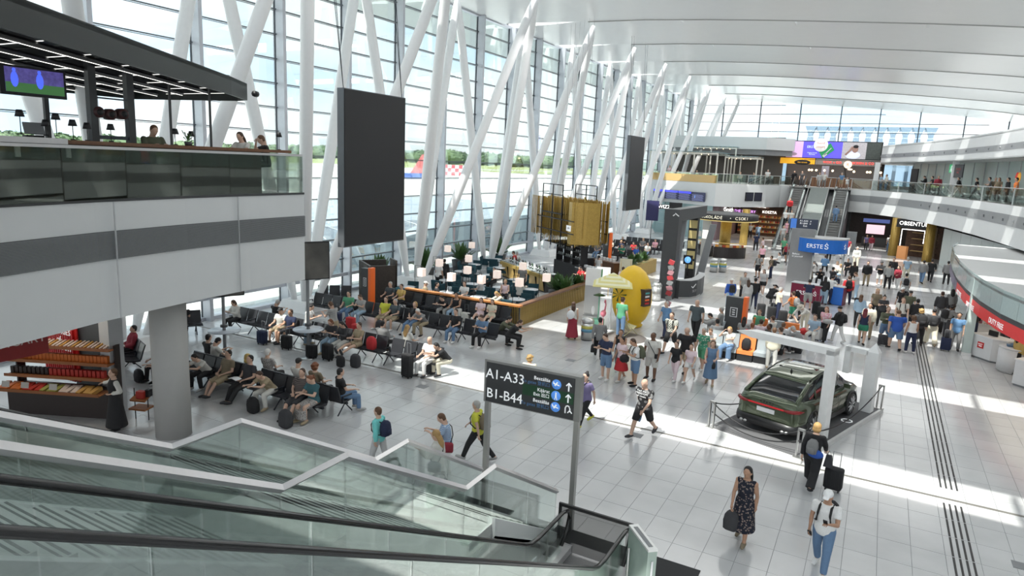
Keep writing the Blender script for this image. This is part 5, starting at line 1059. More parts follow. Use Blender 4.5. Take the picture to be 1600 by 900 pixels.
for k in range(24): MB().cyl((-1.9+(k % 12)*.27, -.1, 1.53+.45*(k//12)), .05, .14, 8).build('glass', mat('glassware', (.4, .42, .42), .15), rk)
for i, (x, y, w_) in enumerate(((-15.9, 39.6, 1.8), (-16.2, 43.9, 2.2), (-18.8, 45.0, 2.6))):
    t = thing('serving_counter', ['stone-topped serving counter under the golden sheet', 'curved brown counter beyond the serving bar', 'dark back counter by the far end of the cafe'][i], 'counter', (x, y, 0), R(-30)); MB().b2(-w_/2, w_/2, -.35, .35, 0, 1.0).build('body', [dgrey, wood, black][i], t); MB().b2(-w_/2-.03, w_/2+.03, -.38, .38, 1.0, 1.05).build('top', [lgrey, wood, dgrey][i], t)
    for k in range(5): MB().box((-w_/2+.3+k*.35, 0, 1.15), (.18, .2, .2)).build('crockery', white, t)
for i, (x, y) in enumerate(((-13.8, 36.8), (-14.0, 41.3))):
    t = thing('menu_board', ['white easel board at the terrace opening behind the steel totem', 'cream framed easel board by the brown planter'][i], 'board', (x, y, 0), R(15)); MB().box((0, 0, 1.05), (.8, .04, 1.3)).build('panel', [white, mat('cream_board', (.7, .66, .5), .5)][i], t)
    for s_ in (-1, 1): MB().tube([(s_*.35, -.05, 0), (s_*.3, 0, 1.7)], .02, 5).build('leg', lwood, t)
# ================================================================ WAITING AREA
leather = mat('bench_leather', (.030, .031, .036), .38, noise=.1); beamm = mat('bench_beam', (.035, .04, .05), .35, .6)
bseat = MB().loft([[(-.26, y, z), (.26, y, z), (.26, y, z+.06), (-.26, y, z+.06)] for y, z in [(-.25, .42), (-.2, .40), (.0, .37), (.17, .37), (.2, .38)]], smooth=False).mesh('seat', leather)
bback = MB().loft([[(-.26, y, z), (.26, y, z), (.26, y+.045, z+.0), (-.26, y+.045, z+.0)] for y, z in [(.18, .42), (.22, .55), (.27, .72), (.34, .92)]], smooth=False).mesh('backrest', leather)
barm = MB().b2(-.02, .02, -.18, .2, .58, .61).b2(-.02, .02, .16, .2, .4, .61).mesh('armrest', beamm)
bleg = MB().tube([(0, -.3, .02), (0, 0, .34), (0, .3, .02)], .022, 6).mesh('leg', beamm)
def bench(x0, n, y, rz, label, double=False, colors=None):
    t = thing('waiting_bench', label, 'bench', (x0, y, 0), rz)
    for k in range(n):
        link('seat', bseat, t, (k*.58, 0, 0)); link('backrest', bback, t, (k*.58, 0, 0))
        if k % 2 == 0: link('armrest', barm, t, (k*.58-.29, 0, 0))
    MB().b2(-.3, n*.58-.28, -.03, .04, .32, .37).build('beam', beamm, t)
    for k in range(0, n+1, 2): link('leg', bleg, t, (min(k, n-.6)*.58-.2, 0, 0))
    return t
bench(-19.1, 5, 13.55, 0, 'black leather bench facing the camera, front row by the round column, left unit')
bench(-15.9, 5, 13.55, 0, 'black leather bench facing the camera, front row, with the couple at its end')
bench(-16.7, 5, 14.25, R(180), 'black leather bench turned away from the camera, behind the front row, left unit')
bench(-13.3, 5, 14.25, R(180), 'black leather bench turned away from the camera, with the man in black at its end')
bench(-23.3, 4, 18.85, 0, 'black leather bench in the second row nearest the glass facade')
bench(-20.7, 5, 18.85, 0, 'black leather bench in the second row with the couple and suitcases')
bench(-17.5, 4, 18.85, 0, 'black leather bench in the middle of the second row')
bench(-15.0, 4, 18.85, 0, 'empty-seated black leather bench at the right end of the second row')
bench(-23.2, 5, 23.15, 0, 'black leather bench in the third row beside the tall table')
bench(-20.1, 5, 23.15, 0, 'black leather bench in the third row, before the orange totem')
bench(-17.0, 4, 23.15, 0, 'black leather bench in the third row with the white haired man')
bench(-14.6, 3, 23.15, 0, 'short black leather bench at the right end of the third row')
bench(-21.3, 4, 26.2, 0, 'black leather bench before the terrace fence, left unit by the orange totem')
bench(-18.8, 4, 26.2, 0, 'black leather bench before the terrace fence, middle unit')
bench(-16.3, 4, 26.2, 0, 'black leather bench before the terrace fence, right unit by the golden slats')
bench(-24.4, 2, 16.9, R(60), 'lone black bench facing the window beside the round column')
bench(-22.6, 3, 13.5, R(-20), 'black bench half hidden behind the round column')
bench(-24.3, 3, 24.8, R(35), 'black bench tilted by the window beside the dark partition')
# benches far back near facade
for i, (x, y) in enumerate(((-22.5, 52), (-19.2, 52), (-22.5, 55), (-19.2, 55), (-22, 58.5), (-19, 58.5), (-21, 62), (-18.2, 62))):
    bench(x, 5, y, 0, 'distant black bench in the far waiting area, %s row, %s unit' % (['first', 'first', 'second', 'second', 'third', 'third', 'fourth', 'fourth'][i], 'left' if i % 2 == 0 else 'right'))
def totem(x, y, rz, label, h=2.1, w_=.45):
    t = thing('orange_totem', label, 'totem', (x, y, 0), rz); MB().b2(-w_, 0, -.15, .15, 0, h).build('black_panel', dgrey, t); MB().b2(0.0, .16, -.17, .17, 0, h+.05).build('orange_edge', orange, t)
    MB().box((-w_/2, -.155, h*.68), (w_*.42, .01, .42)).build('white_outline', white, t); MB().box((-w_/2, -.16, h*.68), (w_*.34, .01, .36)).build('inner_panel', dgrey, t)
    for k in range(3): MB().box((-w_/2, -.165, h*.68-.1+k*.1), (w_*.16, .01, .05)).build('symbol', white, t)
totem(-21.5, 25.2, 0, 'tall black and orange charging totem among the benches on the left'); totem(-4.75, 30.3, R(-5), 'tall black and orange charging totem in the central seating group', 2.1, .75); totem(-18.6, 50.5, 0, 'distant black and orange totem in the far waiting area', 2.3)
t = thing('partition_box', 'dark brown slatted partition cubicle by the window', 'partition', (-23.3, 26.9, 0), R(-35)); pb = mat('partition_brown', (.045, .038, .033), .5, noise=.4, scale=8)
MB().b2(-1.1, 1.0, -.05, .05, 0, 2.0).build('panel', pb, t); MB().b2(1.0, 1.1, -.05, 1.4, 0, 2.0).build('panel', pb, t); MB().b2(-1.1, -1.0, -.05, 1.4, 0, 2.0).build('panel', pb, t); MB().b2(.1, 1.1, 1.3, 1.4, 0, 2.25).build('panel', pb, t)
for k in range(12): MB().b2(-1.05+k*.17, -.98+k*.17, -.08, -.05, 0, 2.0).build('slat', pb, t)
def tall_table(x, y, label, sc_=None, h=1.1, top=3.0):
    t = thing('pole_table', label, 'table', (x, y, 0)); MB().cyl((0, 0, 0), .06, top, 10).build('pole', mgrey, t); MB().cyl((0, 0, h), .55, .03, 26).build('tabletop', mat('table_blue_white', (.55, .60, .66), .25), t); MB().cyl((0, 0, h+.15), .13, .08, 12).build('socket_ring', dgrey, t); MB().cyl((0, 0, 0), .28, .03, 18).build('foot', steel, t)
tall_table(-20.15, 15.7, 'round standing table around a pole near the window', top=2.35); tall_table(-18.0, 17.64, 'round standing table under the hanging poster screen', top=2.95)
t = thing('poster_screen', 'dark poster screen hanging beside the end of the left mezzanine', 'screen', (-18.0, 17.9, 2.95), R(65)); MB().b2(-.62, .62, -.06, .06, 0, 1.4).build('casing', black, t); MB().b2(-.58, .58, -.07, -.06, .04, 1.36).build('picture', mat('poster_grey', (.10, .095, .085), .4, noise=.8, scale=1.6), t)
t = thing('poster_screen', 'dark screen on top of the pole nearer the round column', 'screen', (-20.15, 15.85, 2.35), R(65)); MB().b2(-.6, .6, -.06, .06, 0, 1.3).build('casing', black, t); MB().b2(-.56, .56, -.07, -.06, .04, 1.26).build('picture', MC['poster_grey'], t)
# central seating group
gseat = mat('seat_grey', (.36, .40, .42), .5); oseat = mat('seat_orange', (.85, .25, .07), .5)
def pod(x, y, rz, m_, label):
    t = thing('lounge_seat', label, 'seat', (x, y, 0), rz); MB().box((0, 0, .36), (.62, .6, .14)).build('seat', m_, t); MB().box((0, .29, .66), (.62, .09, .62), rx=R(-10)).build('backrest', m_, t); MB().box((0, 0, .14), (.6, .55, .28)).build('plinth', black, t)
for i, (x, y, a, m_, lab) in enumerate(((-5.4, 27.9, 5, gseat, 'grey lounge seat with the girl in white, left end of the central group'), (-4.75, 27.85, 0, gseat, 'grey lounge seat under the woman with raised arm'), (-4.1, 27.85, 0, oseat, 'bright orange lounge seat holding a black bag at the front'), (-3.45, 27.9, -5, gseat, 'grey lounge seat right of the orange one, behind the woman in cream'),
    (-4.2, 32.3, 180, oseat, 'orange lounge seat at the back left of the central group'), (-3.5, 32.3, 180, gseat, 'grey lounge seat at the back of the central group'), (-2.85, 32.2, 180, oseat, 'orange lounge seat at the back right of the central group'), (-3.9, 29.6, 180, gseat, 'grey lounge seat turned away in the middle of the group'), (-3.2, 29.8, 180, gseat, 'grey lounge seat beside the group table'), (-2.5, 30.6, 90, gseat, 'grey lounge seat at the right side of the group'), (-5.8, 30.4, 270, gseat, 'grey lounge seat left of the central totem'), (-5.9, 31.2, 270, gseat, 'grey lounge seat behind left of the central totem'))):
    pod(x, y, R(a), m_, lab)
t = thing('group_table', 'small white table with papers in the central seating group', 'table', (-2.9, 31.2, 0)); MB().box((0, 0, .72), (.9, .6, .04)).build('tabletop', white, t); MB().cyl((0, 0, 0), .04, .7, 8).build('column', black, t); MB().cyl((0, 0, 0), .25, .02, 14).build('foot', black, t)
# ================================================================ PAPRIKA SHOP (lower left)
t = thing('paprika_display', 'tiered wooden shop display of spice tins, packets and sausages', 'display', (-19.4, 9.75, 0), R(25)); rw = mat('rust_wood', (.28, .10, .03), .5)
MB().b2(-1.5, 1.4, -.1, .5, 0, .75).build('cabinet', mat('dark_cabinet', (.03, .02, .018), .5), t)
pk = [mat('tin_orange', (.55, .14, .02), .5), mat('tin_red', (.42, .03, .02), .5), mat('pack_green', (.30, .30, .07), .5), mat('pack_white', (.62, .52, .46), .5), mat('pack_gold', (.5, .28, .07), .5)]
for L_, (y0, z) in enumerate(((-.45, .78), (-.15, 1.12), (.0, 1.5), (.1, 1.9))):
    MB().b2(-1.5, 1.4, y0, y0+.5, z-.03, z).build('shelf', rw, t); MB().b2(-1.5, 1.4, y0-.01, y0+.01, z-.03, z+.05).build('shelf_lip', rw, t)
    n = (16, 22, 26, 24)[L_]
    for k in range(n):
        x = -1.42+k*2.75/n; m_ = (pk[(k*5//n)] if L_ == 0 else pk[0] if L_ == 2 else pk[1] if (L_ == 1 and k > 8) else pk[3 if k % 3 else 4] if L_ == 3 else MC['dark_cabinet'])
        if L_ == 0: MB().box((x, y0+.22, z+.06), (.14, .38, .1), rx=R(12), rz=R(8*(-1)**k)).build('spice_packet', m_, t)
        elif L_ == 3: MB().tube([(x, y0+.05, z+.04), (x+.03, y0+.4, z+.12)], .03, 6).build('sausage', m_, t)
        else: MB().box((x, y0+.25, z+.1), (.09, .12, .2)).build('spice_tin', m_, t)
for x in (-1.2, -.65, .15): MB().box((x, -.47, .98), (.22, .01, .16), rx=R(-12)).build('price_card', mat('price_card', (.45, .43, .4), .6), t)
for x in (-1.5, 1.4): MB().b2(x-.02, x+.02, .3, .6, 0, 2.0).build('side_panel', MC['dark_cabinet'], t)
t = thing('red_banner', 'dark red fascia banner with HUNGARY in white capitals', 'banner', (-16.0, 6.6, 3.28), R(90)); MB().box((0, 0, 0), (2.5, .05, .84)).build('panel', mat('banner_red', (.22, .012, .012), .6), t); text('lettering', 'HUNGARY', .27, mat('banner_letter', (.5, .42, .4), .5), t, (.55, -.035, -.05))
t = thing('red_curtain', 'bright red pleated panel with white slogan lettering in the shop', 'panel', (-20.75, 10.5, 0), R(4))
for k in range(14): MB().box((-.7+k*.1, 0, 1.9), (.06, .05, 2.6)).build('pleat', mat('curtain_red', (.50, .01, .012), .5), t)
MB().box((0, .06, 1.9), (1.5, .04, 2.6)).build('backing', red, t); text('lettering', 'NICE\nMEMORIES\nof\nHUNGARY', .24, sw, t, (.05, -.05, 1.95))
t = thing('paprika_basket', 'small wire rack with red and black packets beside the shop', 'rack', (-17.35, 10.75, 0), R(20)); MB().box((0, 0, .35), (.5, .4, .05)).box((0, 0, .65), (.45, .35, .05), rx=R(20)).build('tray', rw, t); MB().tube([(-.2, 0, 0), (-.2, 0, .9)], .015, 5).tube([(.2, 0, 0), (.2, 0, .9)], .015, 5).build('stand', black, t); MB().box((.05, -.05, .75), (.22, .15, .2)).build('packet', pk[1], t); MB().box((.2, .05, .78), (.12, .15, .2)).build('packet', black, t)
# floor fittings
for i, (x, y) in enumerate([G(660, 604)[:2], G(283, 657)[:2], G(892, 563)[:2], G(1598, 885)[:2], G(994, 680)[:2], G(1432, 420)[:2]]):
    tag(MB().box((x, y, .004), (.35, .3, .008)).build('floor_hatch', mgrey), ['dark floor hatch left of the gate sign', 'dark floor hatch right of the round column', 'dark floor hatch before the walking family', 'dark floor hatch at the right picture edge', 'dark floor hatch under the bald walking man', 'dark floor hatch far behind the car'][i], 'floor hatch')
for c in [S.objects.get('shop_light_area')]: pass
for (x, y, z, e, sx_, sy_) in ((-12.4, 84, 3.6, 60, 5, 3), (2, 84, 3.6, 40, 8, 3), (-6, 92.5, 9.0, 80, 10, 2), (-18, 87, 9.3, 50, 10, 3), (7.5, 34, 3.3, 90, 4, 12), (-19.5, 9.6, 3.6, 16, 2, 1.5), (-17, 15.8, 3.7, 0, 1, 1)):  # area fills added to brighten the shop, stall and terrace interiors
    if e:
        a = bpy.data.objects.new('shop_downlights', bpy.data.lights.new('shop_downlights', 'AREA')); COL.objects.link(a); a.data.shape = 'RECTANGLE'; a.data.size = sx_; a.data.size_y = sy_; a.data.energy = e*1.3; a.data.color = (1, .86, .68) if z < 9 else (1, .93, .85); a.location = (x, y, z)
# ================================================================ PEOPLE
# pose: lean, nod, sit?, legs (hip, knee, out) x2, arms (flex, out, elbow, inward) x2   (left, right)
PO = dict(
 stand=(2, 5, 0, ((4, 3, 4), (-3, 3, 5)), ((5, 9, 14, 0), (2, 9, 18, 0))),
 relaxed=(0, 10, 0, ((8, 10, 7), (-4, 0, 3)), ((12, 10, 40, 15), (0, 8, 10, 0))),
 phone=(6, 26, 0, ((3, 2, 4), (-2, 3, 5)), ((28, 8, 88, 22), (30, 8, 84, 20))),
 phone1=(2, 12, 0, ((16, 6, 3), (-14, 12, 3)), ((28, 8, 84, 18), (-4, 9, 14, 0))),
 armsx=(0, 4, 0, ((4, 3, 4), (-3, 3, 6)), ((28, 10, 92, 62), (24, 10, 96, 62))),
 hips=(0, 0, 0, ((4, 3, 5), (-3, 3, 6)), ((-8, 40, 70, 50), (-8, 62, 60, -60))),
 walk=(4, 4, 0, ((27, 8, 2), (-20, 22, 2)), ((-24, 8, 14, 0), (26, 8, 22, 5))),
 walk2=(4, 6, 0, ((-20, 22, 2), (27, 8, 2)), ((26, 8, 26, 5), (-24, 8, 10, 0))),
 stroll=(2, 4, 0, ((15, 8, 2), (-12, 14, 2)), ((-12, 8, 12, 0), (12, 8, 18, 5))),
 pull=(5, 2, 0, ((24, 8, 2), (-18, 20, 2)), ((14, 10, 20, 0), (-32, 14, 4, 0))),
 carry=(2, 4, 0, ((14, 6, 3), (-12, 14, 3)), ((18, 8, 70, 10), (14, 8, 60, 10))),
 counter=(14, 16, 0, ((4, 3, 4), (-6, 6, 6)), ((48, 10, 50, 10), (46, 10, 46, 10))),
 bend=(62, 20, 0, ((18, 14, 6), (-2, 8, 8)), ((62, 8, 10, 6), (56, 8, 14, 6))),
 crouch=(34, 20, 2, ((112, 128, 12), (70, 122, 12)), ((58, 10, 40, 12), (54, 10, 34, 12))),
 sit=(-4, 8, 1, ((84, 84, 5), (82, 78, 7)), ((24, 8, 62, 14), (22, 8, 60, 12))),
 sitphone=(4, 30, 1, ((84, 88, 4), (82, 80, 6)), ((34, 8, 82, 24), (36, 8, 80, 22))),
 sitlean=(36, 18, 1, ((86, 92, 8), (84, 84, 10)), ((64, 6, 44, 16), (60, 6, 50, 16))),
 sitback=(-14, 6, 1, ((76, 40, 3), (74, 52, 5)), ((14, 12, 60, 30), (12, 12, 66, 34))),
 sitcross=(-8, 14, 1, ((84, 84, 2), (98, 46, -8)), ((26, 8, 66, 24), (22, 8, 70, 24))),
 sithead=(4, 22, 1, ((84, 84, 8), (80, 74, 10)), ((66, 12, 30, 20), (70, 30, 118, 30))),
 sitfeetup=(-10, 10, 1, ((88, 18, 3), (92, 26, 6)), ((28, 8, 78, 24), (28, 8, 76, 22))),
)
def V(*a): return Vector(a)
def skel(pose, fem):
    lean, nod, sit, legs, arms = PO[pose]; k = {}
    sw_ = .162 if fem else .185; L = []
    for i, (h, kn, ab) in enumerate(legs):
        s = -1 if i == 0 else 1; h, kn, ab = R(h), R(kn), R(ab)
        hip = V(s*.09, 0, 0); d1 = V(s*math.sin(ab), math.sin(h)*math.cos(ab), -math.cos(h)*math.cos(ab)); knee = hip+d1*.43
        a2 = h-kn; d2 = V(s*math.sin(ab)*.2, math.sin(a2), -math.cos(a2)).normalized(); ank = knee+d2*.41
        fp = max(-.5, min(.9, a2)); fd = V(s*.12, math.cos(fp*.6), -.1+math.sin(fp)*.5 if a2 > -.3 else -.55).normalized() if sit != 1 or kn > R(30) else V(0, .45, .9).normalized()
        L.append([hip, knee, ank, ank+fd*.17])
    if sit == 1: pz = .535
    elif sit == 2: pz = .36
    else: pz = .085-min(l[2].z-(.0 if l[3].z > l[2].z-.1 else .03) for l in L)
    O = V(0, 0, pz); lr = R(lean); t = V(0, math.sin(lr), math.cos(lr)); f = V(0, math.cos(lr), -math.sin(lr))
    k['O'] = O; k['t'] = t; k['f'] = f; k['legs'] = [[p+O for p in l] for l in L]
    A = []
    for i, (fl_, ab, el, inw) in enumerate(arms):
        s = -1 if i == 0 else 1; sh = O+t*.475+V(s*sw_, 0, 0); a1, ab, inw = R(fl_), R(ab), R(inw)
        d1 = V(s*math.sin(ab), math.sin(a1)*math.cos(ab), -math.cos(a1)*math.cos(ab)); elb = sh+d1*.285
        a2 = a1+R(el); d2 = V(-s*math.sin(inw), math.sin(a2)*math.cos(inw), -math.cos(a2)*math.cos(inw)); wr = elb+d2*.245
        A.append([sh, elb, wr, wr+d2*.085, d2])
    k['arms'] = A; hn = lr*.5+R(nod); k['hup'] = V(0, math.sin(hn), math.cos(hn)); k['hf'] = V(0, math.cos(hn), -math.sin(hn))
    nb = O+t*.545; k['neck'] = nb; k['head'] = nb+k['hup']*.155+k['hf']*.015; k['nodang'] = hn; k['sw'] = sw_
    return k
def ering(c, a, b, ax, ay, n=14): return [c+ax*math.cos(2*math.pi*i/n)*a+ay*math.sin(2*math.pi*i/n)*b for i in range(n)]
def torso(mb, k, off, lo, hi, fem, belly=0):
    prof_ = [(-.10, .11, .10), (-.03, .160+.012*fem, .118), (.06, .158+.008*fem, .115), (.17, .138-.012*fem, .102), (.30, .152-.01*fem, .113+.01*fem), (.41, k['sw']-.02, .11), (.475, k['sw']-.035, .088), (.53, .075, .068), (.58, .054, .056), (.66, .05, .055)]
    X_ = V(1, 0, 0); O, t, f = k['O'], k['t'], k['f']; P_ = []
    for s, a, b in prof_:
        if lo-.001 <= s <= hi+.001: P_.append(ering(O+t*s+f*(.012 if .2 < s < .45 else 0), a+off, b+off+(belly if s < .3 else 0), X_, f))
    mb.loft(P_)
def limb(mb, a, b, r0, r1, t0=0, t1=1, off=0, bulge=0):
    p0, p1 = a.lerp(b, t0), a.lerp(b, t1); q0, q1 = r0+(r1-r0)*t0+off, r0+(r1-r0)*t1+off
    mb.tube([p0, p0.lerp(p1, .3), p0.lerp(p1, .65), p1], [q0, q0*.72+q1*.28+bulge, q0*.35+q1*.65+bulge*.5, q1], 10)
def finish(mb, name, vox, mats, sm=3, extra=None):
    me = mb.mesh('tmp', []); o = bpy.data.objects.new('tmp', me); TS.collection.objects.link(o)
    md = o.modifiers.new('r', 'REMESH'); md.mode = 'VOXEL'; md.voxel_size = vox; md.use_smooth_shade = True
    s_ = o.modifiers.new('s', 'SMOOTH'); s_.iterations = sm; s_.factor = .5
    TS.view_layers[0].update(); r_ = bpy.data.meshes.new_from_object(o.evaluated_get(TS.view_layers[0].depsgraph)); bpy.data.objects.remove(o); bpy.data.meshes.remove(me)
    if extra:
        bm_ = bmesh.new(); bm_.from_mesh(r_); e_ = extra.mesh('e', []); n0 = len(bm_.faces); bm_.from_mesh(e_); bm_.faces.ensure_lookup_table()
        for i_, f_ in enumerate(bm_.faces):
            if i_ >= n0: f_.material_index = extra.m[i_-n0]; f_.smooth = True
        bm_.to_mesh(r_); bm_.free(); bpy.data.meshes.remove(e_)
    r_.name = name; r_.materials.clear()
    for q in mats: r_.materials.append(q)
    return r_
skin0 = mat('skin', (.52, .32, .23), .55, noise=.05); eye_m = mat('eye_dark', (.03, .02, .02), .3); lip_m = mat('lip', (.38, .14, .12), .5)
BC, GCa, HC = {}, {}, {}
def body_mesh(pose, fem):
    key = (pose, fem)
    if key in BC: return BC[key]
    k = skel(pose, fem); mb = MB(); torso(mb, k, 0, -.10, .66, fem)
    for i, (hip, knee, ank, toe) in enumerate(k['legs']):
        limb(mb, hip, knee, .088, .056, off=0); limb(mb, knee, ank, .055, .036, bulge=.006); mb.sph(knee, .055, 10, 6); mb.sph(hip+V(0, -.01, 0), .092, 10, 6)
        mb.tube([ank-(toe-ank)*.35, ank, ank.lerp(toe, .6), toe], [.032, .042, .038, .026], 10)
    for sh, el, wr, hd, d in k['arms']:
        mb.sph(sh, .058, 10, 7); limb(mb, sh, el, .050, .038, bulge=.003); limb(mb, el, wr, .037, .026, bulge=.004); mb.sph(el, .038, 8, 6)
        mb.tube([wr, wr+d*.03, hd], [.025, .034, .034], 8, flat=.55)
    h, up, hf = k['head'], k['hup'], k['hf']; X_ = V(1, 0, 0)
    def hp(x, y, z): return h+X_*x+hf*y+up*z
    mb.loft([ering(hp(0, y, z), a, b, X_, hf) for z, a, b, y in [(-.118, .03, .03, .035), (-.10, .045, .052, .028), (-.06, .060, .075, .015), (0, .072, .092, 0), (.05, .073, .094, -.004), (.09, .058, .075, -.006), (.115, .03, .04, -.006)]])
    mb.tube([hp(0, .080, .02), hp(0, .100, -.012), hp(0, .108, -.025), hp(0, .088, -.034)], [.010, .013, .016, .010], 6)
    for s in (-1, 1): mb.sph(hp(s*.074, -.005, -.012), (.014, .022, .032), 8, 6)
    mb.tube([k['neck']-k['t']*.03, hp(0, -.015, -.07)], [.058, .052], 10)
    ex = MB()
    for s in (-1, 1):
        ex.sph(hp(s*.031, .083, .006), (.013, .009, .008), 8, 5, 1); ex.tube([hp(s*.016, .091, .025), hp(s*.048, .080, .026)], .005, 4, 1)
    ex.tube([hp(-.022, .086, -.062), hp(0, .091, -.061), hp(.022, .086, -.062)], .006, 5, 2)
    for i, (sh, el, wr, hd, d) in enumerate(k['arms']):     # fingers: four of unequal length, curled, and a thumb off the side
        s = -1 if i == 0 else 1
        a = d.cross(V(0, 0, 1)); a = a.normalized() if a.length > .2 else V(0, 1, 0)
        if abs(d.z) > .8: a = V(0, 1, 0)
        n_ = a.cross(d).normalized()
        if n_.dot(V(-s, 0, -.2)) < 0: n_ = -n_
        for q, ln in enumerate((.062, .074, .070, .054)):
            b0 = hd+a*(.030-.020*q); ex.tube([b0-d*.012, b0+d*ln*.45+n_*.006, b0+d*ln*.8+n_*.026, b0+d*ln*.9+n_*.045], [.0095, .009, .0085, .006], 6, 0)
        b0 = wr+d*.03+a*.03; ex.tube([b0, b0+a*.022+d*.02, b0+a*.026+d*.05+n_*.012], [.012, .011, .008], 6, 0)
    me = finish(mb, 'person_body', .0165, [skin0, eye_m, lip_m], 2, ex); BC[key] = (me, k); return BC[key]
def garment(kind, pose, fem, belly=0):
    key = (kind, pose, fem, belly)
    if key in GCa: return GCa[key]
    k = body_mesh(pose, fem)[1]; mb = MB(); sit = PO[pose][2]; X_ = V(1, 0, 0)
    if kind in ('tee', 'tank', 'long', 'jacket', 'dress', 'vest'):
        off = {'jacket': .034, 'vest': .026, 'tank': .012}.get(kind, .019)
        torso(mb, k, off, -.10 if kind in ('tee', 'long', 'jacket') and not sit else -.03, .53 if kind != 'tank' else .475, fem, belly)
        if kind == 'jacket': mb.tube([k['neck']-k['t']*.04, k['neck']+k['t']*.035], [.085, .07], 12)
        for sh, el, wr, hd, d in k['arms']:
            if kind in ('tank', 'dress', 'vest'): mb.sph(sh-V(sh.x*.12, 0, -.005), .058+off*.3, 10, 6)
            else:
                mb.sph(sh, .060+off*.35, 10, 7); limb(mb, sh, el, .051, .047, 0, .62 if kind == 'tee' else 1, off*.85)
                if kind in ('long', 'jacket'): limb(mb, el, wr, .044, .032, 0, .95, off*.8); mb.sph(el, .045+off*.6, 8, 6)
    if kind == 'dress' or kind in ('skirt', 'longskirt'):
        O = k['O']; end = .60 if kind == 'dress' else (.45 if kind == 'skirt' else .80)
        if sit:
            kn = (k['legs'][0][1]+k['legs'][1][1])/2; an = (k['legs'][0][2]+k['legs'][1][2])/2; f_ = V(0, 0, 1)
            mb.loft([ering(O+V(0, -.06, 0), .17, .13, X_, f_), ering(O.lerp(kn, .5), .19, .12, X_, f_), ering(kn+V(0, .03, -.02), .19, .11, X_, V(0, -.6, .8)), ering(kn.lerp(an, .85 if kind == 'longskirt' else .3)+V(0, .03, 0), .2, .11, X_, V(0, -1, 0))])
        else: mb.loft([ering(O+V(0, 0, z), a, b, X_, V(0, 1, 0), 20) for z, a, b in [(.12, .14, .115), (0, .185, .14), (-end*.5, .215, .195), (-end, .245+.03*(end > .6), .25)]])
    if kind in ('trousers', 'wide', 'shorts', 'leggings', 'longshorts'):
        off = {'wide': .042, 'leggings': .009, 'shorts': .028, 'longshorts': .03}.get(kind, .019); torso(mb, k, off*.6+.004, -.10, .06, fem)
        for hip, knee, ank, toe in k['legs']:
            mb.sph(hip+V(0, -.01, 0), .094+off*.5, 10, 6)
            if kind == 'shorts': limb(mb, hip, knee, .088, .068, 0, .55, off)
            elif kind == 'longshorts': limb(mb, hip, knee, .088, .060, 0, .98, off)
            else: limb(mb, hip, knee, .088, .058, 0, 1, off); mb.sph(knee, .057+off, 10, 6); limb(mb, knee, ank, .056, .040+(.02 if kind == 'wide' else 0), 0, .95, off)
    if kind[:4] == 'shoe':
        for hip, knee, ank, toe in [k['legs'][int(kind[4])]]:
            d = toe-ank; mb.tube([ank-d*.42+V(0, 0, -.018), ank+V(0, 0, -.012), ank.lerp(toe, .6)+V(0, 0, -.008), toe+d*.14+V(0, 0, -.004)], [.036, .05, .048, .03], 10)
    me = finish(mb, kind, .019 if kind[:4] != 'shoe' else .014, [cloth((.5, .5, .5))], 2); GCa[key] = me; return me
def hair_mesh(kind):
    if kind in HC: return HC[kind]
    mb = MB()
    def E(c, r): mb.sph(c, r, 14, 10)
    if kind in ('short', 'fringe'): E((0, -.022, .038), (.082, .095, .098)); E((0, -.045, -.01), (.074, .062, .085))
    if kind in ('bob', 'curly'): E((0, -.026, .03), (.092, .098, .108)); E((0, -.04, -.045), (.098, .072, .09))
    if kind == 'curly': [E((.085*math.cos(a), -.03+.08*math.sin(a), .02+.05*math.sin(a*3)), (.035, .035, .04)) for a in [q*.8+2.6 for q in range(6)]]
    if kind == 'long': E((0, -.022, .034), (.086, .097, .102)); mb.tube([(0, -.05, .02), (0, -.085, -.1), (0, -.10, -.22), (0, -.09, -.33)], [.085, .092, .085, .045], 12, flat=.55)
    if kind == 'tail': E((0, -.022, .036), (.081, .095, .098)); mb.tube([(0, -.1, .06), (0, -.14, .03), (0, -.13, -.08), (0, -.11, -.16)], [.028, .035, .03, .012], 8)
    if kind == 'bun': E((0, -.022, .036), (.081, .095, .098)); E((0, -.07, .125), (.04, .04, .04))
    if kind == 'stubble': E((0, -.018, .03), (.076, .093, .092))
    if kind == 'cap':
        E((0, -.008, .055), (.086, .102, .082)); mb.loft([[(x, y, z) for x, y, z in ((-.06, .06, .045), (.06, .06, .045), (.045, .165, .028), (-.045, .165, .028))], [(x, y, z+.014) for x, y, z in ((-.06, .06, .045), (.06, .06, .045), (.045, .165, .028), (-.045, .165, .028))]])
    if kind == 'hat': E((0, -.005, .07), (.088, .1, .08)); mb.cyl((0, 0, .045), .17, .014, 20)
    me = finish(mb, 'hair' if kind not in ('cap', 'hat') else kind, .012, [cloth((.1, .08, .06))], 2); HC[kind] = me; return me
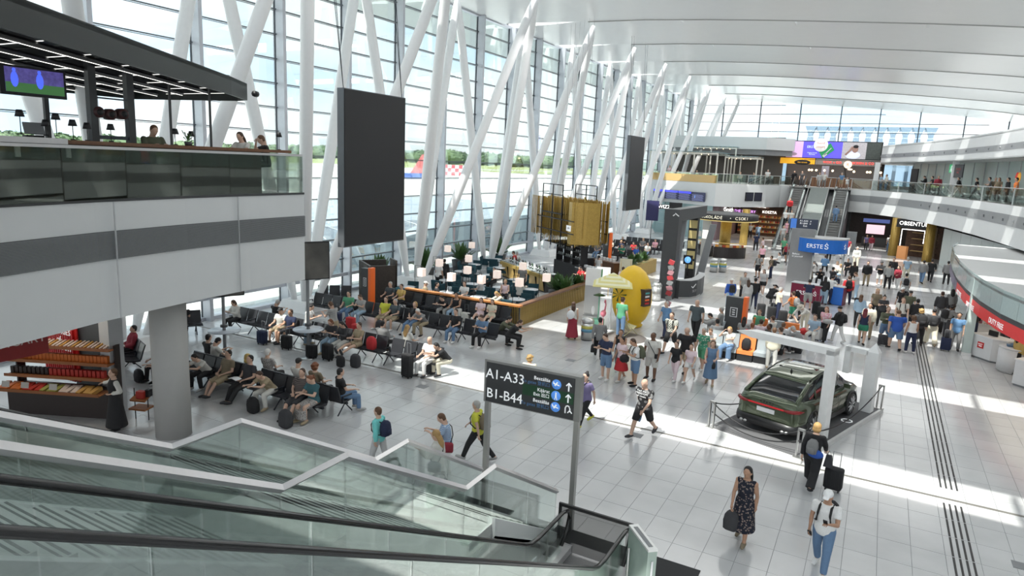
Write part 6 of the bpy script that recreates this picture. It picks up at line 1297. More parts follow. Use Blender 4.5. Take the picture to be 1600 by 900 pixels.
def patt(name, c1, c2, kind, sc=14):
    if name in MC: return MC[name]
    m_ = mat(name, c1, .85); t = m_.node_tree; b = t.nodes['Principled BSDF']; tc_ = nd('ShaderNodeTexCoord', t); mx = nd('ShaderNodeMixRGB', t); mx.inputs[1].default_value = (*c1, 1); mx.inputs[2].default_value = (*c2, 1)
    if kind == 'stripe': w_ = nd('ShaderNodeTexWave', t); w_.bands_direction = 'Z'; w_.inputs['Scale'].default_value = sc; src = w_.outputs['Fac']
    elif kind == 'check': w_ = nd('ShaderNodeTexChecker', t); w_.inputs['Scale'].default_value = sc; src = w_.outputs['Fac']
    else: w_ = nd('ShaderNodeTexVoronoi', t); w_.inputs['Scale'].default_value = sc; g_ = nd('ShaderNodeMath', t, operation='LESS_THAN'); g_.inputs[1].default_value = .38; t.links.new(w_.outputs['Distance'], g_.inputs[0]); src = g_.outputs[0]
    t.links.new(tc_.outputs['Object'], w_.inputs['Vector']); t.links.new(src, mx.inputs[0]); t.links.new(mx.outputs[0], b.inputs['Base Color']); return m_
def setm(o, m_): o.material_slots[0].link = 'OBJECT'; o.material_slots[0].material = m_
C_ = dict(K=(.018, .018, .02), k=(.045, .045, .05), W=(.76, .76, .75), w=(.62, .61, .57), C=(.66, .62, .50), N=(.02, .028, .07), B=(.03, .10, .42), b=(.12, .24, .42), J=(.13, .22, .36), j=(.30, .42, .54), G=(.22, .22, .22), g=(.38, .38, .37), L=(.5, .5, .5), R=(.5, .03, .035), r=(.30, .03, .05), P=(.80, .42, .50), p=(.75, .60, .64), O=(.85, .24, .06), Y=(.60, .60, .06), y=(.60, .42, .14), T=(.18, .62, .60), t=(.04, .12, .14), E=(.03, .22, .13), e=(.10, .34, .19), V=(.20, .17, .32), S=(.36, .29, .19), s=(.22, .18, .12), M=(.10, .11, .07), D=(.07, .09, .10))
HCOL = dict(k=(.012, .01, .01), b=(.06, .03, .018), m=(.12, .06, .03), a=(.20, .07, .03), d=(.42, .26, .10), g=(.42, .41, .39), w=(.66, .65, .62), r=(.16, .02, .03), W=(.8, .8, .8), n=(.2, .2, .19), L=(.5, .45, .38))
pat_ = {'*stripe': patt('stripe_blue', (.55, .62, .70), (.12, .26, .50), 'stripe', 8), '*dstripe': patt('stripe_dark', (.04, .035, .035), (.17, .14, .13), 'stripe', 7), '*floral': patt('floral_navy', (.008, .010, .022), (.22, .17, .15), 'vor', 22), '*check': patt('check_pale', (.62, .62, .55), (.14, .15, .13), 'check', 22), '*print': patt('print_grey', (.40, .38, .36), (.14, .13, .13), 'vor', 30), '*black': patt('print_black', (.015, .015, .017), (.20, .20, .20), 'vor', 9), '*green': patt('print_green', (.06, .30, .18), (.50, .55, .45), 'vor', 14), '*pink': patt('print_pink', (.70, .36, .42), (.75, .7, .7), 'vor', 16), '*grid': patt('grid_grey', (.5, .5, .48), (.22, .22, .22), 'check', 30)}
SK = dict(l=(.60, .39, .29), t=(.45, .26, .17), d=(.17, .085, .05), p=(.66, .45, .36))
def cm(c): return pat_[c] if c in pat_ else cloth(C_[c])
persons = []
def person(pos, rz, pose, H, hair, top, bot, shoe, label, sk='l', fem=0, z=0, w_=1.0, belly=0):
    w_ *= 1.1
    if len(pos) == 3: p = G(pos[0], pos[1], pos[2]); x, y, z = p.x, p.y, p.z
    elif pos[0] > 60: p = G(pos[0], pos[1], z); x, y = p.x, p.y
    else: x, y = pos
    if hair and hair[0] and len(hair) > 1: hair = (hair[0], hair[1] if hair[1] in HCOL else 'k')+tuple(hair[2:])
    me, k = body_mesh(pose, fem); o = link('person', me, None, (x, y, z), R(rz)); s = H/1.74; o.scale = (s*w_, s*w_, s)
    if PO[pose][2] == 1: o.scale = (s*w_, s*w_, s); o.location.z = z+.535*(1-s)*.9
    sm_ = mat('skin_'+sk, SK[sk], .55, noise=.05); setm(o, sm_); tag(o, label, 'person'); persons.append(o)
    for kind, c in (top, bot):
        if kind: g = link({'tee': 't_shirt', 'long': 'long_sleeved_top', 'tank': 'sleeveless_top', 'wide': 'wide_trousers', 'longskirt': 'long_skirt', 'longshorts': 'shorts'}.get(kind, kind), garment(kind, pose, fem, belly), o); setm(g, cm(c))
    for q in '01': g = link('shoe', garment('shoe'+q, pose, fem), o); setm(g, cm(shoe))
    if hair and hair[0]:
        g = link('hair' if hair[0] not in ('cap', 'hat') else hair[0], hair_mesh(hair[0]), o); g.location = k['head']; g.rotation_euler = (-k['nodang'], 0, 0); setm(g, mat('hair_'+hair[1], HCOL[hair[1]], .6, noise=.2, scale=60))
        if hair[0] in ('cap', 'hat') and len(hair) > 2:
            g = link('hair', hair_mesh('stubble' if hair[2] == 's' else 'tail'), o); g.location = k['head']; g.rotation_euler = (-k['nodang'], 0, 0); g.scale = (.98, .98, .9); setm(g, mat('hair_k', HCOL['k'], .6))
    return o, k
# ---- luggage
def backpack_mesh(): 
    mb = MB(); mb.loft([[(x*a, y*b+.0, z) for x, y in ((-1, -1), (-.6, -1.25), (.6, -1.25), (1, -1), (1, .8), (.6, 1), (-.6, 1), (-1, .8))] for z, a, b in [(0, .10, .06), (.04, .14, .09), (.22, .15, .10), (.36, .13, .085), (.43, .07, .05)]]); return mb
bpk = backpack_mesh().mesh('pack_body', cloth((.03, .03, .03))); bpp = MB().loft([[(x, -.115-.0*z, z) for x in (-.1, .1)]+[(x, -.15, z) for x in (.09, -.09)] for z in (.04, .2)]).mesh('front_pocket', cloth((.05, .05, .05)))
bps = MB().tube([(-.08, .06, .38), (-.10, .18, .45), (-.105, .31, .43), (-.11, .385, .30), (-.13, .36, .14), (-.19, .20, .06), (-.13, .07, .05)], .022, 6, flat=.6).mesh('strap', cloth((.02, .02, .02)))
def backpack(loc, rz, c, label, s=1.0, tilt=0, worn=False):
    t = thing('backpack', label, 'backpack', loc, rz); t.scale = (s, s, s); t.rotation_euler = (tilt, 0, rz)
    g = link('pack_body', bpk, t); setm(g, cm(c)); g = link('front_pocket', bpp, g); setm(g, cm(c))
    if worn:
        for q in (-1, 1): g = link('strap', bps, t); g.scale = (q, 1, 1)
    return t
def wear(pk_, c, label, s=1.0, dz=.0):
    o, k = pk_; H = o.scale.z; sh = k['O']+k['t']*.47-k['f']*.20; rz = o.rotation_euler.z; q = Matrix.Rotation(rz, 3, 'Z') @ (Vector((sh.x, sh.y, sh.z))*H); lean = math.atan2(k['t'].y, k['t'].z)
    d = Matrix.Rotation(rz, 3, 'Z') @ (k['t']*-.40*H)
    return backpack(o.location+q+d+Vector((0, 0, dz)), rz, c, label, s*H, -lean, True)
def hold(pk_, arm, kind, c, label, s=1.0):
    o, k = pk_; H = o.scale.z; p = k['arms'][arm][3]; rz = o.rotation_euler.z; q = o.location+Matrix.Rotation(rz, 3, 'Z') @ (Vector(p)*H); d = Matrix.Rotation(rz, 3, 'Z') @ (k['arms'][arm][4])
    q = q + d*.03
    if kind == 'bag':
        t = thing('handbag', label, 'bag', (q.x, q.y, q.z-.42*s), rz); MB().loft([[(x*a, y*b, z) for x, y in ((-1, -1), (1, -1), (1, 1), (-1, 1))] for z, a, b in [(0, .06, .10), (.05, .08, .16), (.2, .075, .17), (.3, .03, .08)]], smooth=True).build('body', cm(c), t); MB().tube([(0, -.08, .28), (0, -.03, .42), (0, .03, .42), (0, .08, .28)], .01, 5).build('strap', black, t); t.scale = (s, s, s)
    elif kind == 'phone': t = thing('phone', label, 'phone', q, rz); MB().box((0, .03, .02), (.075, .012, .15), rx=R(-35)).build('body', black, t); MB().box((0, .022, .017), (.065, .003, .13), rx=R(-35)).build('display', mat('phone_display', (.10, .14, .2), .2), t)
    elif kind == 'pack': t = backpack((q.x, q.y, q.z-.48*s), rz, c, label, s)
    elif kind == 'cloth': t = thing('folded_jacket', label, 'jacket', (q.x, q.y, q.z), rz); MB().tube([(0, 0, .02), (0, .02, -.12), (.01, .03, -.32), (0, .0, -.42)], [.05, .1, .09, .03], 8, flat=.5).build('cloth', cm(c), t)
    return t
def sling(pk_, side, c, label):
    o, k = pk_; H = o.scale.z; t = thing('shoulder_bag', label, 'bag', o.location, o.rotation_euler.z); t.scale = (H*1.05, H*1.05, H)
    MB().loft([[(side*.245+x*.05*a, -.03+y*.14*a, .80+z) for x, y in ((-1, -1), (1, -1), (1, 1), (-1, 1))] for z, a in [(0, .85), (.04, 1), (.2, 1), (.25, .7)]]).build('body', cm(c), t)
    MB().tube([(side*.23, .06, 1.03), (side*.12, .155, 1.15), (-side*.04, .155, 1.32), (-side*.11, .06, 1.475), (-side*.06, -.10, 1.36), (side*.1, -.145, 1.2), (side*.23, -.1, 1.03)], .014, 6).build('strap', black, t); return t
def suitcase(loc, rz, c, label, h=.62, handle=True, w_=.40, d=.25):
    t = thing('suitcase', label, 'suitcase', (loc[0], loc[1], 0), rz); m_ = cm(c)
    MB().loft([[(x*w_/2*a, y*d/2*a, z) for x, y in ((-1, -.8), (-.85, -1), (.85, -1), (1, -.8), (1, .8), (.85, 1), (-.85, 1), (-1, .8))] for z, a in [(.06, .86), (.09, 1), (h-.03, 1), (h, .9)]]).build('shell', m_, t); sh_ = t.children[0]
    for k in range(4): MB().b2(-w_*.36+k*w_*.22, -w_*.30+k*w_*.22, -d/2-.008, -d/2+.01, .12, h-.06).build('rib', m_, sh_)
    for sx in (-1, 1):
        for sy in (-1, 1): MB().tube([(sx*w_*.36-.012, sy*d*.32, .03), (sx*w_*.36+.012, sy*d*.32, .03)], .03, 8).build('wheel', black, t)
    if handle: MB().tube([(-.09, d*.3, h-.02), (-.09, d*.3, h+.38), (.09, d*.3, h+.38), (.09, d*.3, h-.02)], .009, 5, smooth=False).build('handle', mgrey, t)
    return t
X = None
# ---------------- near walkers
a = person((1157, 846), 172, 'stroll', 1.68, ('long', 'k'), ('dress', '*floral'), (X, X), 's', 'woman in navy floral dress with long dark hair walking at the front', 't', 1); hold(a, 1, 'pack', 'k', 'grey backpack hanging from the hand of the woman in floral dress', .95)
a = person((1279, 893), 168, 'phone1', 1.74, ('cap', 'W', 's'), ('tee', 'W'), ('trousers', 'J'), 'W', 'man in white cap, white T-shirt and blue jeans nearest the camera', 't'); wear(a, 'K', 'black backpack on the shoulders of the man in the white cap'); hold(a, 0, 'phone', 'K', 'phone in the hand of the man in the white cap'); hold(a, 1, 'phone', 'K', 'dark wallet held low by the man in the white cap')
a = person((1264, 760), -10, 'walk', 1.70, ('bob', 'd'), ('long', 'K'), ('wide', 'K'), 'K', 'blond person in black walking away beside the car platform', 'l', 1); wear(a, 'G', 'grey backpack worn by the blond person in black', .85)
t_ = thing('waist_bag', 'blue waist bag on the blond person in black', 'bag', a[0].location+Vector((.05, -.17, .93)), R(-10)); MB().sph((0, 0, 0), (.19, .10, .11), 12, 8).build('pouch', cloth(C_['B']), t_); MB().tube([(-.15, 0, .02), (0, .04, .08), (.15, 0, .02)], .012, 5).build('strap', black, t_)
p_ = G(1300, 766); suitcase((p_.x, p_.y), R(-10), 'K', 'black cabin suitcase pulled beside the blond person in black', .58); t_ = thing('handbag', 'dark grey tote bag resting on the black pulled suitcase', 'bag', (p_.x-.16, p_.y-.1, .60), R(-10)); MB().box((0, 0, .16), (.2, .12, .3), top=.6).build('body', cloth(C_['k']), t_); MB().tube([(-.05, 0, .3), (0, 0, .42), (.05, 0, .3)], .008, 5).build('strap', black, t_)
a = person((1003, 681), 165, 'walk2', 1.78, (X,), ('tee', '*black'), ('longshorts', 'K'), 'k', 'bald bearded man in printed black T-shirt and black shorts walking', 'l', 0, 0, 1.06, .02); hold(a, 1, 'cloth', 'b', 'denim jacket held low by the bald walking man')
text('lettering', 'Feel the\nFREEDOM\nof music', .075, white, a[0], (0, .172, 1.28), (R(90), 0, R(180)))
a = person((913, 664), 160, 'walk', 1.68, ('bun', 'k'), ('tee', 'V'), ('leggings', 'K'), 'Y', 'woman in purple top and black leggings walking behind the sign post', 'l', 1); sling(a, 1, 'K', 'black bag slung across the woman in purple')
a = person((745, 720), 95, 'walk', 1.66, ('short', 'g'), ('tee', 'Y'), ('trousers', 'K'), 'g', 'grey haired woman in lime green top walking left', 'l', 1); wear(a, 's', 'beige backpack on the woman in lime green', .95)
a = person((592, 733), 95, 'stroll', 1.60, ('short', 'm'), ('long', 'T'), ('trousers', 'L'), 'W', 'woman in turquoise jacket beyond the escalator railing', 'l', 1); wear(a, 'N', 'navy backpack on the woman in turquoise', .95)
a = person((697, 745), 120, 'phone', 1.62, ('short', 'm'), ('tee', '*stripe'), ('trousers', 'W'), 'W', 'woman in blue and white striped top looking at her phone', 'l', 1); sling(a, -1, 'r', 'brownish bag slung on the woman in the striped top')
a = person((683, 779), 100, 'phone1', 1.64, ('long', 'd'), ('jacket', 'w'), ('trousers', 'W'), 'W', 'blond woman in white jacket and white trousers at the foot of the stair', 'l', 1); sling(a, -1, 'D', 'dark shoulder bag of the blond woman in white')
a = person((824, 632), 10, 'stroll', 1.64, ('curly', 'd'), ('tee', 'C'), ('trousers', 'K'), 'K', 'blond curly haired person half hidden behind the gate sign', 'l', 1)
# ---------------- group by the yellow lemon
a = person((761, 0), 0, 'stand', 1.7, (X,), ('tee', 'W'), ('trousers', 'K'), 'K', 'x') if 0 else None
a = person((934, 560), 20, 'walk', 1.72, ('short', 'k'), ('long', 'G'), ('trousers', 'K'), 'K', 'person in grey top with black shoulder bag walking by the bin', 'l'); t_ = hold(a, 0, 'bag', 'K', 'black shoulder bag of the person in grey by the bin')
a = person((945, 594), 165, 'phone', 1.76, ('short', 'b'), ('tee', 'N'), ('longshorts', 'J'), 'W', 'man in navy shirt and denim shorts looking down, left of the group')
a = person((966, 584), 185, 'carry', 1.70, ('tail', 'b'), ('tank', 'K'), ('trousers', 'G'), 'W', 'woman in black sleeveless top and grey trousers in the group', 't', 1)
a = person((969, 596), 150, 'stroll', 1.66, ('short', 'k'), ('tee', 'p'), ('skirt', 'R'), 'w', 'woman in pale top and red skirt in the group', 't', 1)
a = person((990, 603), 135, 'phone', 1.74, ('short', 'b'), ('tee', 'W'), ('longshorts', 'J'), 'K', 'man in white T-shirt carrying an olive backpack, middle of the group', 't'); wear(a, 'M', 'olive backpack on the man in the white T-shirt'); hold(a, 0, 'bag', 'K', 'black bag held in front of the man with the olive backpack', .9)
a = person((1016, 594), 175, 'stand', 1.78, ('stubble', 'k'), ('tee', 'w'), ('longshorts', 'w'), 'K', 'dark skinned man in white T-shirt and pale shorts with a cross strap', 'd', 0, 0, 1.08); t_ = thing('cross_strap', 'black strap bag across the man in pale shorts', 'bag', a[0].location+Vector((0, -.16, 1.15)), 0); MB().tube([(-.14, .0, .30), (.0, -.03, .1), (.15, .0, -.14)], .022, 6, flat=.5).build('strap', black, t_); MB().box((.17, .05, -.2), (.09, .12, .16)).build('pouch', black, t_)
a = person((893, 530), 30, 'stand', 1.66, ('long', 'b'), ('tank', 'w'), ('longskirt', 'r'), 'K', 'woman in white top and long burgundy skirt beside the steel totem', 'l', 1)
t_ = thing('white_tote', 'white bag on the back of the woman in the burgundy skirt', 'bag', G(889, 530)+Vector((.1, -.2, 1.05)), R(30)); MB().sph((0, 0, .1), (.17, .1, .2), 10, 8).build('body', white, t_)
a = person((968, 528), -15, 'stand', 1.86, ('short', 'b'), ('tee', 'e'), ('trousers', 'J'), 'K', 'tall man in green shirt and jeans standing at the lemon kiosk')
a = person((1117, 540), 150, 'stroll', 1.70, ('short', 'g'), ('tee', 'B'), ('trousers', 'k'), 'K', 'grey haired person in blue carrying a straw bag behind the checked shirt') if 0 else person((1038, 528), 150, 'stroll', 1.70, ('short', 'g'), ('tee', 'b'), ('trousers', 'N'), 'K', 'grey haired man in blue top with a straw bag', 'l')
a = person((1046, 552), 170, 'walk2', 1.82, ('short', 'b'), ('tee', '*check'), ('longshorts', 'K'), 'K', 'bearded man in pale checked shirt and black shorts', 'l'); wear(a, 'K', 'black backpack on the man in the checked shirt')
a = person((1085, 530), 170, 'stroll', 1.84, (X,), ('tee', 'D'), ('trousers', 'K'), 'K', 'large bald man in dark blue polo shirt behind the family', 'l', 0, 0, 1.12, .03)
a = person((1069, 580), 175, 'walk', 1.80, ('stubble', 'g'), ('tee', 'K'), ('longshorts', 'S'), 'K', 'big balding man in black T-shirt walking behind two girls', 'l', 0, 0, 1.15, .04)
a = person((1053, 595), 165, 'stroll', 1.48, ('tail', 'b'), ('tee', 'K'), ('trousers', 'p'), 'W', 'girl in black T-shirt and pink trousers', 'l', 1)
a = person((1076, 597), 180, 'walk2', 1.48, ('tail', 'm'), ('tee', 'p'), ('shorts', 'W'), 'W', 'girl in pink top and white shorts with red backpack straps', 'l', 1); wear(a, 'R', 'red backpack on the girl in white shorts', .8)
a = person((1095, 578), 165, 'stroll', 1.68, ('short', 'g'), ('tee', '*green'), ('longshorts', 'e'), 'W', 'grey haired woman in green patterned clothes holding red things', 'l', 1); t_ = hold(a, 0, 'bag', 'R', 'red patterned bag held by the woman in green')
a = person((1108, 602), 185, 'carry', 1.66, ('long', 'm'), ('dress', 'J'), (X, X), 'S', 'woman in denim blue dress at the right of the walking family', 'l', 1); hold(a, 0, 'bag', 'K', 'black hat and white cloth carried by the woman in the denim dress', .7)
# ---------------- right middle crowd
a = person((1373, 470+55), 150, 'stand', 1.7, ('long', 'b'), ('tee', 'W'), ('trousers', 'K'), 'K', 'x') if 0 else None
a = person((1345, 538), -8, 'stroll', 1.68, ('long', 'r'), ('tank', 'N'), ('shorts', 'E'), 'K', 'woman with dark red hair, navy top and green shorts seen from behind', 'l', 1, 0, 1.06)
a = person((1353, 530), 170, 'stand', 1.74, ('short', 'k'), ('jacket', 'C'), ('trousers', 'S'), 'K', 'bearded man in cream jacket facing the red haired woman', 't')
a = person((1339, 512), -5, 'stand', 1.70, ('long', 'm'), ('jacket', 'j'), ('trousers', 'K'), 'K', 'woman in pale denim jacket with long brown hair from behind', 'l', 1)
a = person((1380, 538), 195, 'armsx', 1.78, ('short', 'm'), ('long', 'M'), ('longshorts', 'J'), 'K', 'bearded man in olive sweater and denim shorts with arms crossed', 'l')
a = person((1396, 546), 10, 'stroll', 1.82, ('stubble', 'm'), ('tee', 'B'), ('longshorts', 'J'), 'K', 'large man in bright blue T-shirt seen from behind', 'l', 0, 0, 1.25, .03)
a = person((1404, 520), 180, 'stand', 1.80, ('short', 'm'), ('tee', 'w'), ('longshorts', 'k'), 'W', 'man in white T-shirt with backpack straps behind the blue T-shirt', 'l'); wear(a, 'g', 'grey backpack on the man behind the bright blue T-shirt')
a = person((1375, 510), 185, 'phone', 1.68, ('bun', 'k'), ('tee', 'k'), ('trousers', 'K'), 'K', 'woman in black T-shirt standing with hair up in the crowd', 'l', 1)
a = person((1416, 505), 175, 'stand', 1.76, ('cap', 'k', 's'), ('tee', 'M'), ('trousers', 'K'), 'K', 'man in dark cap and olive shirt behind the white T-shirt')
a = person((1405, 498), 150, 'stand', 1.76, ('cap', 'W', 's'), ('tee', 'K'), ('trousers', 'k'), 'K', 'man in white-fronted cap carrying a large black bag'); wear(a, 'K', 'large round black backpack carried by the man in the white-fronted cap', 1.2)
a = person((1420, 552), 20, 'stand', 1.70, ('curly', 'm'), ('tank', 'W'), ('trousers', 'N'), 'W', 'woman with curly hair, white top and navy trousers by the guide strips', 't', 1)
a = person((1432, 540), 15, 'stand', 1.74, ('curly', 'd'), ('jacket', 'k'), ('trousers', 'K'), 'K', 'person with pale blond bushy hair and large dark backpack', 'l'); wear(a, 'K', 'large dark backpack on the pale haired person', 1.15)
a = person((1452, 540), 5, 'walk', 1.80, ('stubble', 'k'), ('long', 'k'), ('wide', 'C'), 'S', 'man in dark jumper and wide cream trousers walking away', 't'); wear(a, 'K', 'black bag on the back of the man in cream trousers', .9)
a = person((1490, 548), 175, 'stand', 1.76, ('short', 'k'), ('tee', 'b'), ('trousers', 'G'), 'K', 'man in slate blue T-shirt and grey trousers by the glass pillar', 't'); p_ = G(1476, 548); suitcase((p_.x, p_.y), R(175), 'N', 'navy suitcase beside the man in slate blue', .60); backpack((p_.x, p_.y, .62), R(175), 'k', 'grey backpack standing on the navy suitcase', .85)
a = person((1476, 530), -60, 'phone', 1.76, ('curly', 'k'), ('long', 'G'), ('trousers', 'k'), 'K', 'person in grey hoodie with backpack left of the glass pillar', 'd'); wear(a, 'K', 'black backpack on the person in the grey hoodie')
a = person((1516, 530), 10, 'stand', 1.78, ('short', 'k'), ('jacket', 'K'), ('trousers', 'N'), 'K', 'person in black standing just behind the near glass pillar')
a = person((1482, 500), 5, 'stand', 1.72, ('long', 'k'), ('long', 'G'), ('trousers', 'k'), 'K', 'person in grey standing in front of the far glass pillar', 'l', 1)
a = person((1556, 500), 10, 'counter', 1.72, ('tail', 'k'), ('long', 'C'), ('trousers', 'J'), 'K', 'woman in beige top leaning at the duty free counter', 't', 1)
a = person((1583, 585), -60, 'stand', 1.70, ('long', 'k'), ('long', 'y'), ('trousers', 'K'), 'K', 'woman in mustard yellow top at the till counter on the right edge', 't', 1)
a = person((1590, 560), 170, 'stand', 1.76, ('short', 'b'), ('tee', 'K'), ('trousers', 'K'), 'K', 'assistant in black behind the till counters', 'l')
a = person((1563, 548), 100, 'counter', 1.70, ('short', 'g'), ('tee', 's'), ('trousers', 'k'), 'K', 'grey haired person in brown bending over the duty free counter', 'l')
a = person((1286, 533), 165, 'pull', 1.68, ('long', 'a'), ('tee', '*pink'), ('wide', 'K'), 'K', 'woman in pink patterned top and black wide trousers with two suitcases', 'l', 1); p_ = G(1270, 528); suitcase((p_.x, p_.y), R(150), 'k', 'small black and white patterned suitcase beside the woman in pink', .45); p_ = G(1279, 532); suitcase((p_.x-.1, p_.y), R(150), 'W', 'white suitcase behind the woman in pink', .58); t_ = thing('held_bundle', 'grey bundle of jackets carried by the woman in pink', 'bundle', a[0].location+Vector((.1, -.28, 1.0)), 0); MB().sph((0, 0, 0), (.22, .12, .12), 10, 7).build('cloth', cloth(C_['g']), t_)
a = person((1307, 535), 60, 'carry', 1.70, ('cap', 'k'), ('jacket', 'K'), ('trousers', 'W'), 'W', 'person in black jacket, black cap and white trousers facing the woman in pink', 'l', 1); wear(a, 'K', 'black backpack on the person in white trousers')
a = person((1203, 577), 0, 'stand', 1.66, ('short', 'm'), ('jacket', 'C'), ('trousers', 'w'), 'S', 'woman in cream jacket and cream trousers standing behind the portal beam', 'l', 1)
a = person((1236, 505), 60, 'walk2', 1.72, ('short', 'b'), ('tee', 'O'), ('longshorts', 'E'), 'K', 'man in orange T-shirt and dark green shorts', 'l'); wear(a, 'G', 'grey blue backpack on the man in orange')
a = person((1213, 500), -60, 'stand', 1.74, ('short', 'w'), ('tee', 'C'), ('trousers', 'N'), 'K', 'white haired man in cream shirt and dark trousers', 'l')
a = person((1256, 515), 160, 'bend', 1.66, ('hat', 'L'), ('long', 'w'), ('trousers', 'C'), 'W', 'person in beige hat bending over a red bag', 'l', 1); t_ = thing('red_bag', 'bright red bag under the person in the beige hat', 'bag', G(1256, 523), 0); MB().sph((0, 0, .17), (.22, .18, .17), 12, 8).build('body', red, t_)
a = person((1139, 484), 30, 'stand', 1.74, ('hat', 'w'), ('long', 'B'), ('trousers', 'j'), 'W', 'person in cream hat, blue jacket and pale jeans standing alone', 'l'); wear(a, 'K', 'black backpack on the person in the cream hat')
a = person((1165, 485), 20, 'stand', 1.72, ('long', 'b'), ('long', 'L'), ('wide', 'g'), 'K', 'woman in loose pale grey clothes behind the central totem', 'l', 1)
a = person((1176, 482), 10, 'stroll', 1.76, ('short', 'k'), ('long', 'K'), ('trousers', 'N'), 'K', 'person in black with a shoulder strap beside the woman in grey', 'l')
a = person((1190, 462), 170, 'stroll', 1.68, ('long', 'b'), ('tee', 'L'), ('shorts', 'K'), 'W', 'woman in grey top and black shorts pulling luggage', 'p', 1); 
a = person((1183, 434), 160, 'stand', 1.74, ('short', 'k'), ('tee', 'g'), ('longshorts', 'K'), 'K', 'man in grey T-shirt and black shorts with a black backpack', 't'); wear(a, 'K', 'black backpack on the man in black shorts')
a = person((1203, 436), 100, 'stand', 1.70, ('short', 'b'), ('tee', 's'), ('trousers', 'N'), 'K', 'person in brown top with backpack left of the grey bank wall'); wear(a, 'k', 'dark backpack on the person in brown')
a = person((1215, 420), 90, 'sit', 1.70, ('short', 'k'), ('tee', 'W'), ('trousers', 'K'), 'K', 'person in white crouched on luggage beside the grey bank wall')
a = person((1223, 400), 170, 'stroll', 1.74, ('short', 'b'), ('tee', 'e'), ('trousers', 'K'), 'K', 'person in bright green top walking at the foot of the far left escalator')
a = person((1227, 410), 160, 'stroll', 1.68, ('short', 'k'), ('tee', 'r'), ('shorts', 'K'), 'K', 'person in dark red top walking behind the grey bank wall', 't', 1)
a = person((1189, 415), 0, 'stand', 1.68, ('tail', 'a'), ('tee', 'P'), ('shorts', 'K'), 'K', 'woman in pink top standing before the chocolate kiosk bins', 'l', 1)
a = person((1190, 400), 80, 'stand', 1.70, ('short', 'b'), ('tee', 'p'), ('shorts', 'P'), 'W', 'person in pale pink clothes facing the chocolate kiosk', 'l', 1)
a = person((1180, 392), 10, 'stand', 1.74, ('short', 'k'), ('tee', 'N'), ('trousers', 'K'), 'K', 'person in dark blue at the right end of the chocolate kiosk')
a = person((1171, 372), 10, 'stand', 1.74, ('short', 'g'), ('tee', 'w'), ('trousers', 'K'), 'K', 'person in white shirt shopping beyond the chocolate kiosk')
a = person((1183, 375), 20, 'stand', 1.78, ('short', 'b'), ('tee', 'j'), ('trousers', 'J'), 'K', 'person in pale blue shirt shopping beyond the chocolate kiosk')
a = person((1231, 381), 160, 'stroll', 1.74, ('short', 'g'), ('long', 'L'), ('trousers', 'g'), 'K', 'tall person in light grey walking off the far left escalator')
# bank stand crowd
for (px, py, rz, po, hair, top, bot, lab, fem) in (
    (1240, 452, 20, 'phone', ('short', 'b'), ('jacket', 'D'), ('trousers', 'K'), 'man in dark jacket standing under the left end of the blue canopy', 0),
    (1260, 484, 5, 'counter', ('short', 'k'), ('tee', 'N'), ('longshorts', 'g'), 'man in navy T-shirt and grey shorts leaning over the dark red counter', 0),
    (1256, 447, 120, 'counter', ('bob', 'm'), ('long', 'C'), ('trousers', 'K'), 'woman in beige behind the dark red counter', 1),
    (1264, 455, 90, 'phone', ('short', 'b'), ('tee', 's'), ('trousers', 'K'), 'person in brown looking at papers behind the dark red counter', 0),
    (1285, 476, 0, 'stand', ('long', 'k'), ('jacket', 'K'), ('wide', 'j'), 'woman in black jacket and pale jeans left of the blue counter', 1),
    (1293, 475, -30, 'counter', ('short', 'k'), ('tee', 'W'), ('trousers', 'N'), 'man in white shirt leaning behind the small blue counter', 0),
    (1322, 476, 5, 'stand', ('short', 'b'), ('jacket', 'R'), ('trousers', 'N'), 'man in red and black jacket with a big dark backpack', 0),
    (1336, 468, 100, 'phone', ('short', 'm'), ('tee', 'L'), ('trousers', 'j'), 'man in grey T-shirt beside the red jacket', 0),
    (1312, 440, 150, 'sitphone', ('bob', 'd'), ('long', 'C'), ('trousers', 'j'), 'woman in cream sitting behind the bank counters', 1),
    (1305, 436, 170, 'sit', ('long', 'd'), ('long', 'w'), ('trousers', 'K'), 'second woman in white sitting behind the bank counters', 1),
    (1322, 431, 160, 'sit', ('short', 'k'), ('tee', 'K'), ('trousers', 'K'), 'person in black sitting at the right of the bank stand', 0),
    (1287, 425, 0, 'sit', ('short', 'b'), ('jacket', 'b'), ('trousers', 'K'), 'person in denim jacket sitting with back to the camera at the bank stand', 0),
    (1294, 408, 170, 'stand', ('short', 'g'), ('tee', 'W'), ('trousers', 'K'), 'person in white standing below the right canopy edge', 0),
    (1316, 405, 165, 'stand', ('tail', 'm'), ('tee', 'p'), ('trousers', 'W'), 'woman in pale pink behind the seated group at the bank stand', 1)):
    a = person((px, py), rz, po, 1.74-.06*fem, hair, top, bot, 'K', lab, 'l', fem)
    if 'big dark backpack' in lab: wear(a, 'K', 'big dark backpack on the man in the red and black jacket', 1.2)
p_ = G(1274, 492); suitcase((p_.x, p_.y), 0, 'K', 'tall black suitcase in front of the dark red bank counter', .75)
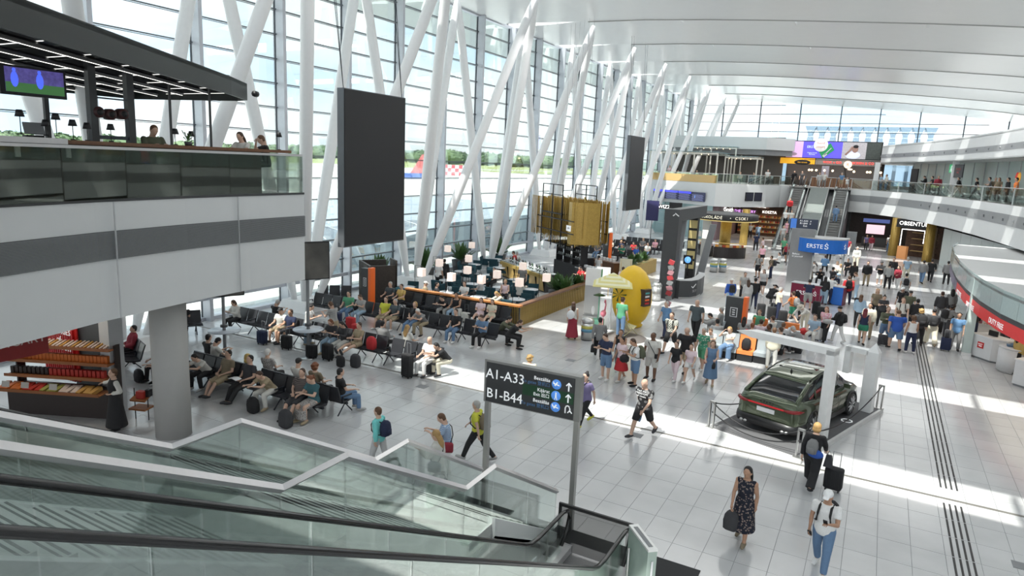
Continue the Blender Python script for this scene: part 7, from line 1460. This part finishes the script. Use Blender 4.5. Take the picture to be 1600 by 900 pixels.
for (px, py, rz, po, hair, top, bot, sh_, lab, fem, H) in (
    (1336, 418, 175, 'stand', ('short', 'w'), ('jacket', 'w'), ('trousers', 'C'), 'W', 'person in white jacket with red bag standing alone right of the blue canopy', 0, 1.76),
    (1352, 447, 170, 'stand', ('short', 'k'), ('jacket', 'K'), ('trousers', 'S'), 'K', 'man in black jacket and khaki trousers, left of three men', 0, 1.76),
    (1373, 447, 165, 'armsx', ('cap', 'k', 's'), ('jacket', 'K'), ('longshorts', 'W'), 'W', 'man in black jacket and white shorts, middle of three men', 0, 1.76),
    (1385, 452, 0, 'stand', ('short', 'k'), ('long', 'g'), ('trousers', 'K'), 'K', 'person in grey top seen from behind with hands in pockets', 0, 1.80),
    (1392, 440, 175, 'stand', ('short', 'k'), ('long', 'K'), ('trousers', 'K'), 'K', 'person in black behind the man in grey', 0, 1.80),
    (1400, 452, 150, 'carry', ('long', 'k'), ('jacket', 'r'), ('trousers', 'W'), 'W', 'woman in dark red jacket next to the man in grey', 1, 1.64),
    (1414, 438, 5, 'stand', ('short', 'g'), ('tee', 'j'), ('trousers', 'C'), 'K', 'person in light blue shirt at the top of the guide strips', 0, 1.76),
    (1411, 470, 5, 'stand', ('short', 'k'), ('tee', 'L'), ('trousers', 'g'), 'K', 'person in light grey shirt with black backpack on the guide strips', 0, 1.76),
    (1439, 443, -20, 'stroll', ('short', 'k'), ('jacket', 'G'), ('trousers', 'J'), 'K', 'person in grey jacket with bag walking right towards the pavilion', 0, 1.74),
    (1452, 441, -10, 'walk', ('short', 'k'), ('long', 'K'), ('trousers', 'K'), 'K', 'person in all black walking beside the grey jacket', 0, 1.82),
    (1477, 445, 0, 'stand', ('short', 'k'), ('jacket', 'G'), ('trousers', 'K'), 'K', 'person in dark grey beyond the far glass pillar', 0, 1.76),
    (1388, 394, 5, 'stand', ('bald' and 'short', 'g'), ('tee', 'L'), ('trousers', 'J'), 'K', 'man with grey backpack walking away into the dark passage', 0, 1.80),
    (1360, 392, 175, 'stroll', ('long', 'k'), ('jacket', 'r'), ('trousers', 'p'), 'K', 'woman in dark red top pushing a trolley out of the dark passage', 1, 1.66),
    (1352, 391, 175, 'stroll', ('long', 'm'), ('tee', 'V'), ('trousers', 'k'), 'K', 'woman in mauve beside the one in dark red', 1, 1.64),
    (1378, 380, 170, 'stand', ('short', 'k'), ('jacket', 'K'), ('trousers', 'K'), 'K', 'dark figure deep inside the passage', 0, 1.8),
    (1366, 379, 0, 'stand', ('short', 'k'), ('jacket', 'k'), ('trousers', 'K'), 'K', 'second dark figure deep inside the passage', 0, 1.74)):
    a = person((px, py), rz, po, H, hair, top, bot, sh_, lab, 'l', fem)
    if 'grey backpack walking' in lab: wear(a, 'G', 'grey backpack on the man entering the passage')
    if 'black backpack on the guide' in lab: wear(a, 'K', 'black backpack of the person standing on the guide strips')
# on the far escalators and upper levels
def zesc(y): return max(0, min(6.2, (y-72.2-.6)*math.tan(R(30))))
for (x, y, hair, top, bot, lab, fem, rz) in ((-8.7, 78.4, ('short', 'k'), ('jacket', 'R'), ('trousers', 'K'), 'person with bright red jacket riding the far left escalator', 0, 180), (-8.75, 76.4, ('short', 'b'), ('tee', 'W'), ('trousers', 'K'), 'person in white on the left side of the far left escalator', 0, 180), (-8.2, 76.4, ('short', 'b'), ('tee', 'w'), ('trousers', 'J'), 'person in white T-shirt and jeans on the right side of the far left escalator', 0, 180), (-8.4, 75.2, ('long', 'm'), ('tee', 'P'), ('trousers', 'P'), 'child in pink on the far left escalator', 1, 180), (-4.1, 77.6, ('short', 'k'), ('jacket', 'J'), ('trousers', 'J'), 'man in blue riding up the right far escalator', 0, 0), (-8.5, 73.8, ('short', 'g'), ('tee', 'L'), ('trousers', 'g'), 'person in pale grey near the bottom of the far left escalator', 0, 180)):
    person((x, y), rz, 'stand', 1.74 if 'child' not in lab else 1.3, hair, top, bot, 'K', lab, 'l', fem, zesc(y)+.02)
for (x, y, rz, po, hair, top, bot, lab, fem) in (
    (-6.6, 84.5, 180, 'walk', ('short', 'b'), ('long', 'L'), ('trousers', 'g'), 'person in grey walking at the top of the far stair, left', 0), (-6.1, 84.7, 180, 'stand', ('short', 'm'), ('tee', 'w'), ('trousers', 'G'), 'person in pale top at the top of the far stair', 0),
    (-4.3, 84.3, 160, 'stand', ('short', 'g'), ('tee', 'b'), ('longshorts', 'S'), 'man in blue T-shirt at the top of the right far escalator', 0), (-3.7, 84.2, 180, 'stroll', ('tail', 'a'), ('tee', 'W'), ('shorts', 'W'), 'child in white at the top of the right far escalator', 1),
    (-.4, 83.4, 120, 'stand', ('short', 'm'), ('tee', 'j'), ('trousers', 'J'), 'man in pale blue leaning at the railing beside the far escalators', 0), (.1, 83.0, 120, 'stand', ('short', 'b'), ('tee', 'w'), ('trousers', 'J'), 'man in white beside him at the right mezzanine railing corner', 0),
    (3.4, 76.2, 80, 'phone', ('short', 'k'), ('jacket', 'K'), ('trousers', 'K'), 'first dark person from the left on the right mezzanine', 0), (3.9, 75.4, 90, 'carry', ('short', 'k'), ('tee', 'k'), ('trousers', 'K'), 'second dark person from the left on the right mezzanine', 0), (4.2, 72.8, 180, 'stand', ('short', 'b'), ('jacket', 'r'), ('trousers', 'K'), 'person in dark red before the black door on the right mezzanine', 0),
    (5.5, 68.6, 90, 'pull', ('short', 'k'), ('jacket', 'K'), ('trousers', 'g'), 'person pulling a dark case along the right mezzanine', 0), (6.4, 64.8, 80, 'walk', ('short', 'k'), ('tee', 'K'), ('trousers', 'k'), 'person in black T-shirt walking under the exit sign', 0), (6.9, 62.4, 100, 'armsx', ('short', 'k'), ('tee', 'G'), ('trousers', 'K'), 'person in dark grey in the group of three on the right mezzanine', 0), (7.3, 62.9, 190, 'stand', ('short', 'g'), ('tee', 's'), ('trousers', 'S'), 'person in khaki in the group of three on the right mezzanine', 0), (7.4, 61.6, 150, 'stand', ('long', 'b'), ('tee', 's'), ('trousers', 'k'), 'person in brown right of the group of three upstairs', 1),
    (7.6, 58.6, 100, 'stand', ('short', 'k'), ('long', 'K'), ('trousers', 'K'), 'person in black next to the orange one upstairs', 0), (7.7, 55.9, 95, 'stand', ('short', 'k'), ('tee', 'O'), ('trousers', 'k'), 'person in bright orange top on the right mezzanine', 0), (8.4, 47.5, 120, 'stand', ('short', 'b'), ('jacket', 'w'), ('trousers', 'L'), 'person in white near the right edge upstairs', 0),
    (-22.5, 79.6, 180, 'stand', ('short', 'k'), ('tee', 'p'), ('trousers', 'K'), 'person in pale pink under the larger pergola', 0), (-21.7, 79.6, 170, 'stand', ('short', 'k'), ('tee', 'K'), ('trousers', 'K'), 'person in black under the larger pergola', 0), (-19.5, 80.5, 180, 'sit', ('short', 'k'), ('tee', 'K'), ('trousers', 'K'), 'seated dark person under the middle of the larger pergola', 0), (-14.5, 80.2, 180, 'sit', ('short', 'b'), ('tee', 'g'), ('trousers', 'K'), 'seated person in grey behind the far glass railing', 0), (-13.2, 81.2, 150, 'sit', ('short', 'k'), ('tee', 'k'), ('trousers', 'K'), 'seated dark person behind the far glass railing', 0), (-12.0, 83.2, 180, 'stand', ('short', 'g'), ('tee', 'W'), ('trousers', 'k'), 'person in white behind the far glass railing, left of the escalators', 0), (-9.4, 85.6, 180, 'stand', ('short', 'k'), ('jacket', 'K'), ('trousers', 'K'), 'dark person at the top of the far left escalator', 0), (-8.6, 86.2, 170, 'stand', ('short', 'k'), ('tee', 'k'), ('trousers', 'k'), 'second dark person at the top of the far left escalator', 0)):
    person((x, y), rz, po, 1.74 if 'child' not in lab else 1.25, hair, top, bot, 'K', lab, 'l', fem, 6.2)
# upper left bar
for (x, y, rz, po, hair, top, lab, fem, z) in ((-15.5, 10.25, -100, 'phone', ('short', 'm'), ('tee', 'M'), 'man in dark green T-shirt and glasses behind the upper left bar counter', 0, 6.3), (-15.75, 13.15, 200, 'counter', ('long', 'b'), ('tee', 'w'), 'woman in white leaning on the right end of the bar counter', 1, 6.3), (-15.7, 13.85, 140, 'sithead', ('short', 'm'), ('tee', 'K'), 'man in black with hand at his chin at the end of the bar counter', 0, 6.62)):
    person((x, y), rz, po, 1.72, hair, top, ('trousers', 'k'), 'K', lab, 'l', fem, z)
# ---------------- seated on the benches
def seat(x, y, rz, po, hair, top, bot, sh_, lab, fem=0, sk='l', H=1.74): return person((x, y), rz, po, H, hair, top, bot, sh_, lab, sk, fem)
seat(-16.4, 13.52, 178, 'sitback', ('short', 'k'), ('tee', 'k'), ('trousers', 'K'), 'k', 'man in black reading papers on the front row')
seat(-17.35, 13.5, 178, 'sitback', ('short', 'k'), ('tee', 's'), ('longshorts', 'S'), 'k', 'man in khaki shorts on the front row beside the reader')
seat(-18.2, 13.5, 185, 'sitlean', ('short', 'k'), ('tee', 'w'), ('trousers', 'K'), 'g', 'person in white leaning forward beside the round column')
seat(-15.3, 13.5, 183, 'sitlean', ('short', 'b'), ('tee', 'S'), ('trousers', 'w'), 'S', 'woman in beige top leaning over her phone, front row', 1)
seat(-14.15, 13.5, 192, 'sitback', ('short', 'b'), ('tee', '*dstripe'), ('longshorts', 'k'), 'K', 'man in dark striped shirt with legs stretched out, front row', 0)
seat(-13.58, 13.5, 178, 'sitphone', ('tail', 'a'), ('tee', 't'), ('longskirt', '*print'), 'S', 'woman in teal top and long patterned skirt, front row', 1)
seat(-13.3, 14.3, -28, 'sit', ('short', 'k'), ('tee', 'K'), ('trousers', 'J'), 'g', 'man in black T-shirt and jeans with his back to the camera, end of front row')
seat(-14.3, 14.3, 0, 'sit', ('curly', 'a'), ('tee', 's'), ('trousers', 'K'), 'K', 'person with long curly red hair behind the front row', 1)
seat(-15.0, 14.3, 5, 'sit', ('cap', 'k', 's'), ('tee', 'w'), ('trousers', 'K'), 'K', 'person in dark cap behind the front row')
seat(-16.5, 14.45, 10, 'sit', ('short', 'w'), ('tee', '*print'), ('trousers', 'K'), 'K', 'white haired woman in patterned blouse seen from behind', 1)
seat(-18.9, 14.3, -15, 'sitphone', ('short', 'k'), ('tee', 'w'), ('trousers', 'K'), 'K', 'man in white T-shirt photographing with a phone behind the front row')
seat(-19.4, 14.5, 0, 'sit', ('short', 'k'), ('tee', 'k'), ('trousers', 'K'), 'K', 'dark haired person behind the man in white T-shirt')
seat(-19.0, 13.0, 170, 'sitlean', ('short', 'k'), ('tee', 'w'), ('trousers', 'K'), 'K', 'person in white half hidden by the round column')
seat(-20.0, 13.2, 185, 'sit', ('short', 'k'), ('tee', 'w'), ('trousers', 'k'), 'K', 'second person in white right behind the round column edge')
seat(-24.3, 17.0, 60, 'sit', ('short', 'k'), ('tee', 'K'), ('trousers', 'K'), 'K', 'person in black on the lone bench facing the window')
seat(-23.3, 18.8, 180, 'sitphone', ('bob', 'b'), ('long', 'w'), ('trousers', 'K'), 'W', 'woman in white cardigan using a phone by the window', 1)
seat(-22.0, 19.7, 0, 'sitphone', ('short', 'g'), ('tee', 'K'), ('trousers', 'K'), 'K', 'person in black facing the window behind the second row')
seat(-20.7, 18.8, 190, 'sit', ('cap', 'k', 's'), ('tee', 'w'), ('longshorts', 'S'), 'k', 'man in dark cap and white T-shirt on the second row')
seat(-20.15, 18.8, 182, 'sit', ('short', 'b'), ('tee', 'N'), ('longshorts', 'k'), 'k', 'man in navy football shirt on the second row', 0, 't')
seat(-17.9, 18.8, 190, 'sitphone', ('bob', 'a'), ('tee', 'k'), ('trousers', 'j'), 'S', 'woman with sunglasses and pale jeans on the second row', 1)
seat(-17.3, 18.8, 180, 'sitphone', ('long', 'k'), ('long', 'k'), ('trousers', 'w'), 'k', 'dark haired woman in grey and pale trousers on the second row', 1)
seat(-16.65, 18.8, 175, 'sitfeetup', ('short', 'b'), ('tee', 'S'), ('shorts', 'S'), 'k', 'person in beige with knees up on the second row', 1)
seat(-16.1, 19.6, 0, 'sit', ('short', 'k'), ('jacket', 'G'), ('trousers', 'K'), 'K', 'person in grey coat behind the red backpack')
seat(-15.0, 19.7, 0, 'sit', ('long', 'd'), ('tee', 'w'), ('trousers', 'K'), 'K', 'blond person seen from behind over the empty bench', 1)
seat(-13.35, 18.8, 178, 'sit', (X,), ('tee', 'W'), ('trousers', 'W'), 'k', 'bald man in bright white T-shirt at the right end of the second row')
seat(-12.75, 19.1, 150, 'sitlean', ('short', 'k'), ('tee', 'K'), ('trousers', 'C'), 'K', 'woman in black cap and cream trousers sitting in the sun', 1)
seat(-21.0, 23.1, 195, 'sit', ('short', 'k'), ('tee', 'e'), ('trousers', 'J'), 'K', 'man in pale green T-shirt and jeans on the third row')
seat(-20.2, 23.1, 182, 'sitphone', ('short', 'b'), ('tee', 'g'), ('trousers', 'j'), 'W', 'woman in grey top holding a red case on the third row', 1)
seat(-18.9, 23.1, 188, 'sitback', ('short', 'm'), ('tee', 'Y'), ('longshorts', 'S'), 'W', 'person in lime yellow on the third row')
seat(-18.3, 23.1, 180, 'sit', ('short', 'g'), ('tee', 'D'), ('longshorts', 'S'), 'W', 'man in dark patterned shirt and beige shorts on the third row')
seat(-17.3, 23.1, 185, 'sitback', ('bob', 'd'), ('tee', 'K'), ('trousers', 'J'), 'K', 'blond woman in dark top and jeans on the third row', 1)
seat(-16.7, 23.1, 178, 'sitlean', ('short', 'w'), ('tee', 'G'), ('trousers', 'S'), 'K', 'white haired man in grey shirt on the third row')
seat(-15.1, 23.1, 188, 'sit', ('short', 'b'), ('tee', 'K'), ('trousers', 'J'), 'W', 'woman in black T-shirt and bright blue jeans on the third row', 1)
seat(-13.75, 23.1, 180, 'sitphone', ('short', 'b'), ('tee', 'J'), ('trousers', 'K'), 'W', 'man in blue T-shirt reading at the right end of the third row')
seat(-13.4, 23.8, -80, 'sitlean', ('short', 'k'), ('long', 'M'), ('trousers', 'K'), 'K', 'person in olive hoodie behind the man in blue T-shirt')
seat(-12.75, 23.5, -75, 'sitlean', ('short', 'b'), ('tee', 'K'), ('trousers', 'K'), 'K', 'man in black leaning forward at the end of the third row')
seat(-21.0, 26.1, 180, 'sit', ('short', 'g'), ('tee', 'D'), ('trousers', 'K'), 'K', 'large grey haired man in dark T-shirt right of the orange totem', 0, 'l', 1.8)
seat(-20.3, 26.1, 180, 'sit', ('short', 'b'), ('tee', 'y'), ('trousers', 'K'), 'K', 'woman in mustard beside the large man by the totem', 1)
seat(-17.6, 26.1, 183, 'sitlean', ('short', 'k'), ('tee', 'K'), ('trousers', 'g'), 'K', 'man in black leaning, fence row')
seat(-17.05, 26.1, 183, 'sit', ('short', 'k'), ('tank', 'K'), ('trousers', 'j'), 'W', 'man in black vest top with bare arms, fence row', 0, 't')
seat(-15.7, 26.1, 195, 'sitfeetup', ('long', 'b'), ('tee', 'p'), ('shorts', 'p'), 'W', 'girl in pale pink with feet on a suitcase, fence row', 1, 'l', 1.6)
seat(-15.1, 26.1, 195, 'sitfeetup', ('long', 'b'), ('tee', 'C'), ('shorts', 'C'), 'W', 'girl in cream with feet on a suitcase, fence row', 1, 'l', 1.6)
seat(-22.4, 13.6, 160, 'sitback', ('short', 'k'), ('jacket', 'r'), ('trousers', 'K'), 'K', 'person in dark red on the bench left of the round column')
# standing by the window table
person((-19.3, 18.9), -70, 'phone', 1.70, ('short', 'k'), ('tee', 'W'), ('trousers', 'j'), 'S', 'woman in white T-shirt and pale jeans at the standing table', 'l', 1)
person((-18.6, 19.6), 90, 'phone', 1.76, ('short', 'm'), ('tee', '*grid'), ('longshorts', 'S'), 'W', 'man in grid patterned shirt and shorts at the standing table', 'l')
# cafe guests
for (x, y, rz, po, hair, top, lab, fem) in ((-21.9, 31.6, 0, 'stand', ('tail', 'k'), ('tee', 'W'), 'waiter in white shirt with back to the camera on the terrace', 1), (-22.2, 32.6, 20, 'stand', ('short', 'k'), ('jacket', 'K'), 'waiter in black beside the column legs', 0), (-18.4, 28.9, 180, 'sit', ('short', 'b'), ('tee', 'W'), 'guest in white T-shirt facing the camera at the fence', 0), (-18.3, 30.3, 90, 'sit', ('short', 'g'), ('tee', 'L'), 'grey haired guest in grey beside the box lamp', 1), (-17.1, 30.9, 200, 'sit', ('bob', 'd'), ('tank', 'p'), 'blond guest in pale top in the middle of the terrace', 1), (-15.9, 28.7, 150, 'sitlean', ('long', 'd'), ('long', 'C'), 'blond guest in cream jacket at the corner table', 1), (-16.5, 31.5, 0, 'sit', ('tail', 'k'), ('jacket', 'w'), 'guest in white jacket with a dark ponytail from behind', 1), (-17.7, 34.0, 200, 'stand', ('short', 'b'), ('tee', 'G'), 'guest in grey standing before the golden bar', 0), (-19.6, 34.0, 180, 'sit', ('short', 'k'), ('tee', 'K'), 'guest in black in the shade beside the third columns', 0), (-19.3, 27.75, -60, 'sit', ('short', 'k'), ('tee', 'k'), 'guest in dark cap just behind the fence, left', 0), (-19.9, 27.6, -60, 'sit', ('cap', 'w', 's'), ('tee', 'S'), 'guest in pale cap just behind the fence', 0), (-14.9, 36.2, 150, 'phone', ('short', 'k'), ('tee', 'R'), 'man in red T-shirt standing at the bar end', 0), (-14.4, 35.6, 20, 'stand', ('short', 'k'), ('tank', 'R'), 'person in red with back turned at the terrace opening', 0), (-15.9, 41.3, 0, 'stand', ('tail', 'k'), ('tee', 'W'), 'barmaid in white T-shirt behind the bar', 1), (-20.9, 39.2, 120, 'counter', ('short', 'b'), ('tee', 'R'), 'guest in red and white at the far left of the bar', 0), (-12.9, 37.6, 10, 'stand', ('short', 'b'), ('tee', 'p'), 'woman in pale pink beside the white easel board', 1), (-22.1, 41.5, 0, 'sit', ('short', 'g'), ('tee', 'W'), 'guest in white by the far terrace table', 0)):
    person((x, y), rz, po, 1.72, hair, top, ('trousers', 'K'), 'K', lab, 'l', fem)
# far waiting area, small figures
rn = random.Random(11); cols = ['W', 'K', 'G', 'P', 'E', 'B', 'L', 'k', 'C', 'N', 'R', 'w']; nmc = {'W': 'white', 'K': 'black', 'G': 'dark grey', 'P': 'bright pink', 'E': 'dark green', 'B': 'royal blue', 'L': 'light grey', 'k': 'charcoal', 'C': 'cream', 'N': 'navy', 'R': 'red', 'w': 'off-white'}
spots = [(-22.5, 52, 'first'), (-19.2, 52, 'first'), (-22.5, 55, 'second'), (-19.2, 55, 'second'), (-22, 58.5, 'third'), (-19, 58.5, 'third')]
q = 0
for (x, y, rw_) in spots:
    for kx in (0, 2, 4) if q < 12 else (1, 3):
        c = cols[q % 12]; person((x+kx*.58, y-.05), 180, ('sit', 'sitphone', 'sitback')[q % 3], 1.72, (('short', 'bob', 'long')[q % 3], 'kbmgd'[q % 5]), ('tee', c), ('trousers', 'kKJ'[q % 3]), 'K', 'small figure in %s seated in the far waiting area, %s row, %s bench' % (nmc[c], rw_, 'left' if x < -20 else 'right'), 'l', q % 2); q += 1
# central seating group people
for (x, y, rz, po, hair, top, bot, lab, fem) in ((-5.5, 27.75, 185, 'sitlean', ('short', 'm'), ('tee', 'W'), ('longshorts', 'S'), 'person in white leaning forward at the left end of the central group', 1), (-4.75, 27.7, 170, 'sithead', ('bob', 'd'), ('tee', 'w'), ('wide', 'J'), 'woman in white shading her face with one arm on the grey seat', 1), (-5.5, 28.7, 20, 'sit', ('short', 'k'), ('tee', 'L'), ('trousers', 'N'), 'person in pale shirt seen from behind, left of the totem', 0), (-4.1, 28.9, 0, 'sit', ('short', 'a'), ('tee', 'R'), ('trousers', 'K'), 'person in bright red top behind the orange seat', 0), (-4.6, 29.9, 0, 'sit', ('long', 'k'), ('tee', 'g'), ('trousers', 'K'), 'dark haired person in grey right of the central totem', 1), (-3.9, 29.9, 0, 'sit', ('short', 'b'), ('tee', 'p'), ('trousers', 'K'), 'person in lilac shirt seen from behind in the central group', 0), (-3.6, 29.2, 120, 'sitback', ('short', 'k'), ('tee', 'k'), ('trousers', 'k'), 'dark skinned person in charcoal resting in the central group', 0), (-3.0, 29.9, -10, 'sit', ('short', 'm'), ('tee', 'L'), ('trousers', 'K'), 'man in light grey shirt by the papers table', 0), (-3.0, 28.9, 60, 'sit', ('short', 'b'), ('tee', 'K'), ('trousers', 'K'), 'person in black behind the woman in cream', 0), (-2.2, 29.9, 70, 'sitlean', ('short', 'g'), ('jacket', 'G'), ('trousers', 'k'), 'person in dark checked jacket bending at the right of the group', 0), (-3.6, 31.0, 60, 'sit', ('short', 'b'), ('tee', 'w'), ('trousers', 'j'), 'person in white shirt with strap beside the table', 0), (-4.3, 32.0, 170, 'sit', ('short', 'm'), ('tee', 'e'), ('trousers', 'N'), 'person in muted green on the back orange seat', 0), (-5.7, 30.4, 100, 'sitlean', ('short', 'k'), ('jacket', 'g'), ('trousers', 'L'), 'person in grey with dark hair left of the totem', 0), (-5.9, 31.4, 90, 'sit', ('short', 'g'), ('tee', 'g'), ('trousers', 'G'), 'person in grey with black backpack behind the totem', 0), (-2.0, 32.6, 170, 'sit', ('short', 'b'), ('tee', 'j'), ('trousers', 'w'), 'person in pale blue behind the papers table', 0)):
    person((x, y), rz, po, 1.72, hair, top, bot, 'W', lab, 'd' if 'dark skinned' in lab else 'l', fem)
for (px, py, rz, po, hair, top, bot, lab, fem) in ((1249, 432, 170, 'sit', ('short', 'k'), ('jacket', 'K'), ('trousers', 'K'), 'person in black seated by the post of the blue canopy', 0), (1272, 436, 60, 'sitphone', ('long', 'k'), ('jacket', 'G'), ('trousers', 'K'), 'dark haired woman in grey seated at the bank stand', 1), (1280, 445, 180, 'sitlean', ('short', 'b'), ('jacket', 'K'), ('trousers', 'k'), 'person in black jacket leaning forward behind the bank counters', 0), (1299, 447, -40, 'sit', ('short', 'k'), ('tee', 'k'), ('trousers', 'N'), 'person in charcoal with back turned behind the blue counter', 0), (1331, 447, 20, 'stand', ('long', 'b'), ('jacket', 'K'), ('trousers', 'K'), 'woman in black coat right of the bank stand', 1), (1200, 478, -30, 'sitlean', ('hat', 'k'), ('jacket', 'K'), ('trousers', 'K'), 'person in black hat bending over luggage behind the totem', 0), (1249, 498, 160, 'sitlean', ('short', 'k'), ('jacket', 'k'), ('trousers', 'K'), 'person in charcoal coat beside the orange T-shirt man', 0), (1160, 470, 200, 'stand', ('short', 'b'), ('tee', 'g'), ('trousers', 'K'), 'man in plain grey left of the woman in loose grey', 0), (1427, 520, 0, 'stand', ('short', 'k'), ('jacket', 'K'), ('trousers', 'K'), 'person in black jacket behind the curly haired woman', 0), (1466, 505, 10, 'stand', ('short', 'b'), ('jacket', 'k'), ('trousers', 'G'), 'person in charcoal jacket before the glass pillars', 0), (1365, 500, 180, 'stand', ('long', 'd'), ('tee', 's'), ('trousers', 'K'), 'blond woman in brown behind the bearded man in cream', 1), (1323, 400, 175, 'stand', ('short', 'g'), ('tee', 'r'), ('trousers', 'W'), 'small figure in dark red right behind the blue canopy', 0)):
    person((px, py), rz, po, 1.72, hair, top, bot, 'K', lab, 'l', fem)
for (px, py, c, lab, h) in ((1188, 495, 'K', 'black suitcase right beside the central totem', .7), (1209, 492, 'k', 'charcoal suitcase behind the white haired man', .65), (1245, 470, 'K', 'black suitcase leaning at the left end of the red counter', .6), (1340, 480, 'K', 'black suitcase next to the grey T-shirt man', .55), (1438, 530, 'K', 'black suitcase by the guide strips in the crowd', .6)):
    p_ = G(px, py); suitcase((p_.x, p_.y), .3, c, lab, h)
# paprika seller
a = person((-17.2, 9.95), 165, 'hips', 1.70, ('short', 'm'), ('vest', 'K'), ('longskirt', 'K'), 'K', 'shop assistant in black waistcoat and long black skirt with arms raised', 'l', 1); g = link('long_sleeved_top', garment('long', 'hips', 1), a[0]); setm(g, cm('w')); g.scale = (.97, .97, 1)
# ---------------- luggage on the floor
def px2(px, py): p = G(px, py); return (p.x, p.y, 0)
for (px, py, c, lab, s) in ((395, 645, 'K', 'black backpack in front of the woman in beige', 1.1), (446, 668, 'k', 'black backpack between the striped shirt and patterned skirt', 1.2), (532, 573, 'K', 'left black backpack on the floor before the second row', .95), (555, 574, 'k', 'right grey black backpack on the floor before the second row', 1.15), (672, 583, 'k', 'dark backpack beside the bald man in white', 1.15), (217, 597, 'k', 'dark backpack on the floor left of the round column', 1.0), (593, 517, 'k', 'black backpack on the floor before the third row', 1.1), (1197, 562, 'k', 'grey backpack beside the woman in cream')+(1.0,)):
    backpack(px2(px, py), R(180), c, lab, s)
backpack((-19.0, 18.75, .45), R(180), 'K', 'black backpack sitting on the second row bench'); backpack((-15.9, 18.7, .46), R(180), 'R', 'bright red spotted backpack on the second row bench', 1.15); backpack((-4.1, 27.75, .45), R(170), 'K', 'black bag lying on the orange seat', 1.1); backpack((-16.9, 14.0, .92), 0, 'y', 'yellow orange bag on top of the front row backrests', .7)
for (px, py, c, lab, h, rz) in ((410, 538, 'N', 'blue suitcase in front of the second row bench', .55, 0), (448, 546, 'K', 'black suitcase before the man in the navy football shirt', .55, 10), (487, 560, 'K', 'wide black suitcase before the woman with sunglasses', .52, 5), (512, 563, 'K', 'narrow black suitcase beside the pale trousers', .62, 0), (636, 590, 'K', 'tall black suitcase before the empty bench end', .85, -10), (527, 510, 'N', 'dark navy suitcase by the third row', .62, 0), (548, 515, 'R', 'left bright red suitcase on the third row', .55, 0), (557, 520, 'R', 'smaller bright red case beside the red suitcase', .38, 0), (714, 502, 'w', 'beige suitcase under the girls feet, left', .62, 0), (727, 504, 'w', 'beige suitcase under the girls feet, right', .48, 0), (1113, 535, 'K', 'black suitcase standing behind the woman in green patterned clothes', .62, 20), (1204, 500, 'K', 'dark suitcase left of the white haired man', .7, 20), (1222, 505, 'K', 'dark suitcase between the cream shirt and the orange T-shirt', .65, 20), (1282, 500, 'K', 'dark suitcase near the beige hat', .7, 0), (1378, 540, 'k', 'dark cabin suitcase behind the olive sweater', .5, 0), (1464, 520, 'K', 'dark suitcase right of the cream trousers', .6, 0)):
    p_ = G(px, py); suitcase((p_.x, p_.y), R(rz), c, lab, h)
for i, (x, y, lab) in enumerate(((-16.35, 13.05, 'open white book held by the man reading on the front row'),)):
    t_ = thing('open_book', lab, 'book', (x, y, .78), R(180)); MB().box((-.09, 0, 0), (.17, .22, .01), ry=R(-12)).build('page', white, t_); MB().box((.09, 0, 0), (.17, .22, .01), ry=R(12)).build('page', white, t_)
bpy.data.scenes.remove(TS)
